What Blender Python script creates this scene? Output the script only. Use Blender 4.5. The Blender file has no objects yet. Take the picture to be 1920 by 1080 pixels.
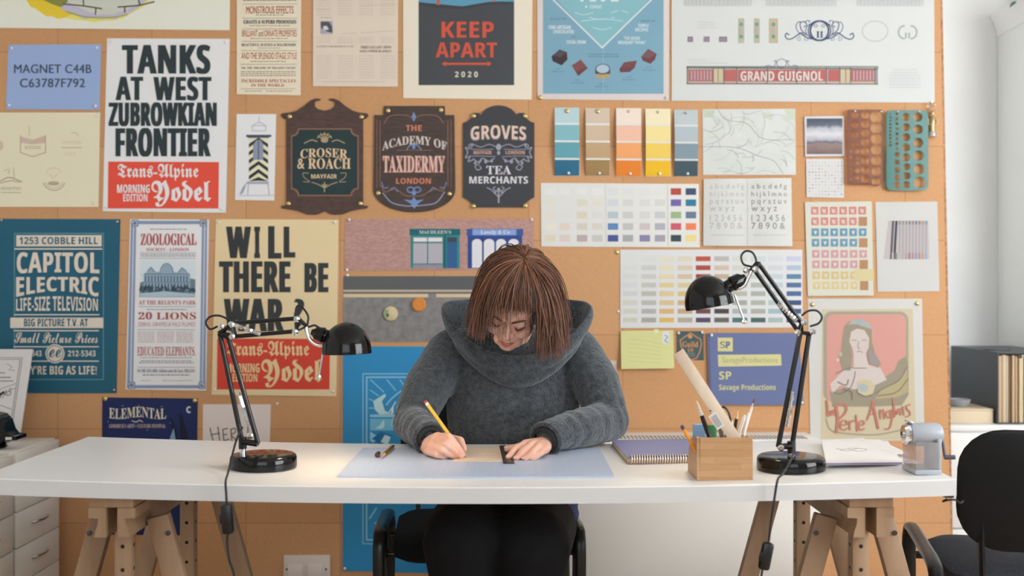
import bpy, bmesh, math, random
from mathutils import Vector, Matrix, Quaternion, geometry, noise

random.seed(7)
SC = bpy.context.scene
COL = SC.collection

# ------------------------------------------------------------------ camera
F, CX, HY, EYE = 2060.0, 960.0, 530.0, 1.146      # focal length in pixels, horizon row, eye height
cam_data = bpy.data.cameras.new('camera')
cam = bpy.data.objects.new('camera', cam_data)
COL.objects.link(cam)
cam.location = (0, 0, EYE)
cam.rotation_euler = (math.pi / 2, 0, 0)
cam_data.sensor_width = 36.0
cam_data.lens = 36.0 * F / 1920.0
cam_data.shift_y = -10.0 / 1920.0
cam_data.dof.use_dof = True
cam_data.dof.focus_distance = 2.70
cam_data.dof.aperture_fstop = 2.4
cam_data.clip_start = 0.05
SC.camera = cam

# ------------------------------------------------------------------ world, daylight, exposure
SC.view_settings.view_transform = 'Standard'
SC.view_settings.look = 'None'
SC.view_settings.gamma = 1.0
SC.view_settings.use_curve_mapping = False
SC.view_settings.exposure = 0.06
world = bpy.data.worlds.new('daylight_sky')
SC.world = world
world.use_nodes = True
_bg = world.node_tree.nodes['Background']
_bg.inputs[0].default_value = (0.80, 0.90, 1.0, 1)
_bg.inputs[1].default_value = 1.0


def area(name, loc, target, sx, sy, power, color):
    l = bpy.data.lights.new(name, 'AREA')
    l.shape = 'RECTANGLE'
    l.size, l.size_y = sx, sy
    l.energy = power
    l.color = color
    o = bpy.data.objects.new(name, l)
    COL.objects.link(o)
    o.location = loc
    d = Vector(target) - Vector(loc)
    o.rotation_euler = d.to_track_quat('-Z', 'Y').to_euler()
    return o


# daylight entering through the two windows (one in the side wall, one in the wall facing the desk)
area('daylight_side_window', (3.12, 1.10, 1.65), (0.7, 3.1, 1.1), 2.2, 1.6, 98, (0.92, 0.965, 1.0))
area('daylight_front_window', (0.10, -1.12, 1.75), (1.2, 3.6, 1.2), 2.2, 1.6, 19, (0.95, 0.97, 1.0))

# ------------------------------------------------------------------ helpers
def s2l(c):
    c /= 255.0
    return c / 12.92 if c <= 0.04045 else ((c + 0.055) / 1.055) ** 2.4


def lin(rgb):
    if isinstance(rgb, str):
        rgb = tuple(int(rgb[i:i + 2], 16) for i in (0, 2, 4))
    return tuple(s2l(v) for v in rgb)


MATS = {}


def mat(name, rgb, rough=0.6, metal=0.0, spec=0.5, coat=0.0, trans=0.0, alpha=1.0, emit=None):
    if name in MATS:
        return MATS[name]
    m = bpy.data.materials.new(name)
    m.use_nodes = True
    b = m.node_tree.nodes['Principled BSDF']
    c = lin(rgb)
    b.inputs['Base Color'].default_value = (*c, 1)
    b.inputs['Roughness'].default_value = rough
    b.inputs['Metallic'].default_value = metal
    b.inputs['Specular IOR Level'].default_value = spec
    b.inputs['Coat Weight'].default_value = coat
    b.inputs['Transmission Weight'].default_value = trans
    b.inputs['Alpha'].default_value = alpha
    if emit:
        b.inputs['Emission Color'].default_value = (*emit[0], 1)
        b.inputs['Emission Strength'].default_value = emit[1]
    MATS[name] = m
    return m


def nodes(m):
    nt = m.node_tree
    return nt, nt.nodes['Principled BSDF']


def add_noise(m, c1, c2, scale=20, detail=6, stretch=(1, 1, 1), bump=0.0, bscale=None, lo=0.35, hi=0.65, dist=0.02, rough=0.6):
    """mottled colour between c1 and c2 plus a fine bump, in object space"""
    nt, b = nodes(m)
    tc = nt.nodes.new('ShaderNodeTexCoord')
    mp = nt.nodes.new('ShaderNodeMapping')
    mp.inputs['Scale'].default_value = stretch
    nt.links.new(tc.outputs['Object'], mp.inputs[0])
    n = nt.nodes.new('ShaderNodeTexNoise')
    n.inputs['Scale'].default_value = scale
    n.inputs['Detail'].default_value = detail
    n.inputs['Roughness'].default_value = rough
    nt.links.new(mp.outputs[0], n.inputs['Vector'])
    r = nt.nodes.new('ShaderNodeValToRGB')
    r.color_ramp.elements[0].position = lo
    r.color_ramp.elements[1].position = hi
    r.color_ramp.elements[0].color = (*lin(c1), 1)
    r.color_ramp.elements[1].color = (*lin(c2), 1)
    nt.links.new(n.outputs['Fac'], r.inputs[0])
    nt.links.new(r.outputs[0], b.inputs['Base Color'])
    if bump:
        n2 = nt.nodes.new('ShaderNodeTexNoise')
        n2.inputs['Scale'].default_value = bscale or scale * 4
        n2.inputs['Detail'].default_value = 4
        nt.links.new(mp.outputs[0], n2.inputs['Vector'])
        bp = nt.nodes.new('ShaderNodeBump')
        bp.inputs['Strength'].default_value = bump
        bp.inputs['Distance'].default_value = dist
        nt.links.new(n2.outputs['Fac'], bp.inputs['Height'])
        nt.links.new(bp.outputs[0], b.inputs['Normal'])
    return r


def W(px, py, d):
    """point that photograph pixel (px, py) shows at depth d (metres in front of the eye)"""
    return Vector(((px - CX) * d / F, d, EYE - (py - HY) * d / F))


def deskz(x):
    """top of the desk, which sags a little between the trestles"""
    return 0.728 + 0.0165 * ((x + 0.05) / 0.95) ** 2


def finish(bm, name, mats, parent=None, smooth=True, angle=38, loc=None):
    bmesh.ops.recalc_face_normals(bm, faces=bm.faces[:])
    if smooth:
        ca = math.radians(angle)
        for f in bm.faces:
            f.smooth = True
        for e in bm.edges:
            e.smooth = not (len(e.link_faces) == 2 and e.calc_face_angle(0) > ca)
    me = bpy.data.meshes.new(name)
    bm.to_mesh(me)
    bm.free()
    if not isinstance(mats, (list, tuple)):
        mats = [mats]
    for m in mats:
        me.materials.append(m)
    o = bpy.data.objects.new(name, me)
    COL.objects.link(o)
    if parent is not None:
        o.parent = parent
        # children are written in world coordinates; cancel the parent's own placement
        o.matrix_parent_inverse = parent.matrix_basis.inverted()
    return o


def tag(o, label=None, cat=None, group=None, kind=None):
    if label:
        o['label'] = label
    if cat:
        o['category'] = cat
    if group:
        o['group'] = group
    if kind:
        o['kind'] = kind
    return o


def empty(name, loc, label, cat, group=None):
    o = bpy.data.objects.new(name, None)
    COL.objects.link(o)
    o.location = loc
    o.empty_display_size = 0.05
    o.matrix_basis = Matrix.Translation(Vector(loc))
    return tag(o, label, cat, group)


def box_bm(x0, x1, y0, y1, z0, z1, bevel=0.0, seg=2, bm=None):
    own = bm is None
    b = bmesh.new()
    bmesh.ops.create_cube(b, size=1)
    for v in b.verts:
        v.co = Vector(((x0 + x1) / 2 + v.co.x * (x1 - x0), (y0 + y1) / 2 + v.co.y * (y1 - y0), (z0 + z1) / 2 + v.co.z * (z1 - z0)))
    if bevel:
        bmesh.ops.bevel(b, geom=b.edges[:], offset=bevel, segments=seg, affect='EDGES', profile=0.5)
    if own:
        return b
    merge(bm, b)
    return bm


def merge(bm, other, M=None):
    me = bpy.data.meshes.new('tmp')
    if M is not None:
        other.transform(M)
    other.to_mesh(me)
    other.free()
    bm.from_mesh(me)
    bpy.data.meshes.remove(me)


def slab(bm, M, sx, sy, sz, bevel=0.0):
    """box centred on matrix M"""
    b = box_bm(-sx / 2, sx / 2, -sy / 2, sy / 2, -sz / 2, sz / 2, bevel)
    merge(bm, b, M)


def bar(bm, p, q, w, t, side=Vector((0, 1, 0)), bevel=0.0):
    """square timber from p to q, t thick along `side`, w across"""
    p, q = Vector(p), Vector(q)
    z = (q - p).normalized()
    y = (side - z * side.dot(z)).normalized()
    x = y.cross(z)
    M = Matrix.Translation((p + q) / 2) @ Matrix((x, y, z)).transposed().to_4x4()
    slab(bm, M, w, t, (q - p).length, bevel)


def spline(pts, n=8):
    """Catmull-Rom through the points"""
    pts = [Vector(p) for p in pts]
    out = []
    for i in range(len(pts) - 1):
        p0 = pts[i - 1] if i else pts[0] * 2 - pts[1]
        p1, p2 = pts[i], pts[i + 1]
        p3 = pts[i + 2] if i + 2 < len(pts) else p2 * 2 - p1
        for k in range(n):
            t = k / n
            out.append(0.5 * ((2 * p1) + (p2 - p0) * t + (2 * p0 - 5 * p1 + 4 * p2 - p3) * t * t + (3 * p1 - p0 - 3 * p2 + p3) * t ** 3))
    out.append(pts[-1])
    return out


def tube(bm, path, r, n=10, caps=True, flat=None, up=None):
    """round (or flattened) tube along a path; r is a number or one per point"""
    path = [Vector(p) for p in path]
    rs = r if isinstance(r, (list, tuple)) else [r] * len(path)
    t0 = (path[1] - path[0]).normalized()
    u = up or (Vector((0, 0, 1)) if abs(t0.z) < 0.9 else Vector((0, 1, 0)))
    u = (u - t0 * u.dot(t0)).normalized()
    rings = []
    prev = t0
    for i, p in enumerate(path):
        a = path[max(i - 1, 0)]
        b = path[min(i + 1, len(path) - 1)]
        t = (b - a).normalized()
        u = prev.rotation_difference(t) @ u
        u = (u - t * u.dot(t)).normalized()
        prev = t
        v = t.cross(u)
        fx, fy = flat or (1, 1)
        rings.append([bm.verts.new(p + u * (math.cos(2 * math.pi * k / n) * rs[i] * fx) + v * (math.sin(2 * math.pi * k / n) * rs[i] * fy)) for k in range(n)])
    for i in range(len(rings) - 1):
        for k in range(n):
            bm.faces.new((rings[i][k], rings[i][(k + 1) % n], rings[i + 1][(k + 1) % n], rings[i + 1][k]))
    if caps:
        bm.faces.new(rings[0][::-1])
        bm.faces.new(rings[-1])
    return bm


def lathe(bm, profile, center=(0, 0, 0), axis=(0, 0, 1), n=40):
    """profile: (radius, height) pairs turned about the axis through centre"""
    q = Vector((0, 0, 1)).rotation_difference(Vector(axis).normalized())
    c = Vector(center)
    rings = []
    for r, h in profile:
        if r < 1e-6:
            rings.append([bm.verts.new(c + q @ Vector((0, 0, h)))])
        else:
            rings.append([bm.verts.new(c + q @ Vector((r * math.cos(2 * math.pi * k / n), r * math.sin(2 * math.pi * k / n), h))) for k in range(n)])
    for a, b in zip(rings, rings[1:]):
        for k in range(n):
            k2 = (k + 1) % n
            if len(a) == 1 and len(b) == 1:
                continue
            if len(a) == 1:
                bm.faces.new((a[0], b[k2], b[k]))
            elif len(b) == 1:
                bm.faces.new((a[k], a[k2], b[0]))
            else:
                bm.faces.new((a[k], a[k2], b[k2], b[k]))
    return bm


def ball(bm, c, r, sub=3):
    r = r if isinstance(r, (tuple, list)) else (r, r, r)
    M = Matrix.Translation(Vector(c)) @ Matrix.Diagonal((*r, 1))
    bmesh.ops.create_icosphere(bm, subdivisions=sub, radius=1, matrix=M)
    return bm


def extrude_poly(bm, pts, y0, y1, plane=None):
    """closed outline (x, z) given thickness from y0 to y1"""
    a = [bm.verts.new((x, y0, z)) for x, z in pts]
    b = [bm.verts.new((x, y1, z)) for x, z in pts]
    n = len(pts)
    for i in range(n):
        bm.faces.new((a[i], a[(i + 1) % n], b[(i + 1) % n], b[i]))
    tris = geometry.tessellate_polygon([[Vector((x, z, 0)) for x, z in pts]])
    for t in tris:
        bm.faces.new([a[i] for i in t])
        bm.faces.new([b[i] for i in t[::-1]])
    return bm
# ------------------------------------------------------------------ setting
white_wall = mat('white_wall_paint', 'e9e9e6', 0.8)
add_noise(white_wall, 'f0f0ee', 'f4f4f2', 3, bump=0.03, bscale=180, dist=0.002)
DW = 3.60                                  # front face of the pin board
floor_m = mat('floor_boards', 'b79a78', 0.5)
add_noise(floor_m, '9c7d5c', 'c4a683', 2.5, stretch=(1, 12, 1), bump=0.05, bscale=20)


def struct(name, x0, x1, y0, y1, z0, z1, m):
    o = finish(box_bm(x0, x1, y0, y1, z0, z1), name, m, smooth=False)
    return tag(o, kind='structure')


struct('floor', -2.1, 3.3, -1.3, 4.35, -0.1, 0.0, floor_m)
struct('ceiling', -2.1, 3.3, -1.3, 4.35, 2.7, 2.8, white_wall)
struct('wall_center', -2.1, 1.385, 3.66, 4.35, 0.0, 2.7, white_wall)
struct('wall_back', 1.385, 3.3, 4.25, 4.35, 0.0, 2.7, white_wall)
struct('wall_left', -2.1, -2.0, -1.3, 3.66, 0.0, 2.7, white_wall)


def wall_with_hole(name, axis, c0, c1, u0, u1, hu0, hu1, hz0, hz1):
    bm = bmesh.new()
    for a, b, z0, z1 in ((u0, hu0, 0, 2.7), (hu1, u1, 0, 2.7), (hu0, hu1, 0, hz0), (hu0, hu1, hz1, 2.7)):
        if axis == 'x':
            box_bm(c0, c1, a, b, z0, z1, bm=bm)
        else:
            box_bm(a, b, c0, c1, z0, z1, bm=bm)
    return tag(finish(bm, name, white_wall, smooth=False), kind='structure')


wall_with_hole('wall_right', 'x', 3.2, 3.3, -1.3, 4.25, 0.0, 2.2, 0.85, 2.45)
wall_with_hole('wall_front', 'y', -1.3, -1.2, -2.0, 3.2, -1.0, 1.2, 0.95, 2.55)
frame_m = mat('window_paint', 'f0f0ee', 0.4)
glass_m = mat('window_glass', 'ffffff', 0.0, trans=1.0)
glass_m.node_tree.nodes['Principled BSDF'].inputs['IOR'].default_value = 1.01


def window(name, axis, c, u0, u1, z0, z1):
    bm = bmesh.new()
    def b(a0, a1, q0, q1):
        if axis == 'x':
            box_bm(c - .03, c + .03, a0, a1, q0, q1, bm=bm)
        else:
            box_bm(a0, a1, c - .03, c + .03, q0, q1, bm=bm)
    um, zm, t = (u0 + u1) / 2, (z0 + z1) / 2, 0.05
    b(u0, u1, z0, z0 + t); b(u0, u1, z1 - t, z1); b(u0, u0 + t, z0, z1); b(u1 - t, u1, z0, z1)
    b(um - .02, um + .02, z0, z1); b(u0, u1, zm - .02, zm + .02)
    o = tag(finish(bm, name, frame_m, smooth=False), kind='structure')
    bm = bmesh.new()
    if axis == 'x':
        box_bm(c + .005, c + .009, u0 + t, u1 - t, z0 + t, z1 - t, bm=bm)
    else:
        box_bm(u0 + t, u1 - t, c - .009, c - .005, z0 + t, z1 - t, bm=bm)
    finish(bm, 'window_pane', glass_m, o, smooth=False)


window('window_1', 'x', 3.25, 0.0, 2.2, 0.85, 2.45)
window('window_2', 'y', -1.25, -1.0, 1.2, 0.95, 2.55)

# ------------------------------------------------------------------ cork board
cork_m = mat('cork', 'c6976a', 0.85, spec=0.25)
nt, b = nodes(cork_m)
tc = nt.nodes.new('ShaderNodeTexCoord')
mp = nt.nodes.new('ShaderNodeMapping')
mp.inputs['Rotation'].default_value = (math.radians(90), 0, 0)
mp.inputs['Location'].default_value = (0.115, 0.20, 0)
nt.links.new(tc.outputs['Generated'], mp.inputs[0])
tc_o = nt.nodes.new('ShaderNodeSeparateXYZ')
nt.links.new(tc.outputs['Object'], tc_o.inputs[0])
cmb = nt.nodes.new('ShaderNodeCombineXYZ')
nt.links.new(tc_o.outputs['X'], cmb.inputs['X'])
nt.links.new(tc_o.outputs['Z'], cmb.inputs['Y'])
nt.nodes.remove(mp)
br = nt.nodes.new('ShaderNodeTexBrick')
br.offset = 0.0
br.inputs['Scale'].default_value = 1.0
br.inputs['Brick Width'].default_value = 0.3085
br.inputs['Row Height'].default_value = 0.3085
br.inputs['Mortar Size'].default_value = 0.0011
br.inputs['Mortar Smooth'].default_value = 0.3
br.inputs['Color1'].default_value = (*lin('d4a275'), 1)
br.inputs['Color2'].default_value = (*lin('ce9b6d'), 1)
br.inputs['Mortar'].default_value = (*lin('ab7d54'), 1)
nt.links.new(cmb.outputs[0], br.inputs['Vector'])
n1 = nt.nodes.new('ShaderNodeTexNoise')
n1.inputs['Scale'].default_value = 120
n1.inputs['Detail'].default_value = 5
nt.links.new(tc.outputs['Object'], n1.inputs['Vector'])
rp = nt.nodes.new('ShaderNodeValToRGB')
rp.color_ramp.elements[0].position = 0.3
rp.color_ramp.elements[1].position = 0.7
rp.color_ramp.elements[0].color = (0.95, 0.945, 0.94, 1)
rp.color_ramp.elements[1].color = (1.02, 1.02, 1.02, 1)
nt.links.new(n1.outputs['Fac'], rp.inputs[0])
mx = nt.nodes.new('ShaderNodeMix')
mx.data_type = 'RGBA'
mx.blend_type = 'MULTIPLY'
mx.inputs[0].default_value = 1.0
nt.links.new(br.outputs['Color'], mx.inputs[6])
nt.links.new(rp.outputs[0], mx.inputs[7])
nt.links.new(mx.outputs[2], b.inputs['Base Color'])
bp = nt.nodes.new('ShaderNodeBump')
bp.inputs['Strength'].default_value = 0.15
bp.inputs['Distance'].default_value = 0.002
nt.links.new(n1.outputs['Fac'], bp.inputs['Height'])
nt.links.new(bp.outputs[0], b.inputs['Normal'])

bm = bmesh.new()
rx = lambda py: W(1763 + 17 * py / 880, py, DW)
t_, b_ = rx(-320), rx(1130)
extrude_poly(bm, [(-1.95, 0.05), (b_.x, 0.05), (b_.x, b_.z), (t_.x, t_.z), (-1.95, t_.z)], DW, DW + 0.03)
board = finish(bm, 'cork_board', cork_m, smooth=False)
tag(board, 'large pin board of square brown cork tiles covering the wall behind the desk', 'pin board')
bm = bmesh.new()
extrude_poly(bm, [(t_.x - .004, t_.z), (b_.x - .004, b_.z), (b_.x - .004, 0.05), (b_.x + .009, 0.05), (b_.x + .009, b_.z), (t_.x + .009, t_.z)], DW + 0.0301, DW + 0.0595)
edge_m = mat('raw_board_edge', '9c6f45', 0.85)  # dark brown painted in for the shadow between cork and backing
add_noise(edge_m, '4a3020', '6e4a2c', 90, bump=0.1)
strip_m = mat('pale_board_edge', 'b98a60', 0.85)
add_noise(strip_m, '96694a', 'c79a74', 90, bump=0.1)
tag(finish(bm, 'backing_edge', edge_m, board, smooth=False), 'darker rough edge strip of the backing board')  # dark strip standing in for the shadow gap at the cork's right edge
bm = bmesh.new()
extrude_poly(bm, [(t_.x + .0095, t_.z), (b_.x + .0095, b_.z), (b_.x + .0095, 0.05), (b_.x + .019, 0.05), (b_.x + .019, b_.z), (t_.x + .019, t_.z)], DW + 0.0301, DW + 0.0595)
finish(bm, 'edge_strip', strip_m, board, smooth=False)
# backing behind the cork, in the same brown as the painted shadow gap
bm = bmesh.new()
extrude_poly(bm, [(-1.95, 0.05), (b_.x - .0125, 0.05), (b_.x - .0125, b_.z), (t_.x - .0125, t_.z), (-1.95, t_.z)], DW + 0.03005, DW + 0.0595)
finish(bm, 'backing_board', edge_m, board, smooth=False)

# ------------------------------------------------------------------ printed sheets
GLYPHS = {}
FONTS = {'serif': (0x1D400, 0x1D41A, 0x1D7CE), 'sansb': (0x1D5D4, 0x1D5EE, 0x1D7EC), 'black': (0x1D56C, 0x1D586, None),
         'script': (0x1D4D0, 0x1D4EA, None), 'mono': (0x1D670, 0x1D68A, 0x1D7F6), 'sans': None,
         'italic': (0x1D468, 0x1D482, None)}


def styled(s, font):
    f = FONTS[font]
    if not f:
        return s
    up, lo, dg = f
    out = ''
    for c in s:
        if 'A' <= c <= 'Z':
            c = chr(up + ord(c) - 65)
        elif 'a' <= c <= 'z':
            c = chr(lo + ord(c) - 97)
        elif dg and c.isdigit():
            c = chr(dg + ord(c) - 48)
        out += c
    return out


def glyphs(s, font, bold):
    """text outline as (verts, tris) scaled to the unit square"""
    key = (s, font, bold)
    if key not in GLYPHS:
        cu = bpy.data.curves.new('lettering', 'FONT')
        cu.body = styled(s, font)
        cu.resolution_u = 5
        cu.space_character = 1.0 + 2.2 * bold
        o = bpy.data.objects.new('lettering', cu)
        COL.objects.link(o)
        bpy.context.view_layer.update()
        me = bpy.data.meshes.new_from_object(o.evaluated_get(bpy.context.evaluated_depsgraph_get()))
        vs = [(v.co.x, v.co.y) for v in me.vertices]
        fs = [tuple(p.vertices) for p in me.polygons]
        bpy.data.objects.remove(o)
        bpy.data.curves.remove(cu)
        bpy.data.meshes.remove(me)
        x0, x1 = min(v[0] for v in vs), max(v[0] for v in vs)
        y0, y1 = min(v[1] for v in vs), max(v[1] for v in vs)
        GLYPHS[key] = ([((x - x0) / (x1 - x0), (y1 - y) / (y1 - y0)) for x, y in vs], fs)
    return GLYPHS[key]


def illum(px):
    """how strongly daylight reaches the wall at photograph column px (measured on white paper)"""
    k = [(-200, .50), (0, .56), (300, .66), (600, .80), (900, .95), (1250, 1.02), (1700, 1.29), (2200, 1.30)]
    for (a, va), (c, vc) in zip(k, k[1:]):
        if px <= c:
            return va + (vc - va) * (px - a) / (c - a)
    return 1.0


def ink(rgb, px):
    """material of a print whose photographed colour at column px is rgb"""
    key = (rgb if isinstance(rgb, str) else tuple(rgb), round(px / 150))
    name = 'print_%s_%d' % (key[0], key[1])
    if name in MATS:
        return MATS[name]
    g = 1.08 / illum(key[1] * 150)
    m = mat(name, rgb, 0.62, spec=0.3)
    c = [min(0.86, v * g) for v in lin(rgb)]
    m.node_tree.nodes['Principled BSDF'].inputs['Base Color'].default_value = (*c, 1)
    return m


LAYER = 0.00035


class Sheet:
    """one thing pinned to the board, with everything printed on it; coordinates are photograph pixels read as places on the board"""

    def __init__(self, name, label, cat, quad, color, group=None, off=0.0, lift=0.004, thick=0.0009, outline=None, curl=None):
        self.name, self.q, self.off, self.liftamp, self.thick, self.curl = name, quad, off, lift, thick, curl
        self.parts, self.mx = {}, sum(p[0] for p in quad) / 4
        self.y0 = min(p[1] for p in quad)
        self.y1 = max(p[1] for p in quad)
        self.x0 = min(p[0] for p in quad)
        self.x1 = max(p[0] for p in quad)
        self.outline = outline
        self.color, self.meta = color, (label, cat, group)

    def lift(self, px, py):
        v = (py - self.y0) / (self.y1 - self.y0)
        u = (px - self.x0) / (self.x1 - self.x0)
        if self.curl:
            return self.curl(u, v)
        return self.liftamp * (0.25 * v * v + v * (1 - v) * (0.6 + 0.4 * math.sin(5 * u + self.x0)))

    def P(self, px, py, layer=0):
        w = W(px, py, DW)
        w.y = DW - 0.0004 - self.off - self.thick - layer * LAYER - self.lift(px, py)
        return w

    def bm(self, part, color, label=None):
        m = color if isinstance(color, bpy.types.Material) else ink(color, self.mx)
        p = self.parts.setdefault(part, {'v': [], 'f': [], 'i': [], 'm': [], 'label': None})
        if label:
            p['label'] = label
        if m not in p['m']:
            p['m'].append(m)
        return p, p['m'].index(m)

    def add(self, part, color, pts, faces, layer, label=None):
        p, mi = self.bm(part, color, label)
        k = len(p['v'])
        p['v'] += [self.P(x, y, layer) for x, y in pts]
        for f in faces:
            p['f'].append([k + i for i in f])
            p['i'].append(mi)

    def grid(self, part, color, quad, layer, n=6, label=None):
        (ax, ay), (bx, by), (cx, cy), (dx, dy) = quad
        pts, fs = [], []
        for j in range(n + 1):
            for i in range(n + 1):
                u, v = i / n, j / n
                pts.append((ax * (1 - u) * (1 - v) + bx * u * (1 - v) + cx * u * v + dx * (1 - u) * v,
                            ay * (1 - u) * (1 - v) + by * u * (1 - v) + cy * u * v + dy * (1 - u) * v))
        for j in range(n):
            for i in range(n):
                a = j * (n + 1) + i
                fs.append((a, a + 1, a + n + 2, a + n + 1))
        self.add(part, color, pts, fs, layer, label)

    def rect(self, x0, y0, x1, y1, color, part='print', layer=1, n=None, label=None):
        n = n or (6 if max(x1 - x0, y1 - y0) > 60 else 2 if max(x1 - x0, y1 - y0) > 20 else 1)
        self.grid(part, color, ((x0, y0), (x1, y0), (x1, y1), (x0, y1)), layer, n, label)

    def frame(self, x0, y0, x1, y1, w, color, part='border', layer=1):
        for r in ((x0, y0, x1, y0 + w), (x0, y1 - w, x1, y1), (x0, y0 + w, x0 + w, y1 - w), (x1 - w, y0 + w, x1, y1 - w)):
            self.rect(*r, color, part, layer)

    def poly(self, pts, color, part='print', layer=1, label=None):
        tr = geometry.tessellate_polygon([[Vector((x, y, 0)) for x, y in pts]])
        self.add(part, color, pts, [tuple(t) for t in tr], layer, label)

    def line(self, pts, w, color, part='print', layer=2, closed=False):
        pts = [Vector((p[0], p[1])) for p in pts]
        if closed:
            pts.append(pts[0])
        fine = [pts[0]]
        for a, c in zip(pts, pts[1:]):
            n = max(1, int((c - a).length / 22))
            fine += [a.lerp(c, (k + 1) / n) for k in range(n)]
        for a, c in zip(fine, fine[1:]):
            vs, fs = [], []
            d = c - a
            if d.length < 1e-6:
                continue
            d.normalize()
            nrm = Vector((-d.y, d.x)) * w / 2
            e = d * w * 0.25
            k = len(vs)
            vs += [tuple(a - e + nrm), tuple(c + e + nrm), tuple(c + e - nrm), tuple(a - e - nrm)]
            fs.append((k, k + 1, k + 2, k + 3))
            self.strokes = (getattr(self, 'strokes', 0) + 1) % 11
            self.add(part, color, vs, fs, layer + .07 * self.strokes)

    def curve(self, pts, w, color, part='print', layer=2, n=8):
        self.line([(p.x, p.y) for p in spline([(x, y, 0) for x, y in pts], n)], w, color, part, layer)

    def ell(self, cx, cy, rx, ry, color, part='print', layer=1, n=28, rot=0.0, label=None):
        c, s = math.cos(rot), math.sin(rot)
        pts = [(cx + rx * math.cos(t) * c - ry * math.sin(t) * s, cy + rx * math.cos(t) * s + ry * math.sin(t) * c) for t in [2 * math.pi * k / n for k in range(n)]]
        self.poly(pts, color, part, layer, label)

    def ring(self, cx, cy, rx, ry, w, color, part='print', layer=2, a0=0, a1=360, n=30):
        self.line([(cx + rx * math.cos(math.radians(a0 + (a1 - a0) * k / n)), cy + ry * math.sin(math.radians(a0 + (a1 - a0) * k / n))) for k in range(n + 1)], w, color, part, layer)

    def text(self, s, x0, y0, x1, y1, color, font='sansb', bold=0.0, part='lettering', layer=2, warp=None, slope=0.0, label=None):
        vs, fs = glyphs(s, font, bold)
        pts = []
        for u, v in vs:
            x, y = x0 + u * (x1 - x0), y0 + v * (y1 - y0)
            if warp:
                x, y = warp(u, v, x, y)
            pts.append((x, y + slope * (x - (x0 + x1) / 2)))
        fat = .95 * bold * (y1 - y0)
        mid = (x0 + x1) / 2
        k = 1 - 2 * fat / (x1 - x0)
        for i, dx in enumerate((-fat, 0, fat) if fat > .12 else (0,)):
            self.add(part, color, [(mid + (x - mid) * k + dx, y) for x, y in pts], fs, layer + .25 * i, label)

    def micro(self, x0, y0, x1, y1, rows, color, part='small_print', layer=2, ragged=0.0, h=0.45, seed=1, align='l'):
        """rows of illegible small print: dashes of word length"""
        rnd = random.Random(seed + int(x0 * 7 + y0 * 3))
        st = (y1 - y0) / rows
        for r in range(rows):
            w = (x1 - x0) * (1 - ragged * rnd.random())
            x = x0 if align == 'l' else (x0 + x1 - w) / 2
            end = x + w
            while x < end:
                l = min(rnd.uniform(2.0, 7.0), end - x)
                self.rect(x, y0 + r * st, x + l, y0 + r * st + st * h, color, part, layer, n=1)
                x += l + 1.3

    def build(self):
        label, cat, group = self.meta
        m = self.color if isinstance(self.color, bpy.types.Material) else ink(self.color, self.mx)
        bm = bmesh.new()
        if self.outline:
            pts = self.outline
            fr = [bm.verts.new(self.P(x, y)) for x, y in pts]
            bk = [bm.verts.new((v.co.x, DW - 0.0002, v.co.z)) for v in fr]
            for t in geometry.tessellate_polygon([[Vector((x, y, 0)) for x, y in pts]]):
                bm.faces.new([fr[i] for i in t])
                bm.faces.new([bk[i] for i in t[::-1]])
            for i in range(len(fr)):
                j = (i + 1) % len(fr)
                bm.faces.new((fr[i], fr[j], bk[j], bk[i]))
        else:
            n = 10
            (ax, ay), (bx, by), (cx, cy), (dx, dy) = self.q
            fr, bk = {}, {}
            for j in range(n + 1):
                for i in range(n + 1):
                    u, v = i / n, j / n
                    x = ax * (1 - u) * (1 - v) + bx * u * (1 - v) + cx * u * v + dx * (1 - u) * v
                    y = ay * (1 - u) * (1 - v) + by * u * (1 - v) + cy * u * v + dy * (1 - u) * v
                    p = self.P(x, y)
                    fr[i, j] = bm.verts.new(p)
                    bk[i, j] = bm.verts.new((p.x, p.y + self.thick, p.z))
            for j in range(n):
                for i in range(n):
                    bm.faces.new((fr[i, j], fr[i + 1, j], fr[i + 1, j + 1], fr[i, j + 1]))
                    bm.faces.new((bk[i, j], bk[i, j + 1], bk[i + 1, j + 1], bk[i + 1, j]))
            for k in range(n):
                for a, c in (((k, 0), (k + 1, 0)), ((k, n), (k + 1, n)), ((0, k), (0, k + 1)), ((n, k), (n, k + 1))):
                    bm.faces.new((fr[a], fr[c], bk[c], bk[a]))
        root = tag(finish(bm, self.name, m), label, cat, group)
        for part, p in self.parts.items():
            me = bpy.data.meshes.new(part)
            me.from_pydata([tuple(v) for v in p['v']], [], p['f'])
            for mm in p['m']:
                me.materials.append(mm)
            me.polygons.foreach_set('material_index', p['i'])
            o = bpy.data.objects.new(part, me)
            COL.objects.link(o)
            o.parent = root
            if p['label']:
                o['label'] = p['label']
        return root


def R(x0, y0, x1, y1, dx=0.0):
    return ((x0 + dx, y0), (x1 + dx, y0), (x1 - dx, y1), (x0 - dx, y1))


# pins: one of each kind is built, the rest are copies
white_pin_m = mat('white_pin_plastic', 'efeee8', 0.25)
brass_m = mat('brass', 'd9c184', 0.25, metal=0.75)
steel_pin_m = mat('steel_pin', 'c9c9c7', 0.25, metal=0.9)


def pin_proto(name, m, r):
    bm = bmesh.new()
    lathe(bm, [(0, 0), (0.0007, 0.0005), (0.0007, -0.0025), (r, -0.003), (r, -0.0037), (r * .8, -0.0052), (r * .4, -0.0062), (0, -0.0064)], axis=(0, 1, 0), n=14)
    return finish(bm, name, m)


PINS = {}


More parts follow.
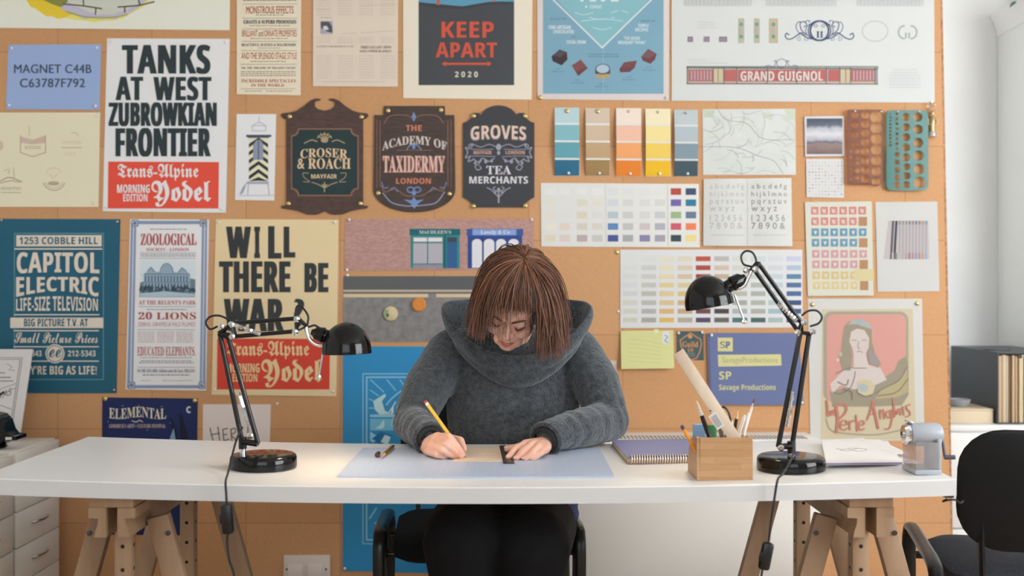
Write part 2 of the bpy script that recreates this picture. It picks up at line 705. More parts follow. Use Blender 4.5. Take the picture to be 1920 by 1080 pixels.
def pin(px, py, kind, label, sheet=None, group=None):
    if kind not in PINS:
        PINS[kind] = {'white': lambda: pin_proto('white_push_pin', white_pin_m, 0.0046), 'brass': lambda: pin_proto('brass_drawing_pin', brass_m, 0.0072),
                      'steel': lambda: pin_proto('steel_drawing_pin', steel_pin_m, 0.0042)}[kind]()
        o = PINS[kind]
    else:
        o = PINS[kind].copy()
        COL.objects.link(o)
    p = W(px, py, DW)
    o.location = (p.x, (sheet.P(px, py, 3).y if sheet else DW) + 0.0012, p.z)
    tag(o, label, 'pin', group)


def pins(sheet, kind, what, corners):
    nm = {0: 'upper left', 1: 'upper right', 2: 'lower right', 3: 'lower left'}
    kn = {'white': 'small white push pin', 'brass': 'round brass drawing pin', 'steel': 'small silver drawing pin'}[kind]
    for c in corners:
        if isinstance(c, tuple):
            k, x, y = c
        else:
            k = c
            x, y = sheet.q[k]
            x += (7, -7, -7, 7)[k]
            y += (7, 7, -7, -7)[k]
        pin(x, y, kind, '%s in %s corner of %s' % (kn, nm[k], what), sheet, kn + 's on the board')
# ================================================================== the sheets, row by row
def arc_warp(x0, x1, up, grow=0.0):
    """bends a line of text upward in the middle by `up` pixels"""
    def w(u, v, x, y):
        k = 1 - (2 * u - 1) ** 2
        return x, y - up * k
    return w


# --- top row
s = Sheet('illustration_poster', 'cream paper with a painted round stone turret base on a yellow glow', 'poster', ((-70, -330), (434, -330), (431, 57), (-70, 52)), 'cfc3ad', lift=0.006)
def blob(cx, cy, rx, ry, jag, seed, n=44):
    r = random.Random(seed)
    return [(cx + rx * (1 + jag * r.uniform(-1, 1)) * math.cos(2 * math.pi * k / n), cy + ry * (1 + jag * r.uniform(-1, 1)) * math.sin(2 * math.pi * k / n)) for k in range(n)]
s.poly(blob(178, -60, 128, 102, .02, 3), 'd8b45c', 'illustration', 1)
s.poly(blob(110, -60, 78, 94, .03, 4), 'd2a12c', 'illustration', 2)
s.poly(blob(188, -60, 112, 98, .025, 5), '9d97a8', 'illustration', 3)
s.poly(blob(196, -66, 100, 94, .02, 6), 'a5a79c', 'illustration', 4)
s.poly([(70, -20), (128, -20), (128, 4), (116, 14), (98, 8), (78, -2)], '6d7036', 'illustration', 5)
s.line([(120, 8), (160, 12), (192, 17)], 2.4, '3d4030', 'illustration', 6)
s.line([(222, 14), (262, 11), (290, 4)], 2.4, '3d4030', 'illustration', 6)
for p in (((181, 15), (180, 28)), ((235, 13), (235, 24)), ((157, -6), (158, 11)), ((259, -8), (263, 9)), ((208, -20), (206, -6)), ((120, -10), (290, -12))):
    s.line(p, 2.4, '3d4030', 'illustration', 6)
s.curve([(126, 22), (160, 32), (210, 33), (240, 28)], 2.5, '8d8a4a', 'illustration', 6)
s.build()

s = Sheet('theatre_playbill', 'tall narrow cream playbill with red and navy headline type', 'poster', ((445, -300), (567, -300), (564, 179), (444, 177)), 'cbbfa9', lift=0.006)
red, navy, gr = '9e5648', '41425c', '8d867a'
s.micro(456, 0, 556, 4, 1, '5c5658')
s.line([(455, 8), (558, 8)], 0.8, gr)
s.text('MONSTROUS EFFECTS', 462, 12, 551, 26, red, 'sans', .01)
s.micro(480, 28, 532, 31, 1, gr)
s.line([(455, 34.5), (557, 34.5)], .8, gr)
s.text('GHASTS & SUPERB PHOENIXES', 457, 38, 556, 45, navy, 'serif', .02)
s.micro(468, 48, 543, 51, 1, gr)
s.line([(455, 54.5), (557, 54.5)], .8, gr)
s.text('BRILLIANT and ORNATE PROPERTIES', 454, 57, 557, 69, red, 'sans', .01)
s.micro(470, 72, 540, 75, 1, gr)
s.line([(454, 78), (557, 78)], .8, gr)
s.text('BEAUTIFUL SCENES & MACHINERY', 453, 82, 556, 87, navy, 'serif', .02)
s.micro(484, 90, 526, 92.5, 1, gr)
s.line([(453, 95.5), (556, 95.5)], .8, gr)
s.text('AND THE SPLENDID STAGE STYLE', 453, 99, 557, 111, red, 'sans', .01)
s.micro(470, 115, 538, 118, 1, gr)
s.line([(452, 121), (556, 121)], .8, gr)
s.text('OR, THE THEATRE OF TRAGEDY GRAND', 453, 126, 554, 130, navy, 'serif', .02)
s.micro(452, 134, 555, 145, 3, gr)
s.text('INCREDIBLE SPECTACLES', 453, 149, 555, 155, red, 'serif', .01)
s.text('IN THE WORLD', 471, 157.5, 533, 163, red, 'serif', .01)
s.line([(452, 167), (555, 167)], .8, gr)
s.micro(460, 170.5, 491, 173.5, 1, gr)
s.micro(500, 170.5, 548, 173.5, 1, gr)
s.build()

s = Sheet('newspaper_page', 'yellowed folded newspaper page with a small grey photo and faint columns', 'newspaper', ((589, -300), (748, -300), (746, 163), (587, 162)), 'cabcac', lift=0.008)
s.micro(594, 18, 620, 20, 1, 'a89c92')
s.rect(601, 40, 624, 64, '9a97a2', 'photo', 1)
s.poly([(602, 41), (617, 41), (623, 50), (624, 62), (614, 60), (602, 52)], '4d4d58', 'photo', 2)
s.poly([(606, 50), (613, 49), (617, 56), (608, 57)], 'c6c0bd', 'photo', 3)
s.micro(601, 33, 622, 36, 1, '9d9290'); s.micro(603, 66, 622, 68, 1, 'a89c92')
s.text('JUVENILE COURT DECIDES IN A CASE', 594, 86, 663, 89.5, '8b7f79', 'serif')
s.text('THREE GALLANT CREWS', 676, 86.5, 734, 91.5, '63585a', 'serif', .02)
s.text('SAFE UNDER BLANKET', 675, 94, 734, 98.5, '63585a', 'serif', .02)
s.line([(676, 62), (740, 58)], .8, 'b0a498'); s.line([(640, 64), (668, 62)], .8, 'b0a498'); s.line([(675, 11), (742, 9)], .8, 'b0a498')
for x in (594, 634, 674, 714):
    s.micro(x, 70, x + 26, 83, 3, 'bfb1a3', seed=x); s.micro(x, 104, x + 28, 150, 9, 'c0b2a4', seed=x); s.micro(x, 0, x + 26, 32, 6, 'bfb1a3', seed=x)
s.micro(605, 153, 722, 156, 1, 'b0a498')
s.build()

s = Sheet('screen_print', 'cream poster with a charcoal panel reading KEEP APART above 2020', 'poster', ((756, -300), (1000, -300), (997, 187), (756, 184)), 'dfd6c3', lift=0.004)
char = '45484c'
s.rect(785, -260, 964, 160, char, 'charcoal_panel', 1)
s.poly([(785, -60), (964, -60), (964, 4), (940, 3), (915, 4), (890, 9), (868, 12), (845, 12), (822, 8), (800, 6), (785, 4)], '5b93ae', 'sky_shape', 2)
s.poly([(785, 4), (822, 8), (868, 12), (915, 4), (964, 4), (964, 8), (915, 9), (868, 18), (822, 16), (785, 10)], '3e4043', 'charcoal_panel', 2)
s.rect(819, -30, 824, 10, 'c05142', 'red_print', 3); s.rect(924, -30, 929, 3, 'c05142', 'red_print', 3)
s.text('KEEP', 828, 41, 926, 71, 'c8533f', 'sansb', .015, part='red_print')
s.text('APART', 817, 80, 932, 108, 'c8533f', 'sansb', .015, part='red_print')
s.line([(836, 120), (914, 120)], 4, 'c8533f', 'red_print')
s.poly([(828, 120), (836, 115), (836, 125)], 'c8533f', 'red_print', 2); s.poly([(922, 120), (914, 115), (914, 125)], 'c8533f', 'red_print', 2)
s.text('2 0 2 0', 853, 134.5, 896, 145, 'ddd5c4', 'sansb', .01, label='cream lettering')
s.build()

s = Sheet('chocolate_poster', 'blue chocolate poster with a pale diamond and five drawn sweets', 'poster', ((1006, -300), (1255, -300), (1254, 189), (1008, 186)), 'd5cbc6', lift=0.003)
s.rect(1018, -280, 1244, 176, '7aa3b6', 'blue_panel', 1)
s.poly([(1130, 92), (1010 + 20, -15), (1130, -120), (1230, -15)], '84b4bd', 'diamond', 2)
s.line([(1037, 0), (1129, 90), (1221, 0)], 2.6, 'd7dcd9', 'diamond', 3)
s.text('FIVE', 1088, -16, 1160, 3, 'dde0db', 'sansb', .02)
s.text('CHOCOLAT', 1106, 10, 1150, 16, 'd5dcda', 'sansb'); s.ell(1099, 13, 2, 2, 'd5dcda', 'lettering', 2); s.ell(1159, 14, 2, 2, 'd5dcda', 'lettering', 2)
for k, (x0, x1, y) in enumerate(((1078, 1112, 24), (1146, 1178, 24), (1104, 1152, 33), (1090, 1168, 40), (1112, 1146, 52))):
    s.curve([(x0, y), ((x0 + x1) / 2, y + 4 * (-1) ** k), (x1, y)], 1.6, 'b7d0d2')
s.text('RUM BUTTER', 1032, 34, 1062, 38, '53788b', 'sans'); s.text('FINE ARTISAN', 1029, 48, 1070, 55, 'd8dfe0', 'sansb', .02); s.text('CHOCOLATES', 1037, 56.5, 1076, 63, 'd8dfe0', 'sansb', .02); s.text('SINCE', 1072, 68, 1080, 71, '53788b')
s.text('COCOA, CREAM', 1062, 76, 1098, 83, 'd8dfe0', 'sansb', .02)
s.text('MADE IN', 1202, 38, 1228, 41, '53788b'); s.text('SIMPLE', 1196, 45, 1216, 51, 'd8dfe0', 'sansb', .02); s.text('RECIPES', 1191, 53, 1215, 59, 'd8dfe0', 'sansb', .02)
s.text('"THE GRAND', 1169, 69, 1200, 75, 'd8dfe0', 'sansb', .02); s.text('BOUQUET TOTAL"', 1159, 77, 1211, 84, 'd8dfe0', 'sansb', .02)
s.micro(1097, 101, 1166, 110, 2, '5f8699', align='c', ragged=.3)
dk, md = '40343a', '6b4145'
s.poly([(1034, 106), (1049, 93), (1063, 98), (1064, 112), (1053, 123), (1036, 115)], dk, 'sweet', 2); s.poly([(1036, 104), (1049, 94), (1062, 99), (1050, 108)], '564a50', 'sweet', 3)
s.poly([(1072, 123), (1089, 112), (1102, 128), (1084, 143)], md, 'sweet', 2); s.poly([(1072, 123), (1089, 112), (1100, 126), (1080, 136)], '7d4d4c', 'sweet', 3)
s.ell(1130, 139, 14, 9, 'b99a62', 'sweet', 2); s.rect(1116, 131, 1144, 139, '4d5660', 'sweet', 3, n=2); s.ell(1130, 130, 14, 10, '4d5660', 'sweet', 4); s.ell(1130, 129.5, 12, 8, 'a9bccb', 'sweet', 5)
s.poly([(1161, 130), (1170, 117), (1194, 114), (1190, 127), (1181, 135), (1163, 136)], md, 'sweet', 2); s.poly([(1164, 128), (1171, 118), (1193, 115), (1186, 126)], '77474a', 'sweet', 3)
s.poly([(1202, 107), (1215, 92), (1231, 101), (1228, 112), (1219, 120), (1205, 114)], md, 'sweet', 2); s.poly([(1203, 107), (1215, 93), (1230, 101), (1218, 110)], '7b5257', 'sweet', 3)
for x, y in ((1045, 129), (1083, 150), (1128, 157), (1178, 144), (1217, 126)):
    s.micro(x - 5, y, x + 6, y + 3, 1, '5b8094'); s.micro(x - 12, y + 5, x + 12, y + 8, 1, '5b8094')
s.curve([(1131, 92), (1131, 176)], 1.4, '8db0c0', 'fold', 3)
s.build()
pins(s, 'brass', 'blue chocolate poster', [(3, 1013, 183)])
pins(s, 'steel', 'blue chocolate poster', [(2, 1248, 184)])

s = Sheet('facade_drawing', 'very wide white sheet with blue scrollwork and a long red theatre fascia drawing', 'drawing', ((1259, -320), (1749, -320), (1752, 193), (1259, 189)), 'dbddda', lift=0.006)
g1 = 'b9bcbc'
for x0, x1 in ((1283, 1408), (1436, 1567), (1606, 1730)):
    s.micro(x0, 0, x1, 10, 3, g1, 'faint_drawing'); s.line([(x0, 10.5), (x1, 11)], 1, g1, 'faint_drawing')
    for k in range(18):
        s.line([(x0 + k * (x1 - x0) / 17, 0), (x0 + k * (x1 - x0) / 17, 10)], .7, g1, 'faint_drawing')
s.micro(1305, 41, 1345, 56, 3, 'cfcfd0', 'faint_drawing', align='c', ragged=.3)
for x0, x1 in ((1289, 1299), (1319, 1330), (1348, 1363)):
    s.rect(x0, 69, x1, 79, '9b8a9b', 'panel_swatch'); s.frame(x0, 69, x1, 79, 1.2, '7d6d80', 'panel_swatch', 2)
for x0, x1 in ((1384, 1395), (1413.5, 1424), (1441.5, 1458)):
    s.rect(x0, 35, x1, 81, 'cbb995', 'panel_swatch'); s.frame(x0, 35, x1, 81, 1.5, 'b5b3a4', 'panel_swatch', 2)
    for y in (46, 58, 69):
        s.ell((x0 + x1) / 2, y, 3.4, 4 if y != 58 else 6, '6ca3a0' if y != 58 else 'b9b3ac', 'panel_swatch', 3)
bl = '46587a'
cx, cy = 1536, 58
s.ring(cx, cy, 21, 19, 2.0, bl, 'scrollwork'); s.ring(cx, cy, 26, 17, 1.3, bl, 'scrollwork'); s.ring(cx, cy, 17, 18, 3.0, bl, 'scrollwork', a0=100, a1=260); s.ring(cx, cy, 17, 18, 3.0, bl, 'scrollwork', a0=-80, a1=80)
s.text('II', 1530, 59, 1543, 71, bl, 'serif', .02, part='scrollwork'); s.ring(1529, 49, 3, 2.4, .8, bl, 'scrollwork'); s.ring(1543, 49, 3, 2.4, .8, bl, 'scrollwork')
for sg in (-1, 1):
    M = lambda pts: [(cx + sg * x, y) for x, y in pts]
    s.curve(M([(8, 74), (24, 71), (34, 62), (48, 71), (58, 74), (64, 69), (62, 63), (57, 66)]), 2.0, bl, 'scrollwork')
    s.curve(M([(24, 66), (34, 56), (36, 44), (28, 41), (24, 47), (29, 51)]), 1.6, bl, 'scrollwork')
    s.curve(M([(30, 68), (40, 60), (44, 50), (40, 42), (34, 42)]), 1.3, bl, 'scrollwork')
    s.curve(M([(20, 42), (18, 40), (24, 39), (27, 44)]), 1.2, bl, 'scrollwork')
    s.curve(M([(24, 70), (22, 76), (28, 75), (27, 71)]), 1.0, '8b97ad', 'scrollwork')
    s.curve(M([(38, 66), (36, 76), (42, 74), (39, 70)]), 1.0, '8b97ad', 'scrollwork')
s.ring(1640, 59, 24, 19, 1.0, 'a9adb0', 'faint_drawing')
for sg in (-1, 1):
    s.ring(1701 + sg * 6, 61, 11, 12, 3.0, 'a9b0a8', 'faint_drawing', a0=90 if sg < 0 else -90, a1=270 if sg < 0 else 90)
s.text('II', 1695, 62, 1707, 72, 'a9b0a8', 'serif', .02, part='faint_drawing')
s.micro(1288, 112, 1322, 114.5, 1, 'cbcbcb'); s.micro(1290, 118, 1366, 120.5, 1, 'cbcbcb')
# the fascia
s.rect(1287, 124, 1645, 159, 'c9c5b4', 'fascia', 1)
s.rect(1288, 128, 1644, 155, 'b9b5a6', 'fascia', 2)
rd = 'bf6a66'
for a, c in ((1291, 1336), (1358, 1380), (1383, 1548), (1552, 1573), (1595, 1641)):
    s.rect(a, 131, c, 153, rd, 'fascia', 3, n=2)
for a, c in ((1291, 1336), (1595, 1641)):
    for k in range(7):
        x = a + 4 + k * (c - a - 6) / 6.5
        s.rect(x, 133, x + 2.6, 151, 'b3aeb4', 'fascia', 4, n=1)
for a in (1337, 1576):
    s.rect(a, 130, a + 18, 154, 'cfbf9d', 'fascia', 3, n=1); s.line([(a + 9, 130), (a + 9, 154)], 1, '8a7c68', 'fascia', 5)
for x in (1289, 1337, 1357, 1381, 1438, 1493, 1549, 1574, 1594, 1640, 1644):
    s.line([(x, 127), (x, 157)], 1.1, '56606e', 'fascia', 5)
s.line([(1287, 127), (1645, 130)], 1.6, '56606e', 'fascia', 5); s.line([(1287, 157), (1645, 158)], 1.6, '7c5a5f', 'fascia', 5)
for k in range(90):
    x = 1288 + k * 4
    s.rect(x, 124.5, x + 2, 127, '3f5b66', 'fascia', 5, n=1)
s.text('GRAND GUIGNOL', 1388, 134, 1542, 152, 'e0d6d0', 'sansb', .02, layer=7, label='cream lettering')
s.ring(1465, 119, 9, 8, 1.2, '7a8698', 'fascia'); s.curve([(1432, 126), (1440, 123), (1450, 125), (1455, 114), (1450, 116)], 1.2, '7a8698', 'fascia'); s.curve([(1498, 126), (1490, 123), (1480, 125), (1475, 114), (1480, 116)], 1.2, '7a8698', 'fascia')
s.micro(1662, 130, 1730, 168, 7, 'd0d1d2', 'faint_drawing', align='c', ragged=.4)
s.build()

# --- left block
s = Sheet('printed_note', 'pale blue paper with two lines of dark capitals and numerals', 'paper', ((16, 84), (190, 83), (187, 206), (11.5, 205)), '7c8eb0', lift=0.003)
s.text('MAGNET C44B', 27, 121, 172, 137.5, '363c4a', 'sans', .02)
s.text('C63787F792', 38, 147.5, 160, 164, '363c4a', 'sans', .02)
s.build()
pins(s, 'white', 'pale blue paper', [0, 1, 2, 3])

s = Sheet('emblem_sheet', 'large beige sheet of faint emblems and small crests below the blue paper', 'drawing', ((-60, 211), (188, 211), (185, 388), (-60, 388)), 'b8ac95', lift=0.003)
ec = '8f8271'
s.poly([(39, 256), (62, 262), (86, 254), (86, 268), (62, 271), (39, 268)], 'a08f80', 'emblem'); s.line([(39, 254), (39, 286), (62, 294), (86, 286), (86, 254)], 1.6, ec, 'emblem'); s.micro(47, 274, 77, 281, 2, ec, align='c'); s.line([(56, 236), (55, 254)], 1, ec)
s.micro(117, 265, 153, 271, 2, 'a39682'); s.line([(116, 277), (154, 277)], 1.4, ec); s.micro(120, 286, 144, 293, 2, 'aa9e8a', align='c'); s.curve([(134, 250), (142, 249), (148, 255)], 1, ec)
s.curve([(0, 340), (18, 333), (42, 341)], 2.2, ec); s.curve([(-4, 345), (20, 339), (38, 342)], 1.6, ec); s.line([(26, 314), (27, 334)], 1, ec); s.micro(2, 351, 40, 357, 2, ec, align='c'); s.line([(2, 361), (40, 361)], 1.2, ec); s.curve([(8, 320), (18, 318), (16, 326)], 1, ec)
s.ring(102, 336, 21, 21, 1.8, ec, a0=20, a1=160); s.ring(102, 336, 17, 17, 1.0, ec, a0=20, a1=160); s.ell(101, 344, 11, 4, ec, 'emblem'); s.ring(101, 330, 15, 15, 1.2, 'a39682', a0=200, a1=340); s.curve([(94, 325), (100, 334), (110, 324)], 1, 'a39682')
s.ell(1, 273, 6, 9, 'a39682', 'emblem')
s.build()
pins(s, 'white', 'beige emblem sheet', [1, 2])

s = Sheet('newspaper_bill', 'white newspaper bill with a black TANKS headline above a red masthead', 'poster', ((201, 72), (431, 73), (424, 399), (193, 396)), 'c9c3c0', lift=0.004)
ik = '263033'
def wood(s, rows, col, part='headline'):
    for t, x0, y0, x1, y1 in rows:
        s.text(t, x0, y0, x1, y1, col, 'sansb', .045, part=part)
wood(s, (('TANKS', 229, 84, 395, 139), ('AT', 217, 144, 269, 188), ('WEST', 288, 144, 397, 189), ('ZUBROWKIAN', 204, 192, 407, 237), ('FRONTIER', 217, 240, 396, 294)), ik)
def masthead(s, x0, y0, x1, y1, paper, redc):
    fx = lambda u: x0 + (x1 - x0) * u
    fy = lambda v: y0 + (y1 - y0) * v
    s.grid('masthead_panel', redc, ((x0, y0), (x1, y0 + 1), (x1 - 1, y1), (x0 - 1, y1)), 1, 8, label='red masthead panel')
    s.text('Trans-Alpine', fx(.085), fy(.05), fx(.815), fy(.41), paper, 'black', .012, part='masthead_lettering')
    s.text('Yodel', fx(.39), fy(.40), fx(.93), fy(.96), paper, 'black', .02, part='masthead_lettering')
    s.text('MORNING', fx(.08), fy(.49), fx(.375), fy(.67), paper, 'sansb', .02, part='masthead_lettering')
    s.text('EDITION', fx(.135), fy(.69), fx(.355), fy(.85), paper, 'sansb', .01, part='masthead_lettering')
masthead(s, 203.5, 303, 411, 391, 'd0c8c4', 'c04434')
s.build()
pins(s, 'white', 'white newspaper bill', [0, 1, 2, 3])

s = Sheet('sentry_box_drawing', 'small white sheet with a drawing of a chevron striped sentry box', 'drawing', ((444, 214), (518, 214), (514.5, 376), (441, 375)), 'd3d0cc', lift=0.003)
dn = '3c4152'
s.rect(467, 258, 503, 340, 'cfc3a4', 'drawn_box', 1)
for k in range(6):
    y = 262 + k * 15
    a = [(467, y + 8), (485, y - 5), (503, y + 8), (503, y + 15), (485, y + 2), (467, y + 15)]
    a = [(x, min(max(yy, 258), 340)) for x, yy in a]
    s.poly(a, '2d3136', 'drawn_box', 2)
s.poly([(475, 300), (475, 272), (480, 264), (486, 262), (491, 265), (494, 272), (494, 300)], '7d8494', 'drawn_box', 3); s.rect(484, 264, 486, 300, '4d5260', 'drawn_box', 4)
s.rect(462, 253, 509, 257, dn, 'drawn_box', 3); s.rect(465, 257, 505, 259, '5a6070', 'drawn_box', 3)
s.frame(473, 235, 499, 246, 1, '8f93a0', 'drawn_box', 2); s.curve([(473, 238), (479, 232), (486, 230), (493, 232), (499, 238)], 1, '8f93a0'); s.line([(486, 219), (486, 231)], 1, '8f93a0')
s.rect(463, 341, 504, 345, '8b8fa0', 'drawn_box', 3); s.line([(466, 345), (465, 366)], 1.4, '8b8fa0'); s.line([(503, 345), (505, 366)], 1.4, '8b8fa0'); s.line([(450, 367), (515, 366)], 1.2, '9a9dab')
s.poly([(463, 342), (460, 352), (456, 362), (449, 366), (455, 352)], '8b8fa0', 'drawn_box', 3)
s.build()

# --- hanging-sign mockups
def mirror(pts, cx):
    return pts + [(2 * cx - x, y) for x, y in pts[::-1]]
def arcpts(cx, cy, rx, ry, a0, a1, n=12):
    return [(cx + rx * math.cos(math.radians(a0 + (a1 - a0) * k / n)), cy + ry * math.sin(math.radians(a0 + (a1 - a0) * k / n))) for k in range(n + 1)]

brown = mat('printed_walnut', '5a4740', 0.6)
add_noise(brown, '43332e', '5a4038', 30, stretch=(1, 1, 4))
cx = 609
half = [(cx, 396), (600, 401), (590, 403), (575, 402), (560, 396), (545, 393), (530, 391), (527, 386), (536, 386), (537, 382), (537, 224), (531, 222), (527, 217), (529, 213), (545, 211), (556, 208), (570, 199), (582, 189), (592, 185), (602, 186), (599, 189), (592, 190), (590, 194), (591, 200), (597, 205), (cx, 208)]
s = Sheet('shop_sign', 'dark brown sign with swan neck top and a dark green lettered panel', 'sign', R(527, 185, 691, 403), brown, outline=mirror(half[::-1], cx + .01), thick=0.004, lift=0.0, group=None)
def notch(x0, y0, x1, y1, r):
    return arcpts(x0, y0, r, r, 90, 0, 5) + arcpts(x1, y0, r, r, 180, 90, 5) + arcpts(x1, y1, r, r, 270, 180, 5) + arcpts(x0, y1, r, r, 0, -90, 5)
s.poly(notch(546, 241, 673, 368, 13), '7f5c47', 'border', 1)
s.poly(notch(548.5, 243.5, 670.5, 365.5, 13), '243537', 'panel', 2, label='dark green panel')
cr = 'cdb08c'
s.text('CROSER', 564, 278, 652, 295, cr, 'serif', .01, layer=3, warp=lambda u, v, x, y: (x, y + 3 * (2 * u - 1) ** 2))
s.text('& ROACH', 558, 297, 658, 317, cr, 'serif', .01, layer=3)
s.text('MAYFAIR', 584, 327, 632, 335, cr, 'sansb', .01, layer=3)
go = '9c8a6c'
s.ell(609, 263, 7, 5, go, 'ornament', 3); s.ring(609, 260, 13, 8, 1.6, go, 'ornament', 3, a0=180, a1=360)
for a in (-60, -30, 0, 30, 60):
    s.line([(609, 262), (609 + 14 * math.sin(math.radians(a)), 262 - 13 * math.cos(math.radians(a)))], 2.2, go, 'ornament', 3)
for sg in (-1, 1):
    s.curve([(609 + sg * 14, 266), (609 + sg * 24, 263), (609 + sg * 38, 269)], 2.0, go, 'ornament', 3)
    s.curve([(609 + sg * 30, 325), (609 + sg * 40, 325), (609 + sg * 38, 333), (609 + sg * 28, 341), (609 + sg * 40, 341)], 1.4, go, 'ornament', 3)
    s.curve([(609 + sg * 2, 352), (609 + sg * 12, 346), (609 + sg * 24, 342)], 1.6, go, 'ornament', 3)
s.line([(609, 342), (609, 360)], 2, go, 'ornament', 3); s.poly([(603, 346), (615, 346), (609, 354)], go, 'ornament', 3)
s.build()
pins(s, 'brass', 'swan neck brown sign', [(0, 544, 219), (1, 678.5, 220), (2, 676.5, 382), (3, 541.5, 382)])

cx = 777
half = [(cx, 199), (720, 199), (719, 216), (702, 216), (700, 355)] + arcpts(775, 355, 75, 43, 180, 90, 14)
brown2 = mat('printed_dark_oak', '51423b', 0.6)
add_noise(brown2, '3d302b', '503f38', 30, stretch=(1, 1, 4))
s = Sheet('shop_sign', 'dark brown sign with a round bottom and pink and white lettering about taxidermy', 'sign', R(701, 199, 853, 398), brown2, outline=mirror(half, cx), thick=0.004, lift=0.0)
pk, wt, bu = 'c4785f', 'c9bdb5', '6b86b4'
s.text('THE', 761, 235, 791, 246, pk, 'sansb', .02)
s.text('ACADEMY OF', 717, 262, 838, 278, wt, 'serif', .015, warp=lambda u, v, x, y: (x, y + 12 * (2 * u - 1) ** 2 - 7))
s.text('TAXIDERMY', 718.5, 293, 835.5, 324, 'b06a5c', 'serif', .03, layer=2)
s.text('TAXIDERMY', 718, 292, 834, 323, 'd0b5a8', 'serif', .005, layer=3)
s.text('LONDON', 743, 334, 808, 345, pk, 'sansb', .015)
s.line([(707, 224), (707, 352)], 1, '8f6a56', 'border'); s.line([(846, 224), (846, 352)], 1, '8f6a56', 'border')
s.line([(713, 226), (713, 350)], 1.2, '8f6a56', 'border'); s.line([(840, 226), (840, 350)], 1.2, '8f6a56', 'border')
s.curve([(720, 232), (730, 219), (745, 216), (762, 217), (776, 222), (790, 217), (808, 216), (823, 220), (832, 232)], 1.3, '8f6a56', 'border')
s.line([(745, 282), (808, 282)], 1, '8f6a56', 'border'); s.poly([(776, 210), (772, 220), (776, 229), (781, 220)], bu, 'ornament', 2)
s.curve([(763, 281), (768, 274), (776, 272), (784, 274), (790, 281)], 2, bu, 'ornament', 2); s.ell(776, 275, 3, 5, bu, 'ornament', 2)
s.curve([(715, 348), (722, 360), (738, 355), (748, 358), (758, 366), (776, 368), (794, 366), (806, 358), (816, 355), (830, 358), (836, 346)], 1.4, '8f6a56', 'border')
s.curve([(718, 362), (735, 380), (760, 386), (776, 386), (794, 385), (818, 380), (834, 360)], 2, '8b8fa8', 'ornament', 2)
s.ring(770, 356, 6, 5, 2, bu, 'ornament'); s.ring(783, 356, 6, 5, 2, bu, 'ornament'); s.ell(776.5, 363, 4, 3, bu, 'ornament', 2)
s.poly([(757, 374), (772, 376), (776, 369), (781, 376), (796, 374), (784, 382), (777, 392), (770, 382)], bu, 'ornament', 2)
s.curve([(716, 342), (720, 352), (728, 352)], 1.6, bu, 'ornament', 2); s.curve([(837, 342), (833, 352), (825, 352)], 1.6, bu, 'ornament', 2)
s.curve([(732, 356), (740, 352), (746, 360)], 1.6, bu, 'ornament', 2); s.curve([(820, 356), (812, 352), (806, 360)], 1.6, bu, 'ornament', 2)
s.build()
pins(s, 'brass', 'round bottomed taxidermy sign', [(0, 728, 208), (1, 827, 207), (2, 843, 364), (3, 709.5, 362.5)])

cx = 935
half = [(cx, 198)] + arcpts(935, 226, 36, 28, 270, 200, 9) + [(898, 212), (886, 212)] + [(884, 221), (876, 228), (868, 231), (868, 370), (877, 375), (884, 381), (886, 389), (cx, 389)]
s = Sheet('shop_sign', 'black arched tea merchant sign with cream lettering and white scrolls', 'sign', R(867, 198, 1003, 389), '3f4044', outline=mirror(half, cx), thick=0.004, lift=0.0)
s.text('GROVES', 882, 238, 987, 265, '9b8f8c', 'sansb', .03, layer=2, warp=arc_warp(0, 0, 3)); s.text('GROVES', 883, 238, 986, 263, 'dbbfae', 'sansb', .005, layer=3, warp=arc_warp(0, 0, 3))
s.text('TEA', 912, 311, 958.5, 327, 'cfccd2', 'serif', .01); s.text('MERCHANTS', 880, 331, 990, 344.5, 'd3d1d4', 'sansb', .015)
s.text('MAYFAIR', 888, 283, 922, 289.5, 'c99f8b', 'sansb', .02); s.text('LONDON', 948, 283, 984, 289.5, 'c99f8b', 'sansb', .02)
oc = '9a9aaa'
for sg in (-1, 1):
    C = lambda *p: [(935 + sg * x, y) for x, y in p]
    s.curve(C((4, 276), (18, 271), (34, 276), (50, 270), (56, 274), (50, 278)), 1.5, oc, 'ornament')
    s.curve(C((10, 280), (30, 281), (52, 280)), 1.1, oc, 'ornament'); s.curve(C((6, 294), (30, 293), (54, 293)), 1.1, oc, 'ornament')
    s.curve(C((54, 280), (62, 277), (58, 286), (62, 296), (54, 294), (57, 303), (48, 300)), 1.8, oc, 'ornament')
    s.curve(C((8, 297), (18, 303), (30, 297), (38, 304), (48, 298)), 1.8, oc, 'ornament')
    s.curve(C((32, 300), (38, 308), (44, 312), (40, 319), (33, 316), (36, 311)), 1.7, oc, 'ornament')
    s.ell(935 + sg * 24, 303, 3, 4, oc, 'ornament', 2); s.ell(935 + sg * 44, 306, 2.4, 3, oc, 'ornament', 2); s.ell(935 + sg * 13, 302, 2.4, 3, oc, 'ornament', 2); s.ell(935 + sg * 50, 273, 2.5, 2, oc, 'ornament', 2)
    s.curve(C((0, 370), (8, 362), (14, 356), (22, 352)), 1.7, oc, 'ornament'); s.curve(C((2, 360), (10, 354), (6, 350)), 1.5, oc, 'ornament'); s.ell(935 + sg * 7, 361, 2.4, 2.4, oc, 'ornament', 2)
s.ell(935, 276, 5, 6, oc, 'ornament', 2); s.ell(935, 287, 3, 4, oc, 'ornament', 2); s.ell(935, 356, 3, 4, oc, 'ornament', 2); s.line([(935, 362), (935, 380)], 3, oc, 'ornament')
s.build()
pins(s, 'brass', 'black arched sign', [(0, 888, 218), (1, 984.5, 218), (2, 985, 386), (3, 888, 387)])

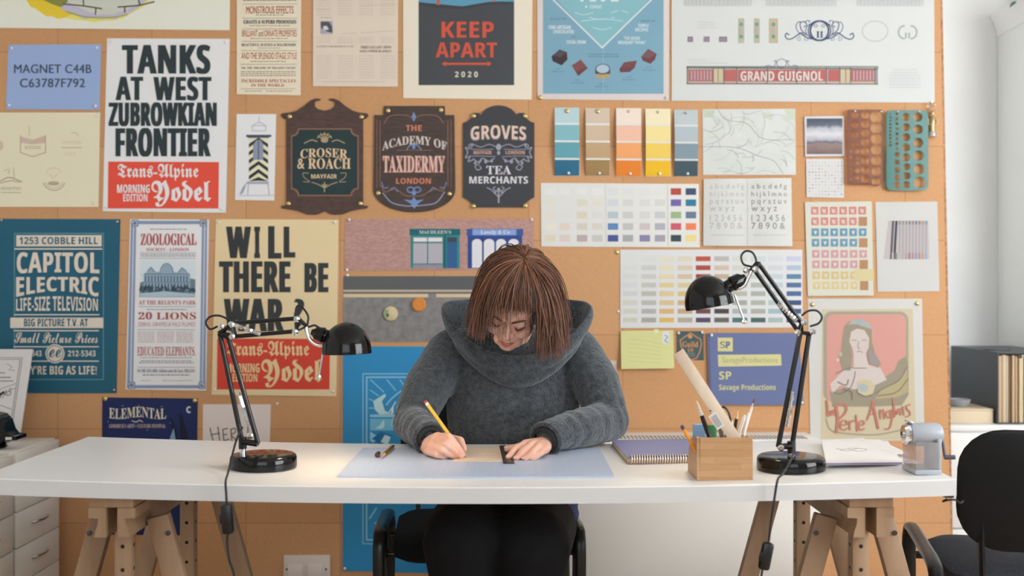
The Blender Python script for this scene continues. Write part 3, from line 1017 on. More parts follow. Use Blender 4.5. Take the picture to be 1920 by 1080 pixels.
# --- lower left
s = Sheet('television_poster', 'teal poster advertising life-size television in cream letters', 'poster', ((-45, 410), (226, 411), (219, 737), (-45, 737)), '1b4a5c', lift=0.005)
tn, te = 'b3a99c', '1b4a5c'
s.frame(27, 437, 195, 712, 1.2, '5f8389', 'border'); s.frame(24, 596, 193, 614, .8, tn, 'border')
s.rect(31, 441, 191, 462, tn, 'banner', 1); s.text('1253 COBBLE HILL', 37, 444.5, 184, 458, te, 'sansb', .005, layer=3, label='teal lettering')
s.rect(28, 465.5, 192, 468, tn, 'banner', 1)
s.text('CAPITOL', 32, 473, 187, 513, tn, 'sansb', .02, warp=lambda u, v, x, y: (x, y + v * (-2 * math.sin(math.pi * u))))
s.text('ELECTRIC', 31, 519, 186, 557, tn, 'sansb', .02, warp=lambda u, v, x, y: (x, y - v * 11 * math.sin(math.pi * u)))
s.text('LIFE-SIZE TELEVISION', 31, 560, 184, 583, tn, 'sansb', .0, warp=lambda u, v, x, y: (x, y - (1 - v) * 5 * math.sin(math.pi * u)))
s.rect(27, 589, 187, 591, tn, 'banner', 1); s.rect(20, 595.5, 194, 615, tn, 'banner', 1)
s.text('BIG PICTURE T.V. AT', 46, 597.5, 166, 612, te, 'sansb', .01, layer=3, part='lettering_teal')
s.rect(26, 619, 186, 621, tn, 'banner', 1)
s.text('Small Picture Prices', 28, 623, 184, 643, tn, 'script', .01)
s.rect(26, 649, 186, 651, tn, 'banner', 1); s.rect(26, 676, 186, 678, tn, 'banner', 1)
s.ell(104, 663, 18, 18, tn, 'roundel', 2); s.ring(104, 663, 15, 15, 1.2, te, 'roundel', 3); s.text('ee', 93, 655, 115, 670, te, 'script', .02, layer=3, part='roundel')
s.text('212-5343', 128, 657, 180, 668, tn, 'sansb', .01); s.text('212-5343', 30, 657, 79, 668, tn, 'sansb', .01)
s.text("THEY'RE BIG AS LIFE!", 29, 686, 182, 702, tn, 'sansb', .01)
s.build()
pins(s, 'steel', 'teal television poster', [(0, 4, 413), (1, 221, 416), (2, 215, 731)])

s = Sheet('zoo_poster', 'tall white zoological society poster with a blue border and palm house picture', 'poster', ((244, 411), (392, 412), (387, 732), (236, 730)), 'c5c1c1', lift=0.004)
bo, rd, ng = '737f96', '94423f', '6d6d78'
for a in ((246, 414, 389, 420.5), (239, 722, 385, 728)):
    s.rect(*a, bo, 'border', 1)
s.grid('border', bo, ((246, 414), (256, 414), (250, 728), (238.5, 728)), 1, 6); s.grid('border', bo, ((379, 414), (389, 414), (385.5, 728), (375, 728)), 1, 6)
s.grid('border', 'a3a9b8', ((249.5, 424), (252, 424), (247, 718), (244, 718)), 2, 6); s.grid('border', 'a3a9b8', ((383, 424), (385.5, 424), (381, 718), (378.5, 718)), 2, 6)
for x, y in ((253, 418), (381, 418), (247, 722), (379, 722)):
    s.rect(x - 6, y - 6, x + 7, y + 7, '5f6b84', 'border', 2); s.frame(x - 4, y - 4, x + 5, y + 5, 1.2, 'a8afbf', 'border', 3)
s.micro(282, 429, 350, 432.5, 1, ng, align='c')
s.text('ZOOLOGICAL', 264, 438, 369, 460, rd, 'serif', .02)
s.text('SOCIETY - LONDON', 275, 465, 355, 471, rd, 'serif', .0)
s.line([(263, 474), (368, 474)], .8, ng); s.micro(264, 476.5, 367, 482.5, 2, ng); s.line([(262, 484.5), (367, 484.5)], .8, ng)
s.rect(263, 488, 367, 557, 'b3bcc4', 'engraving', 1); s.poly([(263, 530), (290, 520), (330, 516), (367, 524), (366, 557), (262, 557)], '5b6f7c', 'engraving', 2)
s.poly([(270, 545), (270, 514), (277, 508), (284, 502), (291, 509), (302, 510), (304, 499), (313, 493), (323, 499), (326, 510), (334, 511), (342, 503), (350, 508), (357, 515), (357, 545)], '7f91a0', 'engraving', 3)
for x in range(272, 356, 6):
    s.rect(x, 517, x + 2.5, 528, '46586a', 'engraving', 4, n=1); s.rect(x + 1, 531, x + 3.5, 543, '3b4c58', 'engraving', 4, n=1)
for p in ((270, 514, 357, 514), (270, 529, 357, 529), (268, 545, 360, 545)):
    s.line([(p[0], p[1]), (p[2], p[3])], 1.2, '45586a', 'engraving', 5)
s.ring(313, 512, 12, 18, 1.1, '45586a', 'engraving', 5, a0=180, a1=360); s.line([(277, 508), (284, 501), (291, 509)], 1.2, '45586a', 'engraving', 5); s.line([(334, 511), (342, 502), (350, 508)], 1.2, '45586a', 'engraving', 5)
rr = random.Random(5)
for k in range(38):
    x = rr.uniform(264, 364)
    s.ell(x, rr.uniform(538, 546), rr.uniform(2, 4), rr.uniform(2, 5), '34454f', 'engraving', 5, n=8)
s.poly([(263, 550), (310, 546), (366, 551), (366, 556), (263, 557)], '94a3ad', 'engraving', 6)
s.text("AT THE REGENT'S PARK", 261, 563, 368, 571, rd, 'serif', .0)
s.line([(262, 575), (367, 575)], .8, ng); s.micro(276, 579.5, 350, 583, 1, ng)
s.text('20 LIONS', 260, 585, 368, 599, rd, 'serif', .02)
s.text('ZEBRAS, GIRAFFES & WILD PLUMED', 259, 604, 367, 613, 'a5716b', 'sans', .005)
s.line([(258, 618), (366, 618)], .8, ng)
for x in (259, 295, 331):
    s.micro(x, 622, x + 32, 644, 6, 'a58f8d', seed=x)
s.text('EDUCATED ELEPHANTS.', 258, 650, 367, 667, rd, 'serif', .0)
s.micro(264, 670, 360, 672.5, 1, ng); s.micro(261, 676, 364, 682.5, 2, ng, align='c', ragged=.1); s.line([(259, 688.5), (366, 688.5)], .8, ng)
s.text('ON THE LINE SIDE. Children under the Years, SHILLING', 258, 692, 366, 699, '4b4d5c', 'serif', .01); s.micro(268, 702, 356, 706, 1, ng); s.micro(265, 713, 283, 715, 1, ng); s.micro(305, 713, 362, 715, 1, ng)
s.build()
pins(s, 'steel', 'ZOOLOGICAL poster', [(0, 249, 417), (1, 385, 416), (2, 381, 722), (3, 242, 720)])

s = Sheet('newspaper_bill', 'tan newspaper bill with black WILL THERE BE WAR? headline above red masthead', 'poster', ((405, 411), (635, 412), (631, 743), (397, 740)), 'c7b48e', lift=0.004)
wood(s, (('W', 424, 425, 471, 484), ('I', 477, 425, 488, 484), ('L', 503, 424, 528, 485), ('L', 532, 425, 554, 483), ('THERE', 411, 490, 545, 548), ('BE', 571, 493, 616, 548), ('WAR', 420, 560, 533, 621), ('?', 551, 560, 571, 612)), '2e3233')
masthead(s, 408, 634.5, 619, 730, 'd0b184', 'b83b2c')
s.build()
pins(s, 'white', 'tan newspaper bill', [(0, 411, 417), (1, 628, 417), (2, 625, 734), (3, 405, 730)])

# --- middle: shop fronts, rails, blue print
brick = mat('printed_brick', 'a97f76', 0.65)
nt, b = nodes(brick)
tc = nt.nodes.new('ShaderNodeTexCoord'); sp = nt.nodes.new('ShaderNodeSeparateXYZ'); cb = nt.nodes.new('ShaderNodeCombineXYZ')
nt.links.new(tc.outputs['Object'], sp.inputs[0]); nt.links.new(sp.outputs['X'], cb.inputs['X']); nt.links.new(sp.outputs['Z'], cb.inputs['Y'])
bk = nt.nodes.new('ShaderNodeTexBrick')
for k, v in (('Scale', 1.0), ('Brick Width', .0125), ('Row Height', .0042), ('Mortar Size', .0006)):
    bk.inputs[k].default_value = v
bk.inputs['Color1'].default_value = (*lin('a86f66'), 1); bk.inputs['Color2'].default_value = (*lin('c09086'), 1); bk.inputs['Mortar'].default_value = (*lin('c9ada4'), 1)
nt.links.new(cb.outputs[0], bk.inputs['Vector']); nt.links.new(bk.outputs['Color'], b.inputs['Base Color'])
s = Sheet('shopfront_print', 'wide print of a red brick wall with a green and a blue shopfront', 'print', ((647, 411), (1001, 410), (1000, 506), (646, 508)), brick, lift=0.003)
tl_, dt = '2f7f80', '1f5e66'
s.rect(768, 429, 863, 441, dt, 'green_shopfront', 1); s.text("MAUDLEEN'S", 786, 432, 846, 438.5, 'c7cfcb', 'serif', .01)
s.rect(770, 441, 862, 503, tl_, 'green_shopfront', 1); s.rect(775, 445, 830, 494, 'aaa6ac', 'green_shopfront', 2); s.rect(776, 446, 829, 453, 'd5d0d0', 'green_shopfront', 3); s.rect(801, 445, 803, 494, tl_, 'green_shopfront', 4); s.rect(775, 453.5, 830, 456, tl_, 'green_shopfront', 4); s.rect(775, 496, 830, 503, '8f8594', 'green_shopfront', 2)
s.rect(838, 446, 857, 503, '2f5a86', 'green_shopfront', 2); s.rect(839, 445, 856, 454, '3a4248', 'green_shopfront', 3); s.rect(832, 441, 836, 503, dt, 'green_shopfront', 3)
s.rect(875, 429, 981, 442, '3d558e', 'blue_shopfront', 1); s.rect(886, 430, 968, 441, '7e97c9', 'blue_shopfront', 2); s.text('Lovely & Co', 901, 431.5, 956, 441, 'e3e3ea', 'serif', .01, layer=3)
s.rect(877, 442, 979, 503, '2f4683', 'blue_shopfront', 1)
for x0, x1 in ((885, 904), (907, 927), (930, 949), (953, 973)):
    s.rect(x0, 456, x1, 502, 'd3d2d6', 'blue_shopfront', 2); s.ell((x0 + x1) / 2, 456, (x1 - x0) / 2, 8, 'd3d2d6', 'blue_shopfront', 3)
s.rect(904.5, 445, 906.5, 503, '24386d', 'blue_shopfront', 4)
s.build()
pins(s, 'white', 'brick shopfront print', [(0, 655, 412), (3, 651, 506), (1, 997, 412)])

gm = mat('printed_asphalt', '8a8786', 0.7)
add_noise(gm, '7d7a79', '938f8d', 40)
s = Sheet('street_print', 'grey street print with a dark band and cream kerb lines', 'print', ((644, 518), (1000, 517), (999, 640), (643, 641)), gm, lift=0.003)
s.rect(644, 518, 1000, 543, '5a5a5b', 'kerb', 1); s.rect(644, 543.5, 1000, 547, 'b8aa98', 'kerb', 1); s.rect(644, 547, 1000, 551, '6c6663', 'kerb', 1); s.rect(644, 551, 803, 557.5, 'cbb694', 'kerb', 1); s.rect(818, 551, 1000, 557.5, 'cbb694', 'kerb', 1)
s.build()
pins(s, 'white', 'grey street print', [(0, 652, 516)])

def disc(px, py, r, name, label, m, draw):
    bm = bmesh.new()
    p = W(px, py, DW)
    rr = r * DW / F
    lathe(bm, [(0, 0), (rr, 0), (rr, -.003), (rr * .92, -.0045), (0, -.005)], (p.x, DW - .0045, p.z), (0, 1, 0), 36)
    o = tag(finish(bm, name, m), label, 'badge')
    draw(o, p, rr)
def d1(o, p, rr):
    bm = bmesh.new()
    y = DW - .0103
    def bl(pts):
        vs = [bm.verts.new((p.x + a * rr, y, p.z + c * rr)) for a, c in pts]
        return bm.faces.new(vs)
    f = bl([(-.8, .5), (-.3, .6), (-.45, .1), (-.2, -.2), (-.55, -.6), (-.85, -.1)]); f.material_index = 0
    f = bl([(-.55, -.05), (-.3, .0), (-.3, -.35), (-.5, -.45)]); f.material_index = 1
    finish(bm, 'drawn_pattern', [mat('badge_green', '7fae86', .6), mat('badge_red', 'c0603c', .6)], o, smooth=False)
def d2(o, p, rr):
    bm = bmesh.new()
    tube(bm, [(p.x + rr * .8 * math.cos(t), DW - .0098, p.z + rr * .8 * math.sin(t)) for t in [k * math.pi / 18 for k in range(37)]], .0008, 6)
    tube(bm, [(p.x + rr * .45 * math.cos(t), DW - .0098, p.z + rr * .4 * math.sin(t)) for t in [k * math.pi / 18 for k in range(37)]], .0006, 6)
    finish(bm, 'raised_ring', mat('badge_orange_dark', 'c97a30', .6), o)
disc(733, 588, 13.5, 'round_badge', 'cream round badge with a green and red drawing on the grey street print', mat('badge_cream', 'd8c49a', .6), d1)
disc(786, 571, 13, 'round_badge', 'plain orange round badge on the grey street print', mat('badge_orange', 'ea9440', .6), d2)

s = Sheet('festival_poster', 'large bright blue poster with pale line art hanging behind the chair', 'poster', ((643, 649), (942, 650), (940, 1078), (643, 1070)), '2f86b8', lift=0.005)
pl = '8fc3da'
s.frame(680, 700, 905, 1020, 1.6, pl, 'border'); s.frame(686.5, 706, 899, 1013, 2.4, pl, 'border')
for p in (((695, 712), (720, 735)), ((726, 712), (742, 732)), ((750, 712), (757, 722)), ((694, 731), (710, 742)), ((692, 765), (704, 765)), ((692, 748), (703, 752)), ((830, 712), (822, 725)), ((860, 712), (848, 732))):
    s.line(p, 1.8, pl, 'sun_rays')
s.ring(800, 812, 92, 92, 2.6, pl, 'ribbon', a0=215, a1=325); s.ring(800, 812, 68, 68, 2.2, pl, 'ribbon', a0=190, a1=350)
s.poly([(700, 752), (722, 738), (724, 742), (716, 752), (722, 770), (735, 776), (712, 777), (703, 768)], 'b4d4de', 'ribbon', 2)
s.text('TALL TALES', 729, 740, 871, 756, 'cfe3ea', 'sansb', .02, warp=lambda u, v, x, y: (x, 812 - math.sqrt(max(78 ** 2 - (x - 800) ** 2, 0)) + (y - 748)))
s.rect(694, 777, 890, 782, pl, 'books', 2); s.rect(694, 785, 890, 807, '6fb4cf', 'books', 1); s.poly([(703, 803), (712, 798), (720, 786), (721, 800), (715, 804)], 'b4d4de', 'books', 2)
s.poly([(694, 809), (712, 820), (700, 830), (694, 826)], pl, 'books', 2); s.poly([(697, 823), (714, 809), (736, 816), (724, 836), (712, 833)], '1d699c', 'books', 2); s.poly([(714, 828), (722, 815), (733, 819), (727, 834)], 'b4d4de', 'books', 3)
for p in (((694, 838), (735, 862)), ((706, 952), (693, 972)), ((730, 955), (725, 968))):
    s.line(p, 2.6, pl, 'books')
s.poly([(702, 981), (718, 969), (742, 981), (737, 990), (716, 996)], 'a9cfdc', 'books', 2); s.line([(702, 983), (720, 984), (742, 982)], 1.2, '2f86b8', 'books', 3); s.poly([(702, 1004), (716, 992), (720, 1004)], 'a9cfdc', 'books', 2)
s.poly([(768, 965), (777, 958), (777, 968)], 'a9cfdc', 'books', 2)
s.build()
pins(s, 'white', 'bright blue poster', [(3, 647, 1065)])

s = Sheet('festival_flyer', 'dark navy arts festival flyer with a moon and night scene', 'poster', ((192, 745), (371, 747), (368, 1004), (191, 1002)), '1b2444', lift=0.003)
s.rect(195, 750, 367, 1000, '18234c', 'night_scene', 1)
s.text('ELEMENTAL', 205, 764, 312, 784, 'cfb8a0', 'serif', .0, layer=2, warp=lambda u, v, x, y: (x, y + 2 * math.sin(9 * u)))
s.curve([(248, 789), (256, 791), (262, 788), (268, 791)], 1.4, 'cfb8a0', 'lettering')
s.text("LIMERICK'S ARTS + CULTURE FESTIVAL", 205, 795, 311, 802, 'b59f93', 'serif', .0)
s.ring(355, 768, 4, 5, 2.5, 'd5d5dc', 'moon', a0=60, a1=300)
s.poly([(318, 783), (322, 783), (333, 812), (334, 832), (316, 832), (324, 810)], '14182c', 'night_scene', 2); s.poly([(337, 776), (341, 776), (352, 812), (354, 832), (338, 832)], '14182c', 'night_scene', 2); s.poly([(316, 830), (326, 802), (330, 826), (322, 834)], '6d84a0', 'night_scene', 3)
for k in range(40):
    s.ell(rr.uniform(198, 365), rr.uniform(752, 990), .9, .9, '8fa3cf', 'stars', 2, n=6)
s.build()
pins(s, 'brass', 'navy festival flyer', [(0, 198, 748), (1, 366, 751)])

s = Sheet('hand_lettered_note', 'white paper hand lettered HERE behind the lamp with the low shade', 'paper', ((381, 758), (508, 758), (504, 936), (380, 934)), 'c7bdb8', lift=0.004)
hk = '55504c'
for st in (((394, 802), (400, 827)), ((409, 800), (412, 826)), ((396, 815), (412, 812)), ((418, 805), (420, 826)), ((418, 805), (427, 803)), ((419, 815), (426, 814)), ((420, 826), (430, 823)), ((433, 804), (435, 826)), ((447, 806), (449, 820)), ((447, 805), (454, 803)), ((448, 813), (453, 812)), ((449, 820), (456, 818)), ((465, 800), (466, 828))):
    s.line(st, 2.0, hk, 'lettering')
s.curve([(433, 805), (441, 803), (441, 811), (434, 815), (444, 826)], 2.0, hk, 'lettering'); s.ell(415, 828, 1.6, 1.6, hk, 'lettering', 2, n=8)
s.build()
pin(520, 757, 'white', 'white push pin alone on bare cork beside the hand lettered note', None, 'small white push pins on the board')

# --- right block: paint cards
CARDS = [(1040, 202, 1086, 330, ('b1c8cc', '7eb0b8', '5f9ca8', '2c6884'), 'blue and teal'), (1098, 203, 1143, 330, ('cbb9a6', 'c6b095', 'b89b76', '9b7d50'), 'beige and brown'),
         (1155, 203, 1202, 331, ('ebd6c8', 'f0b8a0', 'f0a066', 'e0802e'), 'pink to orange'), (1210, 204, 1257, 331, ('ecdcb6', 'efd492', 'eec45c', 'efb624'), 'pale to bright yellow'),
         (1264, 206, 1308, 331, ('bcc6c6', 'afbbc0', '8296a0', '42565e'), 'grey to slate')]
for x0, y0, x1, y1, cols, nm in CARDS:
    s = Sheet('paint_card', 'narrow paint card with four bands of %s' % nm, 'paint card', R(x0, y0, x1, y1, -.5), 'dbdad6', group='paint cards on the board', curl=lambda u, v: 0.012 * (0.15 + v * (1 - v) * 4) * (0.9 - 0.4 * u))
    hh = (y1 - y0 + 3) / 4
    for k, c in enumerate(cols):
        s.rect(x0, y0 + k * hh, x1, y0 + (k + 1) * hh - 3.4, c, 'colour_band', 1, n=6)
    s.build()
    cxm = (x0 + x1) / 2
    pin(cxm, y0 + 6.5, 'brass' if nm[0] in 'b' else 'steel', 'round pin at the top of the %s paint card' % nm, s, 'pins on the paint cards')
    pin(cxm + 3, y1 - 5, 'white', 'white pin at the foot of the %s paint card' % nm, s, 'pins on the paint cards')

def chart(name, label, quad, xs, w, ys, h, rows, bgc, off=0.0):
    s = Sheet(name, label, 'colour chart', quad, bgc, off=off, lift=0.004)
    for x, col in zip(xs, zip(*rows)):
        for y, c in zip(ys, col):
            if c:
                s.rect(x, y, x + w, y + h, c, 'swatches', 1, n=1)
    return s
N = None
s = chart('colour_chart', 'white paint chart of small swatches with bright colours in its last columns', ((1014, 343), (1310, 345), (1312, 464), (1015, 462)),
      (1022, 1049, 1081.5, 1110, 1139.5, 1167.5, 1199, 1227.5, 1257.5, 1285.5), 19.5, (353, 374, 397, 418.5, 440.5), 12.5,
      (('e0dfdc', 'dfdfdb', 'e0dfdb', 'e0dfdc', 'd6d8d7', 'd7d9d8', 'dad9d5', 'd9d9d6', 'b04e43', '414f6e'),
       ('ded9ce', 'dddcd5', 'd7d3c5', 'dcd8cd', 'ccd1d4', 'd0d1cd', 'd4d3ce', 'cfcfcc', '6f62a0', '2f7796'),
       ('e0d8ca', 'dcdad4', 'd8cdb9', 'd9d7d1', 'b4bfc8', 'c7c7c2', 'd2d0cb', 'c3c4c6', '9bb083', '69778f'),
       ('e3dfcd', 'dcd0c3', 'd1cbbb', 'd5cec3', '5f86b4', 'bcbcba', 'c9bdbe', 'acaab4', 'c95a6c', 'e67f54'),
       ('ddd0b8', 'd9cbc5', 'b8a8a4', 'c6c2c0', '46558f', 'a3a6a8', '8a80a4', '9f9daa', '3a4a52', 'e5d28c')), 'dcdbd6')
s.line([(1135.5, 344), (1136, 462)], 1, 'd0cfca', 'fold'); s.line([(1252, 345), (1253, 463)], 1, 'd0cfca', 'fold')
s.build()
s = chart('colour_chart', 'larger white chart of long swatches partly hidden by the tall lamp', ((1163, 468), (1504, 468), (1505, 614), (1163, 615)),
      (1167.5, 1202.5, 1236, 1270.5, 1304.5, 1339, 1373, 1407.5, 1440, 1474.5), 27.5, (480.7, 497.5, 514, 530, 546, 563, 579, 595.5), 9,
      (('dcdcd9', 'd9dad7', 'e3dcc6', 'ddd2bb', 'b8553f', 'bab6b2', 'd3d4cb', 'ccd3d4', 'd3d7db', 'c3c9de'),
       ('d9dad7', 'ccccc6', 'e4dab8', 'd8c7ac', 'ac4c42', 'cdbba6', 'd0cfc4', 'c9d0d0', 'cbd2d8', 'aebfd1'),
       ('d6d7d4', 'cdcbc2', 'e2d6ae', 'd3bfa0', '9a4038', 'c2ab92', 'c4c4b8', 'c2cbc9', 'c4ced4', '5c87a8'),
       ('d5d6d4', 'c6c3b8', 'dfcb98', 'd6c696', '8c4238', 'ad9678', 'bcbcb0', 'b2b7ac', 'bccbcd', '56719c'),
       ('d0d1ce', 'bdbbae', 'dcc594', 'd9be7a', '7c4040', '9a8878', 'b6b6aa', 'abb0a6', 'c0cccc', '4c6c96'),
       ('d3cfc4', 'bdb9b2', 'dcc092', 'cdae7c', '74404a', '84756c', 'a5aaa0', 'b0b2a6', 'b4c3c4', '3a507c'),
       ('d5cfc2', 'b5b2ae', 'dab377', 'c3a680', '70444c', '50464a', 'a8b0ae', 'abada2', 'a4b8bf', '445d84'),
       ('d2ccba', 'aca79e', 'dfb868', 'b3aa98', '584a62', '6c6662', '4d7572', '4b6664', 'a9bab4', '3a4f7a')), 'dcdcdc')
s.build()
pin(1157, 473, 'brass', 'round pin on bare cork beside the upper corner of the larger colour chart', None, 'pins near the colour chart')
pin(1159, 584, 'white', 'white pin on bare cork beside the lower edge of the larger colour chart', None, 'pins near the colour chart')
pin(1009, 469, 'brass', 'round pin on bare cork just above the head of the seated person', None, 'pins near the colour chart')

# --- map, alphabet book, photo, dots
mp_m = mat('printed_map', 'c9ccc6', 0.65)
add_noise(mp_m, 'd0d3cc', 'd9dbd7', 6)
s = Sheet('street_map', 'pale street map with faint road lines beside the grey paint card', 'map', ((1317, 205), (1491, 204), (1492, 328), (1318, 328)), mp_m, lift=0.004)
rr = random.Random(11)
s.poly([(1318, 206), (1340, 206), (1337, 219), (1320, 221)], 'c5cfb8', 'park', 1); s.poly([(1470, 205), (1490, 205), (1490, 226), (1478, 222)], 'cbd3c0', 'park', 1); s.poly([(1432, 210), (1452, 214), (1446, 226), (1434, 222)], 'cdd4c4', 'park', 1)
for k in range(46):
    x, y, a = rr.uniform(1322, 1486), rr.uniform(208, 324), rr.uniform(0, math.pi)
    l = rr.uniform(6, 26)
    pts = [(min(max(x + l * t * math.cos(a + .3 * t) + rr.uniform(-1, 1), 1319), 1489), min(max(y + l * t * math.sin(a + .3 * t), 207), 326)) for t in (-1, -.3, .4, 1)]
    s.curve(pts, rr.choice((.8, 1.1)), rr.choice(('bcc0bf', 'b0b6b8', 'c4c6bd', 'b4bcc9')), 'roads', 2, 4)
s.curve([(1318, 275), (1380, 277), (1420, 292), (1450, 302), (1468, 326)], 1.4, 'b3b7bd', 'roads', 2)
s.curve([(1345, 205), (1362, 225), (1400, 232), (1430, 260), (1488, 262)], 1.4, 'b8bbb8', 'roads', 2)
s.build()

s = Sheet('alphabet_spread', 'open pale booklet spread of hand drawn lowercase alphabets and numerals', 'booklet', ((1319, 336), (1483, 334), (1485, 462), (1318, 461)), 'd7d7d2', curl=lambda u, v: 0.004 + 0.006 * abs(math.sin(math.pi * 2 * u)))
for x0, x1, c in ((1330, 1394, 'bdbdb9'), (1408, 1474, '9a9a98')):
    for k, (t, w) in enumerate((('a b c d e f g', 1), ('h i j k l m n o', 1), ('p q r s t u v', 1), ('w x y z', .72), ('1 2 3 4 5 6', .95), ('7 8 9 0 &', .95))):
        s.text(t, x0, 345 + k * 14.5, x0 + (x1 - x0) * w, 357 + k * 14.5, c, 'sans', .0, part='alphabet')
s.line([(1400, 336), (1401, 461)], 1.2, 'c6c6c0', 'fold'); s.micro(1332, 440, 1394, 445, 1, 'c9c9c5'); s.micro(1412, 440, 1472, 445, 1, 'c9c9c5')
s.build()

s = Sheet('landscape_photo', 'small square photo of a pale cloud over a brown field', 'photo', ((1507.5, 219), (1581.5, 218), (1582.5, 293), (1509, 294)), 'dcdcdf', off=0.003, thick=0.002, lift=0.001)
pm = mat('printed_cloudscape', '777788', 0.4)
nt, b = nodes(pm)
tc = nt.nodes.new('ShaderNodeTexCoord'); sp = nt.nodes.new('ShaderNodeSeparateXYZ'); nt.links.new(tc.outputs['Generated'], sp.inputs[0])
nz = nt.nodes.new('ShaderNodeTexNoise'); nz.inputs['Scale'].default_value = 5; nt.links.new(tc.outputs['Generated'], nz.inputs['Vector'])
ad = nt.nodes.new('ShaderNodeMath'); ad.operation = 'MULTIPLY_ADD'; ad.inputs[1].default_value = .16; nt.links.new(nz.outputs['Fac'], ad.inputs[0]); nt.links.new(sp.outputs['Z'], ad.inputs[2])
cr_ = nt.nodes.new('ShaderNodeValToRGB'); el = cr_.color_ramp.elements
el[0].position, el[0].color = 0.05, (*lin('6b5350'), 1)
el[1].position, el[1].color = 1.0, (*lin('3f4858'), 1)
for p_, c_ in ((.36, '8c7370'), (.41, '5a566c'), (.47, 'a9a8b4'), (.64, 'd4d2d4'), (.80, 'b0b0ba'), (.88, '5b6272')):
    e = el.new(p_); e.color = (*lin(c_), 1)
nt.links.new(ad.outputs[0], cr_.inputs[0]); nt.links.new(cr_.outputs[0], b.inputs['Base Color'])
s.rect(1511.5, 222.5, 1578.5, 289.5, pm, 'picture', 1)
s.build()
s = Sheet('dot_card', 'small square white card with a grid of tiny coloured dots', 'card', ((1511, 298), (1581.5, 298), (1582, 371), (1512, 370)), 'dddbd9', off=0.002, lift=0.002)
dc = ['c8bb92', '5c87a5', 'b5605a', 'd0c9c4', '3b4c62', 'd8c878', '8fb0b0', 'b9a5c0', 'd0cecb', 'd9d5d0']
for j in range(11):
    for i in range(11):
        s.ell(1517 + i * 6, 305 + j * 6, 1.1, 1.1, rr.choice(dc), 'dots', 1, n=8)
s.build()

# --- stamp sheet, pen sheet
s = Sheet('stamp_sheet', 'perforated sheet of red blue pink and yellow stamps with gaps', 'stamp sheet', ((1508.5, 379), (1632, 378), (1636, 554), (1514, 555)), 'dcdbcc', curl=lambda u, v: 0.003 + 0.010 * u * u * (1 - .3 * v))
sx = (1520, 1537.5, 1555, 1572.5, 1590, 1607.5)
for j, (y, c, skip) in enumerate(((388, 'd48a80', 0), (408, 'd48a80', 1), (428.5, '6d9cb4', 0), (448, '6d9cb4', 1), (469, 'd5a0a2', 0), (488.5, 'd5a0a2', 1), (509, 'dcc386', 0), (528, 'e0cb92', 1))):
    for i, x in enumerate(sx):
        x += j * .45
        if i == 5 and skip:
            s.rect(x, y - 1, x + 15.5, y + 16, 'b98c66', 'missing_stamp', 1, n=1)
        else:
            s.rect(x, y, x + 14, y + 14.5, c, 'stamps', 1, n=1)
            if j < 2:
                s.poly([(x + 3, y + 3), (x + 7, y + 5), (x + 11, y + 4), (x + 9, y + 8), (x + 11, y + 12), (x + 4, y + 11)], 'dfc9c0', 'stamps', 2)
            else:
                s.poly([(x + 3.5, y + 4), (x + 6, y + 5.5), (x + 7.5, y + 3.5), (x + 9, y + 5.5), (x + 11, y + 4), (x + 9, y + 9), (x + 7, y + 12)], 'dcdcd8', 'stamps', 2)
s.rect(1600, 505, 1636, 526, 'dccf9e', 'tape', 3, label='strip of yellow tape')
s.build()
s = Sheet('pencil_print', 'white sheet with a small picture of upright coloured pencils', 'print', ((1641, 379), (1757, 378), (1761, 546), (1645, 547)), 'd9d8d4', lift=0.004)
s.poly([(1665, 414), (1740, 414), (1742, 486), (1656, 486)], 'c8c1c0', 'picture', 1)
for k in range(11):
    x = 1674 + k * 6.2
    c = ('6a5f68', '41434d', '9a9498', 'a09a9c', 'a59398', '8f8a90', 'a7888c', '7d89a0', 'b07f84', 'b59a96', '8a9fb0')[k]
    s.line([(x, 416), (x - (4 if k < 2 else .5), 485)], 4.2 if k < 2 else 3.4, 'b5aeb0' if k > 1 else c, 'picture', 2)
    s.rect(x - 2, 414, x + 2, 421, c, 'picture', 3, n=1); s.rect(x - 2.5, 474, x + 1.5, 486, ('c4b9b9', '8f8d92', 'c2bcb8', 'b3b3b6', 'c3a0a2', 'a9878c', 'b98f92', '8fa0c0', 'c58f90', 'c0a0a0', '9fb2c4')[k], 'picture', 3, n=1)
s.build()

# --- notes and SP folder
s = Sheet('letter_note', 'pale yellow airmail letter with a blue corner label and faint handwriting', 'note', ((1163.5, 620), (1262, 619), (1263, 690), (1164, 691)), 'd2d093', curl=lambda u, v: 0.005 + 0.012 * v * v)
s.poly([(1242, 622), (1254, 620), (1254, 645), (1242, 643)], 'd9d8da', 'corner_label', 1); s.curve([(1246, 628), (1251, 632), (1246, 638), (1252, 642)], 2.2, '8fa0c4', 'corner_label', 2)
for k in range(6):
    s.curve([(1178, 636 + k * 8), (1205, 638 + k * 8), (1240, 645 + k * 7)], .7, 'bdbb84', 'handwriting', 1)
s.rect(1226, 617, 1234, 624, 'dedfae', 'tape', 2, label='strip of tape')
s.build()
s = Sheet('shield_label', 'small dark green label with an orange shield and lettering', 'label', ((1268.5, 621), (1319, 621), (1319.5, 675.5), (1269, 675)), '4a5a5c', lift=0.002)
oc = 'c99460'
sh = [(1294, 624), (1289, 629), (1284, 631), (1275, 638), (1277, 650), (1281, 660), (1288, 672), (1297, 676), (1306, 671), (1312, 659), (1315, 645), (1313, 636), (1304, 631), (1299, 627)]
s.line([(x, min(y, 674)) for x, y in sh], 2, oc, 'border', 2, closed=True)
s.ell(1294, 631, 4, 4, oc, 'border', 2); s.text('Guild', 1279, 640, 1309, 651, oc, 'serif', .02); s.text('GB', 1289, 653, 1300, 659, oc, 'sansb', .02); s.micro(1286, 661, 1305, 670, 3, '8b928c', align='c', ragged=.3)
s.build()
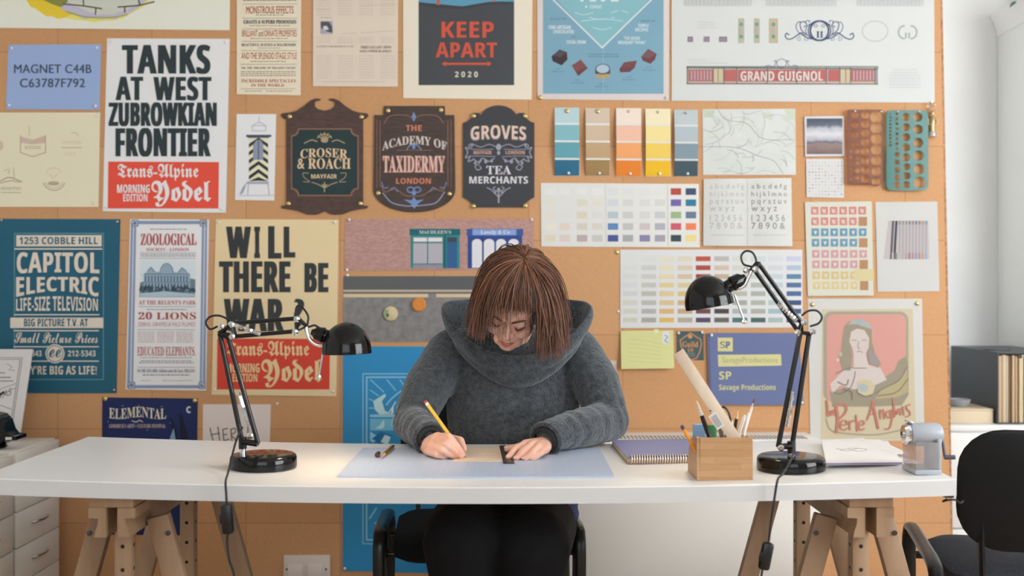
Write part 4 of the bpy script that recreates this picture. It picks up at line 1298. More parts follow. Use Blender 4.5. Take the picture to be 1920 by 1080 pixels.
pins(s, 'white', 'green shield label', [(0, 1272, 624), (1, 1316, 623)])

s = Sheet('report_cover', 'blue folder cover with a pale yellow badge, strip and lettering', 'folder', ((1325, 624), (1497, 624), (1505, 759), (1330, 758)), '6a759d', curl=lambda u, v: 0.006 + 0.004 * v)
yl = 'd5cf94'
s.rect(1345, 633, 1373, 658.5, yl, 'badge', 1); s.text('S', 1349, 640, 1359, 652.5, '6b6f80', 'sans', .0, layer=2, part='badge'); s.text('P', 1360, 640, 1368, 653, '5e6a97', 'sansb', .03, layer=2, part='badge')
s.grid('title_strip', yl, ((1345, 665), (1463, 664), (1464, 685), (1346, 687)), 1, 4)
s.text('SavageProductions', 1353, 669, 1457, 683, 'a9a683', 'sans', .0, layer=2, part='title_strip')
s.text('SP', 1347, 696, 1370, 711, yl, 'sansb', .02, slope=-.02); s.text('Savage Productions', 1347, 720, 1453, 734, yl, 'sansb', .005)
for k in range(33):
    s.rect(1326.5 + k * .13, 627 + k * 4, 1329 + k * .13, 629 + k * 4, '3b4470', 'punched_edge', 1, n=1)
s.build()
pins(s, 'white', 'blue folder cover', [(0, 1333, 628), (2, 1502, 754)])
s = Sheet('paper_scrap', 'small pale paper scrap pinned just beside the sweater shoulder', 'paper', ((1126, 676), (1156, 676), (1157, 738), (1127, 738)), 'cfbdb0', lift=0.003)
s.ell(1145, 688, 5, 5, '6b5f60', 'mark', 1, n=10); s.ell(1139, 689, 4, 4, '8b7f80', 'mark', 1, n=10)
s.build()

# --- watercolour poster
s = Sheet('watercolour_poster', 'watercolour poster of a veiled woman on pink with red brushed lettering', 'poster', ((1514.5, 560), (1728.5, 560), (1733, 826), (1519, 826)), 'dedcd6', lift=0.004)
s.grid('wash', 'd9ccac', ((1541, 580), (1711, 579), (1717, 824), (1538, 824)), 1, 6)
def rrect(x0, y0, x1, y1, r):
    return arcpts(x0 + r, y0 + r, r, r, 180, 270, 6) + arcpts(x1 - r, y0 + r, r, r, 270, 360, 6) + arcpts(x1 - r, y1 - r, r, r, 0, 90, 6) + arcpts(x0 + r, y1 - r, r, r, 90, 180, 6)
s.poly(rrect(1543, 584, 1703, 752, 16), 'b0a894', 'border', 2, label='grey brushed border')
s.poly(rrect(1549.5, 589, 1698, 755, 14), 'e0a498', 'pink_ground', 3)
s.poly([(1698, 668), (1702, 690), (1703, 740), (1690, 760), (1640, 762), (1560, 762), (1555, 735), (1600, 722), (1650, 712), (1676, 695), (1684, 676)], 'a69c86', 'figure', 4)
s.poly([(1700, 690), (1702, 735), (1680, 745), (1640, 748), (1652, 730), (1680, 718)], 'bfb087', 'figure', 5)
s.curve([(1700, 688), (1685, 712), (1655, 728), (1640, 738)], 2, '8d8480', 'figure', 6); s.curve([(1702, 710), (1680, 735), (1645, 742)], 1.6, '77716a', 'figure', 6)
s.poly([(1583, 612), (1591, 603), (1608, 600), (1624, 603), (1634, 615), (1634, 640), (1640, 662), (1650, 680), (1645, 690), (1632, 680), (1624, 650), (1615, 628), (1602, 622), (1594, 640), (1597, 670), (1594, 695), (1580, 694), (1574, 676), (1578, 650), (1580, 630)], 'a59a86', 'figure', 5, label='veiled woman')
s.poly([(1592, 640), (1595, 622), (1606, 616), (1620, 619), (1629, 634), (1628, 652), (1621, 666), (1610, 670), (1600, 662)], 'dfd0c8', 'figure', 6)
s.poly([(1599, 660), (1622, 662), (1627, 684), (1650, 690), (1662, 712), (1640, 722), (1600, 730), (1575, 722), (1560, 738), (1556, 720), (1580, 695), (1600, 688)], 'ddd0c9', 'figure', 5)
s.poly([(1588, 608), (1600, 600), (1612, 598), (1628, 605), (1636, 618), (1624, 614), (1606, 608)], 'b9bdb6', 'figure', 7); s.ell(1611, 603, 6, 5, 'a9bcc6', 'figure', 8)
for p in (((1596, 639), (1600, 637), (1605, 639)), ((1615, 639), (1620, 637), (1624, 639)), ((1609, 640), (1608, 652), (1612, 653)), ((1606, 660), (1611, 658), (1616, 661))):
    s.curve(p, 1.2, '8d8080', 'figure', 7)
s.curve([(1566, 700), (1590, 690), (1602, 690), (1624, 690)], 1.2, '7d7370', 'figure', 7); s.curve([(1560, 735), (1575, 738), (1592, 728), (1600, 712), (1603, 696)], 1.4, '77706a', 'figure', 7); s.curve([(1570, 716), (1585, 722), (1590, 712)], 2.5, '8f8883', 'figure', 7); s.curve([(1580, 730), (1595, 735), (1597, 750)], 3, '8a8270', 'figure', 7)
s.poly([(1606, 716), (1614, 711), (1632, 713), (1640, 725), (1636, 738), (1622, 742), (1608, 736)], 'd8cba4', 'figure', 8); s.poly([(1608, 722), (1618, 718), (1628, 724), (1624, 734), (1612, 734)], 'b6c1c4', 'figure', 9); s.curve([(1606, 735), (1618, 743), (1634, 740), (1640, 728)], 1.2, '8d846c', 'figure', 9)
s.ell(1570, 675, 3, 3, 'd8d0bc', 'figure', 8); s.ell(1575, 664, 3, 4, 'cfc7b5', 'figure', 8); s.poly([(1628, 655), (1640, 662), (1652, 684), (1640, 686), (1630, 682), (1626, 668)], 'a59c96', 'figure', 7)
s.curve([(1548, 785), (1556, 805), (1580, 812), (1640, 815), (1690, 806)], 3, 'b0a890', 'wash', 3)
rc = 'd08572'
def brush(pts, w=3.2):
    s.curve(pts, w, rc, 'lettering', 10, 6)
brush([(1549, 751), (1551, 765), (1551, 778), (1556, 777)], 4); brush([(1562, 768), (1556, 772), (1558, 778), (1563, 768), (1564, 779)], 2.4)
brush([(1567, 760), (1570, 785), (1568, 811)], 5); brush([(1565, 762), (1576, 757), (1586, 762), (1584, 774), (1572, 785)], 4)
brush([(1577, 797), (1587, 795), (1586, 789), (1578, 789), (1575, 800), (1580, 806), (1588, 803)], 2.6); brush([(1592, 789), (1593, 806)], 3); brush([(1593, 793), (1598, 788), (1602, 790)], 2.4); brush([(1604, 778), (1606, 795), (1606, 808)], 3); brush([(1611, 797), (1619, 795), (1618, 789), (1612, 790), (1609, 799), (1613, 806), (1620, 803)], 2.6)
brush([(1625, 787), (1632, 768), (1636, 752)], 3.4); brush([(1635, 752), (1640, 775), (1646, 803)], 4.4); brush([(1628, 778), (1642, 774)], 2.4)
brush([(1649, 768), (1650, 785)], 3); brush([(1650, 774), (1655, 768), (1657, 785)], 2.6); brush([(1670, 769), (1662, 772), (1661, 780), (1667, 782), (1671, 768), (1671, 790), (1666, 803), (1658, 804)], 2.8); brush([(1673, 746), (1675, 762), (1676, 782)], 3.2); brush([(1686, 766), (1680, 770), (1681, 777), (1687, 766), (1688, 778)], 2.4); brush([(1692, 762), (1694, 778)], 2.8); brush([(1706, 758), (1699, 761), (1700, 767), (1705, 772), (1704, 779), (1697, 781)], 2.6)
s.build()
pins(s, 'brass', 'veiled woman watercolour', [(0, 1523, 571), (1, 1719, 569)])
# ================================================================== stencils and key ring on the board
def stencil(name, label, x0, y0, x1, y1, r, holes, m, off):
    pts = rrect(x0, y0, x1, y1, r)
    def P2(x, y):
        w = W(x, y, DW); return Vector((w.x, w.z, 0))
    loops = [[P2(*p) for p in pts]]
    for hx, hy, hr in holes:
        n = 18 if hr > 4 else 10
        loops.append([P2(hx + hr * math.cos(-2 * math.pi * k / n), hy + hr * math.sin(-2 * math.pi * k / n)) for k in range(n)])
    flat = [p for l in loops for p in l]
    bm = bmesh.new()
    ya, yb = DW - off - .0018, DW - off
    fa = [bm.verts.new((p.x, ya, p.y)) for p in flat]
    fb = [bm.verts.new((p.x, yb, p.y)) for p in flat]
    for t in geometry.tessellate_polygon(loops):
        bm.faces.new([fa[i] for i in t]); bm.faces.new([fb[i] for i in t[::-1]])
    k = 0
    for l in loops:
        n = len(l)
        for i in range(n):
            j = (i + 1) % n
            bm.faces.new((fa[k + i], fa[k + j], fb[k + j], fb[k + i]))
        k += n
    return tag(finish(bm, name, m, smooth=False), label, 'stencil', 'drawing stencils')


def tinted(name, rgb, tr):
    m = mat(name, rgb, 0.15)
    nt, b = nodes(m)
    t = nt.nodes.new('ShaderNodeBsdfTransparent'); t.inputs[0].default_value = (*lin(rgb), 1)
    mxs = nt.nodes.new('ShaderNodeMixShader'); mxs.inputs[0].default_value = tr
    nt.links.new(b.outputs[0], mxs.inputs[1]); nt.links.new(t.outputs[0], mxs.inputs[2])
    nt.links.new(mxs.outputs[0], nt.nodes['Material Output'].inputs[0])
    return m
holes = []
for j in range(8):
    pass
for cxs, y0_, st, n, r0, r1 in ((1600, 217, 18.6, 8, 6.5, 5.5), (1619, 217, 17, 8, 7.5, 7.5), (1640, 221, 20.2, 7, 11.5, 8.5), (1593, 285, 10.4, 6, 3, 3)):
    for k in range(n):
        rr_ = r0 + (r1 - r0) * k / (n - 1)
        holes.append((cxs, y0_ + st * k, rr_))
holes = [h for h in holes if not (h[0] == 1600 and h[1] > 275)] + [(1604, 284 + 12.2 * k, 4.6) for k in range(5)]
st1 = stencil('circle_stencil', 'clear rose tinted circle stencil beside the square cloud photo', 1585.5, 207, 1652, 346, 3, holes, tinted('rose_plastic', 'c9a08c', .72), .0150)
holes = [(1666, 215 + 6.5 * k, 1.6 + .1 * k) for k in range(10)] + [(1678.5, 215 + 9.3 * k, 2.6 + .06 * k) for k in range(8)] + [(1679, 291 + 14.3 * k, 4.8 + .35 * k) for k in range(5)] + \
        [(1695.5, 221 + 18.8 * k, 7.6) for k in range(5)] + [(1696.5, 314 + 16.6 * k, 6.8) for k in range(3)] + [(1717.5, 221, 8.4), (1718, 244, 8.8), (1718, 269, 9.2), (1719, 293, 9.6), (1720, 318, 10), (1720.5, 343, 11)]
st2 = stencil('circle_stencil', 'green circle stencil with rounded corners near the board edge', 1658.5, 208, 1737, 358, 11, holes, tinted('green_plastic', '63a5a0', .5), .0150)
for x, y, t in ((1600, 210, 'rose stencil, upper corner'), (1649, 211, 'rose stencil, other upper corner'), (1679.5, 211, 'green stencil, first upper hole'), (1719.5, 211, 'green stencil, second upper hole')):
    pin(x, y, 'steel', 'small silver pin holding the %s' % t, None, 'pins holding the stencils')
    o = [q for q in COL.objects if q.name.startswith('steel_drawing_pin')][-1]
    o.location.y -= 0.0158

gold_m = mat('pale_gold_metal', 'c9ae84', 0.3, metal=0.7)
chrome_m = mat('chrome', 'dcdcdc', 0.08, metal=1.0)
dark_metal = mat('dark_steel', '5c6068', 0.25, metal=0.9)
def zk(px, py):
    p = W(px, py, DW); p.y = DW - 0.012; return p
kr = empty('figurine_key_ring', zk(1745, 258), 'small gold standing figure key ring on a silver split ring at the board edge', 'key ring')
bm = bmesh.new()
c = zk(1744, 199)
tube(bm, [c + Vector((.0125 * math.cos(t), 0, .0125 * math.sin(t))) for t in [k * math.pi / 14 for k in range(29)]], .0016, 8)
tube(bm, [c + Vector((0.002, 0, -.0115)), zk(1745, 210)], .0012, 8)
finish(bm, 'split_ring', chrome_m, kr)
bm = bmesh.new()
s_ = DW / F
lathe(bm, [(0, 0), (3.2 * s_, 1 * s_), (3.8 * s_, 4 * s_), (2.4 * s_, 7 * s_), (3.0 * s_, 8 * s_), (0, 8.2 * s_)], zk(1745.5, 217), n=16)
lathe(bm, [(4.5 * s_, -30 * s_), (4.2 * s_, -18 * s_), (5.5 * s_, -8 * s_), (8 * s_, -2 * s_), (7 * s_, 1 * s_), (2 * s_, 2.5 * s_), (0, 2.5 * s_)], zk(1745.5, 218), n=16)
tube(bm, [zk(1738, 222), zk(1737, 233), zk(1743, 236)], 2 * s_, 8); tube(bm, [zk(1753, 222), zk(1754, 233), zk(1748, 236)], 2 * s_, 8)
finish(bm, 'figure', gold_m, kr)
bm = bmesh.new()
lathe(bm, [(0, -9 * s_), (9.5 * s_, -9 * s_), (9 * s_, -6 * s_), (7 * s_, 0), (4 * s_, 1 * s_), (0, 1 * s_)], zk(1745.5, 248), n=20)
finish(bm, 'plinth', [chrome_m], kr)
bm = bmesh.new(); p = zk(1744, 192)
lathe(bm, [(0, -.011), (.001, -.011), (.001, .002), (.003, .002), (.003, .004), (0, .0045)], (p.x, DW - .012, p.z), (0, -1, 0), 12)
tag(finish(bm, 'steel_nail', chrome_m), 'small nail that the gold figure key ring hangs from', 'nail')

# ================================================================== wall socket, heater
sock_m = mat('socket_plastic', 'e3d8cf', 0.4)
p0, p1 = W(532.5, 1040, DW), W(620, 1092, DW)
so = empty('wall_switch', ((p0.x + p1.x) / 2, DW, p1.z), 'white double switch plate low on the cork below the desk', 'switch')
finish(box_bm(p0.x, p1.x, DW - .009, DW - .0002, p1.z, p0.z, .003), 'plate', sock_m, so)
for x0, x1 in ((541, 569), (579, 605)):
    a, c = W(x0, 1056, DW), W(x1, 1080, DW)
    finish(box_bm(a.x, c.x, DW - .016, DW - .0085, c.z, a.z, .003), 'rocker', mat('rocker_plastic', 'ece2da', .35), so)
for x in (538.5, 612):
    bm = bmesh.new(); q = W(x, 1066, DW)
    lathe(bm, [(0, 0), (.0035, 0), (.003, .0012), (0, .0014)], (q.x, DW - .0089, q.z), (0, -1, 0), 12)
    finish(bm, 'screw', dark_metal, so)

heat_m = mat('heater_enamel', 'f2efe9', 0.45)
hx0, hx1 = 0.075, 0.962
ht = empty('panel_heater', ((hx0 + hx1) / 2, 3.49, 0), 'long cream panel heater with a grille along its top behind the desk', 'heater')
finish(box_bm(hx0, hx1, 3.40, 3.585, 0.06, 0.66, .008), 'case', heat_m, ht)
bm = bmesh.new()
for k in range(66):
    x = hx0 + .045 + k * (hx1 - hx0 - .09) / 65
    for y in (3.415, 3.455):
        box_bm(x - .0035, x + .0035, y, y + .034, .6595, .6606, bm=bm)
finish(bm, 'grille', mat('heater_slot', '8e8b84', .6), ht, smooth=False)
for x in (hx0 + .12, hx1 - .12):
    finish(box_bm(x - .03, x + .03, 3.42, 3.56, 0, .0605), 'foot', heat_m, ht)

# ================================================================== desk
desk_m = mat('white_desk_laminate', 'efeeec', 0.32)
X0, X1, Y0, Y1, TH = -1.094, 0.907, 2.242, 2.842, 0.0335
bm = bmesh.new()
N_ = 48
for face in ('t',):
    prof = [(Y0, -TH), (Y0, -.0015), (Y0 + .0015, 0), (Y1 - .0015, 0), (Y1, -.0015), (Y1, -TH)]
    rings = []
    for i in range(N_ + 1):
        x = X0 + (X1 - X0) * i / N_
        rings.append([bm.verts.new((x, y, deskz(x) + z)) for y, z in prof])
    for a, c in zip(rings, rings[1:]):
        for k in range(6):
            f = bm.faces.new((a[k], a[(k + 1) % 6], c[(k + 1) % 6], c[k]))
            f.material_index = 1 if k in (0, 4) else 0
    for f in (bm.faces.new(rings[0]), bm.faces.new(rings[-1][::-1])):
        f.material_index = 1
tag(finish(bm, 'desk', [desk_m, mat('desk_edge_band', 'd4d4d4', .4)], angle=30), 'long white laminate desk top resting on two wooden trestles', 'desk')

beech = mat('beech_wood', 'b08a68', 0.5)
add_noise(beech, '927458', 'ad8e70', 8, stretch=(1.5, 1.5, .25), bump=.05, bscale=30)
hole_m = mat('dark_hole', '2b221b', 0.9)


def trestle(cx, label, sgn):
    """adjustable trestle: top plank, two moulded rails, four splayed legs, two drilled posts at each end"""
    zt = deskz(cx) - TH - .0006
    r = empty('wooden_trestle', (cx, 2.6, 0), label, 'trestle', 'wooden trestles under the desk')
    ya, yb = 2.268, 2.968
    finish(box_bm(cx - .046, cx + .046, ya, yb, zt - .024, zt, .003), 'top_plank', beech, r)
    for s in (-1, 1):
        o = [(s * .048, -.0245), (s * .012, -.0245), (s * .012, -.086), (s * .036, -.086), (s * .034, -.074), (s * .029, -.060), (s * .028, -.047), (s * .048, -.046)]
        bm = bmesh.new()
        extrude_poly(bm, [(cx + a, zt + z) for a, z in o], ya + .004, yb - .004)
        bmesh.ops.bevel(bm, geom=[e for e in bm.edges if len(e.link_faces) == 2 and e.calc_face_angle(0) > .6], offset=.0025, segments=2, affect='EDGES')
        finish(bm, 'rail', beech, r)
    for y in (ya + .12, yb - .12):
        for s in (-1, 1):
            bm = bmesh.new()
            bar(bm, (cx + s * .060, y, zt - .065), (cx + s * .235, y, 0.0), .048, .026, Vector((0, 1, 0)), .003)
            # flat foot
            finish(bm, 'leg', beech, r)
            bm = bmesh.new()
            lathe(bm, [(0, 0), (.0055, 0), (.0055, .003), (0, .004)], (cx + s * .085, y - .013, zt - .10), (0, -1, 0), 12)
            finish(bm, 'bolt', dark_metal, r)
        box = box_bm(cx - .018, cx + .018, y - .052, y - .016, .20, zt - .028, .003)
        finish(box, 'post', beech, r)
        bm = bmesh.new()
        for k in range(6):
            lathe(bm, [(0, 0), (.0045, 0), (0, .0005)], (cx, y - .0522, zt - .12 - k * .05), (0, -1, 0), 12)
            for s in (-1, 1):
                lathe(bm, [(0, 0), (.0045, 0), (0, .0005)], (cx + s * .0182, y - .034, zt - .12 - k * .05), (s, 0, 0), 12)
        finish(bm, 'peg_holes', hole_m, r)
        finish(bar_obj((cx - .135, y - .006, .36), (cx + .135, y - .006, .36), .045, .02), 'stretcher', beech, r)
    bm = bmesh.new(); bar(bm, (cx, ya + .12, .30), (cx, yb - .12, .30), .05, .02, Vector((1, 0, 0)), .002)
    finish(bm, 'long_rail', beech, r)
    return r


def bar_obj(p, q, w, t):
    bm = bmesh.new(); bar(bm, p, q, w, t, Vector((0, 1, 0)), .002); return bm


trestle(-0.828, 'wooden trestle with drilled posts beneath the lamp with the low shade', -1)
trestle(0.742, 'wooden trestle with drilled posts beneath the lamp with the raised shade', 1)

# ================================================================== lamps
blk = mat('black_gloss', '060709', 0.10, spec=.4)
blk2 = mat('black_satin_tube', '0c0d10', 0.28)
cable_m = mat('black_cable', '202124', 0.45)
shade_in = mat('shade_white_inside', 'f4f1e8', 0.5)
bulb_m = mat('lit_bulb', 'fff0d8', 0.4, emit=((1.0, .80, .56), 22))


def lamp(label, bx, by, d0, P, axis, R, rimc, height, power, spot=None):
    """arm lamp; P holds its joints as photograph pixels read in the lamp's own upright plane at depth d0"""
    z0 = deskz((bx - CX) * d0 / F) + .0005
    B = Vector(((bx - CX) * d0 / F, d0, z0))
    r = empty('arm_lamp', B, label, 'lamp', 'black arm lamps on the desk')
    Q = lambda p, dy=0: W(p[0], p[1], d0) + Vector((0, dy, 0))
    bm = bmesh.new()
    lathe(bm, [(0, 0), (.070, 0), (.0735, .002), (.0742, .008), (.0738, .022), (.0715, .0275), (.067, .0305), (.060, .0312), (0, .0315)], B, n=56)
    finish(bm, 'base', blk, r)
    post = Q(P['post'])
    bm = bmesh.new()
    lathe(bm, [(0, 0), (.0068, 0), (.0068, post.z - z0 - .012), (0, post.z - z0 - .012)], (post.x, d0, z0 + .026), n=20)
    finish(bm, 'post', chrome_m, r)
    # lower joint
    bm = bmesh.new()
    a, c = Q(P['low'][0][0]), Q(P['low'][1][0])
    tube(bm, [post + Vector((0, 0, -.004)), post + Vector((0, 0, .022))], .009, 14)
    for dy in (-.008, .008):
        tube(bm, [a + Vector((0, dy, 0)), post + Vector((0, dy, .012)), c + Vector((0, dy, 0))], .0055, 10)
    finish(bm, 'lower_joint', blk2, r)
    for nm, k in (('low', 0), ('up', 1)):
        for e in P[nm]:
            bm = bmesh.new()
            tube(bm, [Q(e[0]), Q(e[1])], .0056 if k == 0 else .0048, 12)
            finish(bm, 'lower_arm' if k == 0 else 'upper_arm', blk2, r)
    # elbow
    bm = bmesh.new()
    e0, e1, e2, e3 = Q(P['low'][0][1]), Q(P['low'][1][1]), Q(P['up'][0][0]), Q(P['up'][1][0])
    for dy in (-.008, .008):
        v = Vector((0, dy, 0))
        tube(bm, [e0 + v, e2 + v, e3 + v, e1 + v, e0 + v], .0052, 8)
        tube(bm, [e0 + v, e3 + v], .0052, 8)
    finish(bm, 'elbow_joint', blk2, r)
    # head bracket
    bm = bmesh.new()
    h0, h1 = Q(P['up'][0][1]), Q(P['up'][1][1]); sw = Q(P['swivel'][0])
    for dy in (-.007, .007):
        v = Vector((0, dy, 0))
        tube(bm, [h0 + v, h1 + v, sw + v, h0 + v], .0045, 8)
    finish(bm, 'head_bracket', blk2, r)
    for p_ in P['nuts']:
        bm = bmesh.new()
        lathe(bm, [(0, 0), (.0068, 0), (.0072, .004), (.0045, .007), (0, .0075)], Q(p_, -.013), (0, -1, 0), 14)
        finish(bm, 'wing_nut', chrome_m, r)
    for sp_ in P['springs']:
        bm = bmesh.new()
        a, c = Q(sp_[0], -.012), Q(sp_[1], -.012)
        dd = (c - a); n = 110
        u = dd.normalized().cross(Vector((0, 1, 0))).normalized()
        pts = [a + dd * (k / n) + (u * math.cos(k * 1.25) + Vector((0, 1, 0)) * math.sin(k * 1.25)) * .0042 for k in range(n + 1)]
        tube(bm, pts, .0011, 5)
        tube(bm, [a, c], .0030, 8)
        finish(bm, 'spring', chrome_m, r)
    bm = bmesh.new()
    tube(bm, spline([Q(p_, -.006) for p_ in P['swivel']], 8), .0042, 10)
    finish(bm, 'swivel', chrome_m, r)
    # shade
    ax = Vector(axis).normalized()
    rim = Q(rimc)
    bm = bmesh.new()
    outer = [(R, 0), (R * 1.0, .006)] + [(R * math.cos(t), .006 + (height - .006) * math.sin(t)) for t in [k * math.pi / 28 for k in range(1, 14)]] + [(0, height)]
    lathe(bm, [(R - .0015, 0)] + outer, rim, -ax, 56)
    sh = finish(bm, 'shade', blk, r)
    bm = bmesh.new()
    lathe(bm, [(R - .0016, .0003)] + [((R - .003) * math.cos(t), .006 + (height - .010) * math.sin(t)) for t in [k * math.pi / 28 for k in range(1, 14)]] + [(0, height - .004)], rim, -ax, 40)
    finish(bm, 'shade_lining', shade_in, sh)
    # socket housing
    bm = bmesh.new()
    s0, s1 = Q(P['socket'][0]), Q(P['socket'][1])
    L = (s1 - s0).length
    lathe(bm, [(0, 0), (.006, .001), (.009, L * .12), (.015, L * .22), (.0165, L * .45), (.0175, L * .5), (.0175, L * .56), (.0145, L * .6), (.0145, L), (0, L)], s0, s1 - s0, 28)
    finish(bm, 'socket', blk, r)
    bm = bmesh.new()
    tube(bm, [Q(P['rod'][0], -.02), Q(P['rod'][1], -.02)], .0023, 10)
    ball(bm, Q(P['rod'][1], -.02), .0055, 2)
    finish(bm, 'handle_rod', chrome_m, r)
    bm = bmesh.new()
    ball(bm, rim - ax * .030, .018, 3)
    finish(bm, 'bulb', bulb_m, r)
    l = bpy.data.lights.new('lamp_light', 'POINT')
    l.energy = power; l.color = (1.0, .80, .58); l.shadow_soft_size = .018
    lo = bpy.data.objects.new('lamp_light', l); COL.objects.link(lo)
    lo.location = rim - ax * .010
    # cable
    for pts in P['cords']:
        bm = bmesh.new()
        tube(bm, spline([W(*p_) for p_ in pts], 10), .0024, 8)
        cd = finish(bm, 'cord', cable_m, r)
    a, c = W(*P['switch'][0]), W(*P['switch'][1])
    bm = bmesh.new()
    bar(bm, a, c, .023, .020, Vector((0, 1, 0)), .006)
    swo = finish(bm, 'cord_switch', mat('switch_black', '15171a', .35), r)
    bm = bmesh.new()
    m_ = (a + c) / 2
    bar(bm, m_ + (a - c) * .16 + Vector((-.0105, -.003, 0)), m_ + (c - a) * .16 + Vector((-.0105, -.003, 0)), .007, .010, Vector((0, 1, 0)), .002)
    finish(bm, 'switch_button', mat('switch_black', '15171a', .35), swo)
    return r


lamp('black arm lamp with its shade low and level facing the cutting mat', 494, 862, 2.455, dict(
    post=(455, 838),
    low=[((454, 829), (412, 625)), ((484, 832), (428, 632))],
    up=[((436, 606), (558, 597)), ((440, 631), (556, 621))],
    nuts=[(418, 611), (437, 608), (438, 630), (559, 598), (556, 622), (472, 815)],
    springs=[((440, 608), (491, 626)), ((449, 735), (469, 795))],
    swivel=[(575, 612), (577, 625), (584, 639), (597, 647), (611, 646)],
    socket=[(583, 622), (626, 634)], rod=[(610, 650), (601, 706)],
    cords=[[(408, 612, 2.46), (394, 617, 2.46), (386, 605, 2.46), (394, 594, 2.46), (412, 592, 2.46), (432, 601, 2.46)],
           [(556, 596, 2.46), (555, 580, 2.46), (560, 573, 2.46), (570, 580, 2.455), (578, 594, 2.45), (577, 612, 2.45), (590, 610, 2.45), (600, 616, 2.45)],
           [(455, 800, 2.43), (446, 818, 2.425), (440, 836, 2.42), (431, 872, 2.36), (427, 888, 2.30), (423, 903, 2.228), (424, 925, 2.225), (425, 948, 2.225)],
           [(427, 998, 2.225), (426, 1020, 2.225), (430, 1050, 2.225), (440, 1085, 2.23), (450, 1180, 2.24)]],
    switch=[(424, 944, 2.225), (428, 1001, 2.225)]),
    (0.02, 0, -1), .0555, (650, 663), .0700, 1.25)
lamp('black arm lamp with its shade raised beside the pencil holder', 1483, 872, 2.41, dict(
    post=(1484, 846),
    low=[((1459, 838), (1501, 622)), ((1485, 838), (1517, 626))],
    up=[((1503, 606), (1421, 492)), ((1497, 622), (1416, 508))],
    nuts=[(1492, 623), (1520, 621), (1504, 604), (1413, 505), (1396, 507), (1461, 838)],
    springs=[((1456, 570), (1491, 600)), ((1484, 733), (1474, 800))],
    swivel=[(1408, 508), (1402, 520), (1395, 534), (1384, 541), (1374, 536)],
    socket=[(1398, 518), (1352, 545)], rod=[(1374, 553), (1392, 603)],
    cords=[[(1409, 500, 2.41), (1394, 495, 2.41), (1390, 480, 2.41), (1398, 471, 2.41), (1410, 473, 2.41), (1417, 484, 2.41), (1418, 494, 2.41)],
           [(1503, 592, 2.41), (1516, 583, 2.41), (1532, 583, 2.41), (1541, 594, 2.41), (1535, 606, 2.41), (1519, 612, 2.41)],
           [(1488, 828, 2.38), (1487, 850, 2.32), (1478, 872, 2.29), (1466, 890, 2.262), (1458, 900, 2.228), (1452, 935, 2.226), (1446, 975, 2.225), (1441, 1018, 2.225)],
           [(1430, 1066, 2.225), (1427, 1090, 2.225), (1424, 1180, 2.23)],
           [(1540, 876, 2.42), (1552, 880, 2.42), (1575, 880.0, 2.41)]],
    switch=[(1441, 1017, 2.225), (1431, 1068, 2.225)]),
    (0.18, 0, -.98), .0535, (1331, 575), .0695, 1.2)

# ================================================================== things on the desk
def D(px, py, h=0.0):
    """point of the desk top that photograph pixel (px, py) shows, h above it"""
    z = .73
    for _ in range(4):
        d = (EYE - z) * F / (py - HY)
        z = deskz((px - CX) * d / F)
    return Vector(((px - CX) * d / F, d, z + h))


def flat_item(name, pts, t, m, label, cat, group=None, z=0.0006, bevel=0):
    """thin sheet lying on the desk: outline pixels, thickness t"""
    ps = [D(*p) for p in pts]
    zt = max(p.z for p in ps) + z
    bm = bmesh.new()
    a = [bm.verts.new((p.x, p.y, zt)) for p in ps]; c = [bm.verts.new((p.x, p.y, zt + t)) for p in ps]
    n = len(ps)
    for i in range(n):
        bm.faces.new((a[i], a[(i + 1) % n], c[(i + 1) % n], c[i]))
    bm.faces.new(a[::-1]); bm.faces.new(c)
    if bevel:
        bmesh.ops.bevel(bm, geom=bm.edges[:], offset=bevel, segments=2, affect='EDGES')
    o = finish(bm, name, m)
    tag(o, label, cat, group)
    return o, zt + t


mat_m = mat('cutting_mat_blue', 'a8b7d0', 0.38)
nt, b = nodes(mat_m)
tc = nt.nodes.new('ShaderNodeTexCoord')
bk = nt.nodes.new('ShaderNodeTexBrick'); bk.offset = 0
for k, v in (('Scale', 1.0), ('Brick Width', .02), ('Row Height', .02), ('Mortar Size', .0004)):
    bk.inputs[k].default_value = v
bk.inputs['Color1'].default_value = (*lin('b9c8e0'), 1); bk.inputs['Color2'].default_value = (*lin('bccae2'), 1); bk.inputs['Mortar'].default_value = (*lin('c8d4e4'), 1)
nt.links.new(tc.outputs['Object'], bk.inputs['Vector']); nt.links.new(bk.outputs['Color'], b.inputs['Base Color'])
mx0, mx1, my0, my1 = -.373, .219, 2.345, 2.752
def mat_bm():
    bm = bmesh.new()
    n = 16
    top, bot = [], []
    for i in range(n + 1):
        x = mx0 + (mx1 - mx0) * i / n
        top.append([bm.verts.new((x, y, deskz(x) + .0032)) for y in (my0, my1)]); bot.append([bm.verts.new((x, y, deskz(x) + .0004)) for y in (my0, my1)])
    for i in range(n):
        bm.faces.new((top[i][0], top[i + 1][0], top[i + 1][1], top[i][1])); bm.faces.new((bot[i][0], bot[i][1], bot[i + 1][1], bot[i + 1][0]))
        bm.faces.new((bot[i][0], bot[i + 1][0], top[i + 1][0], top[i][0])); bm.faces.new((bot[i + 1][1], bot[i][1], top[i][1], top[i + 1][1]))
    bm.faces.new((bot[0][1], bot[0][0], top[0][0], top[0][1])); bm.faces.new((bot[n][0], bot[n][1], top[n][1], top[n][0]))
    return bm
mo = tag(finish(mat_bm(), 'cutting_mat', mat_m, smooth=False), 'large pale blue cutting mat under the hands of the seated person', 'cutting mat')
MT = .0034     # top of the mat above the desk

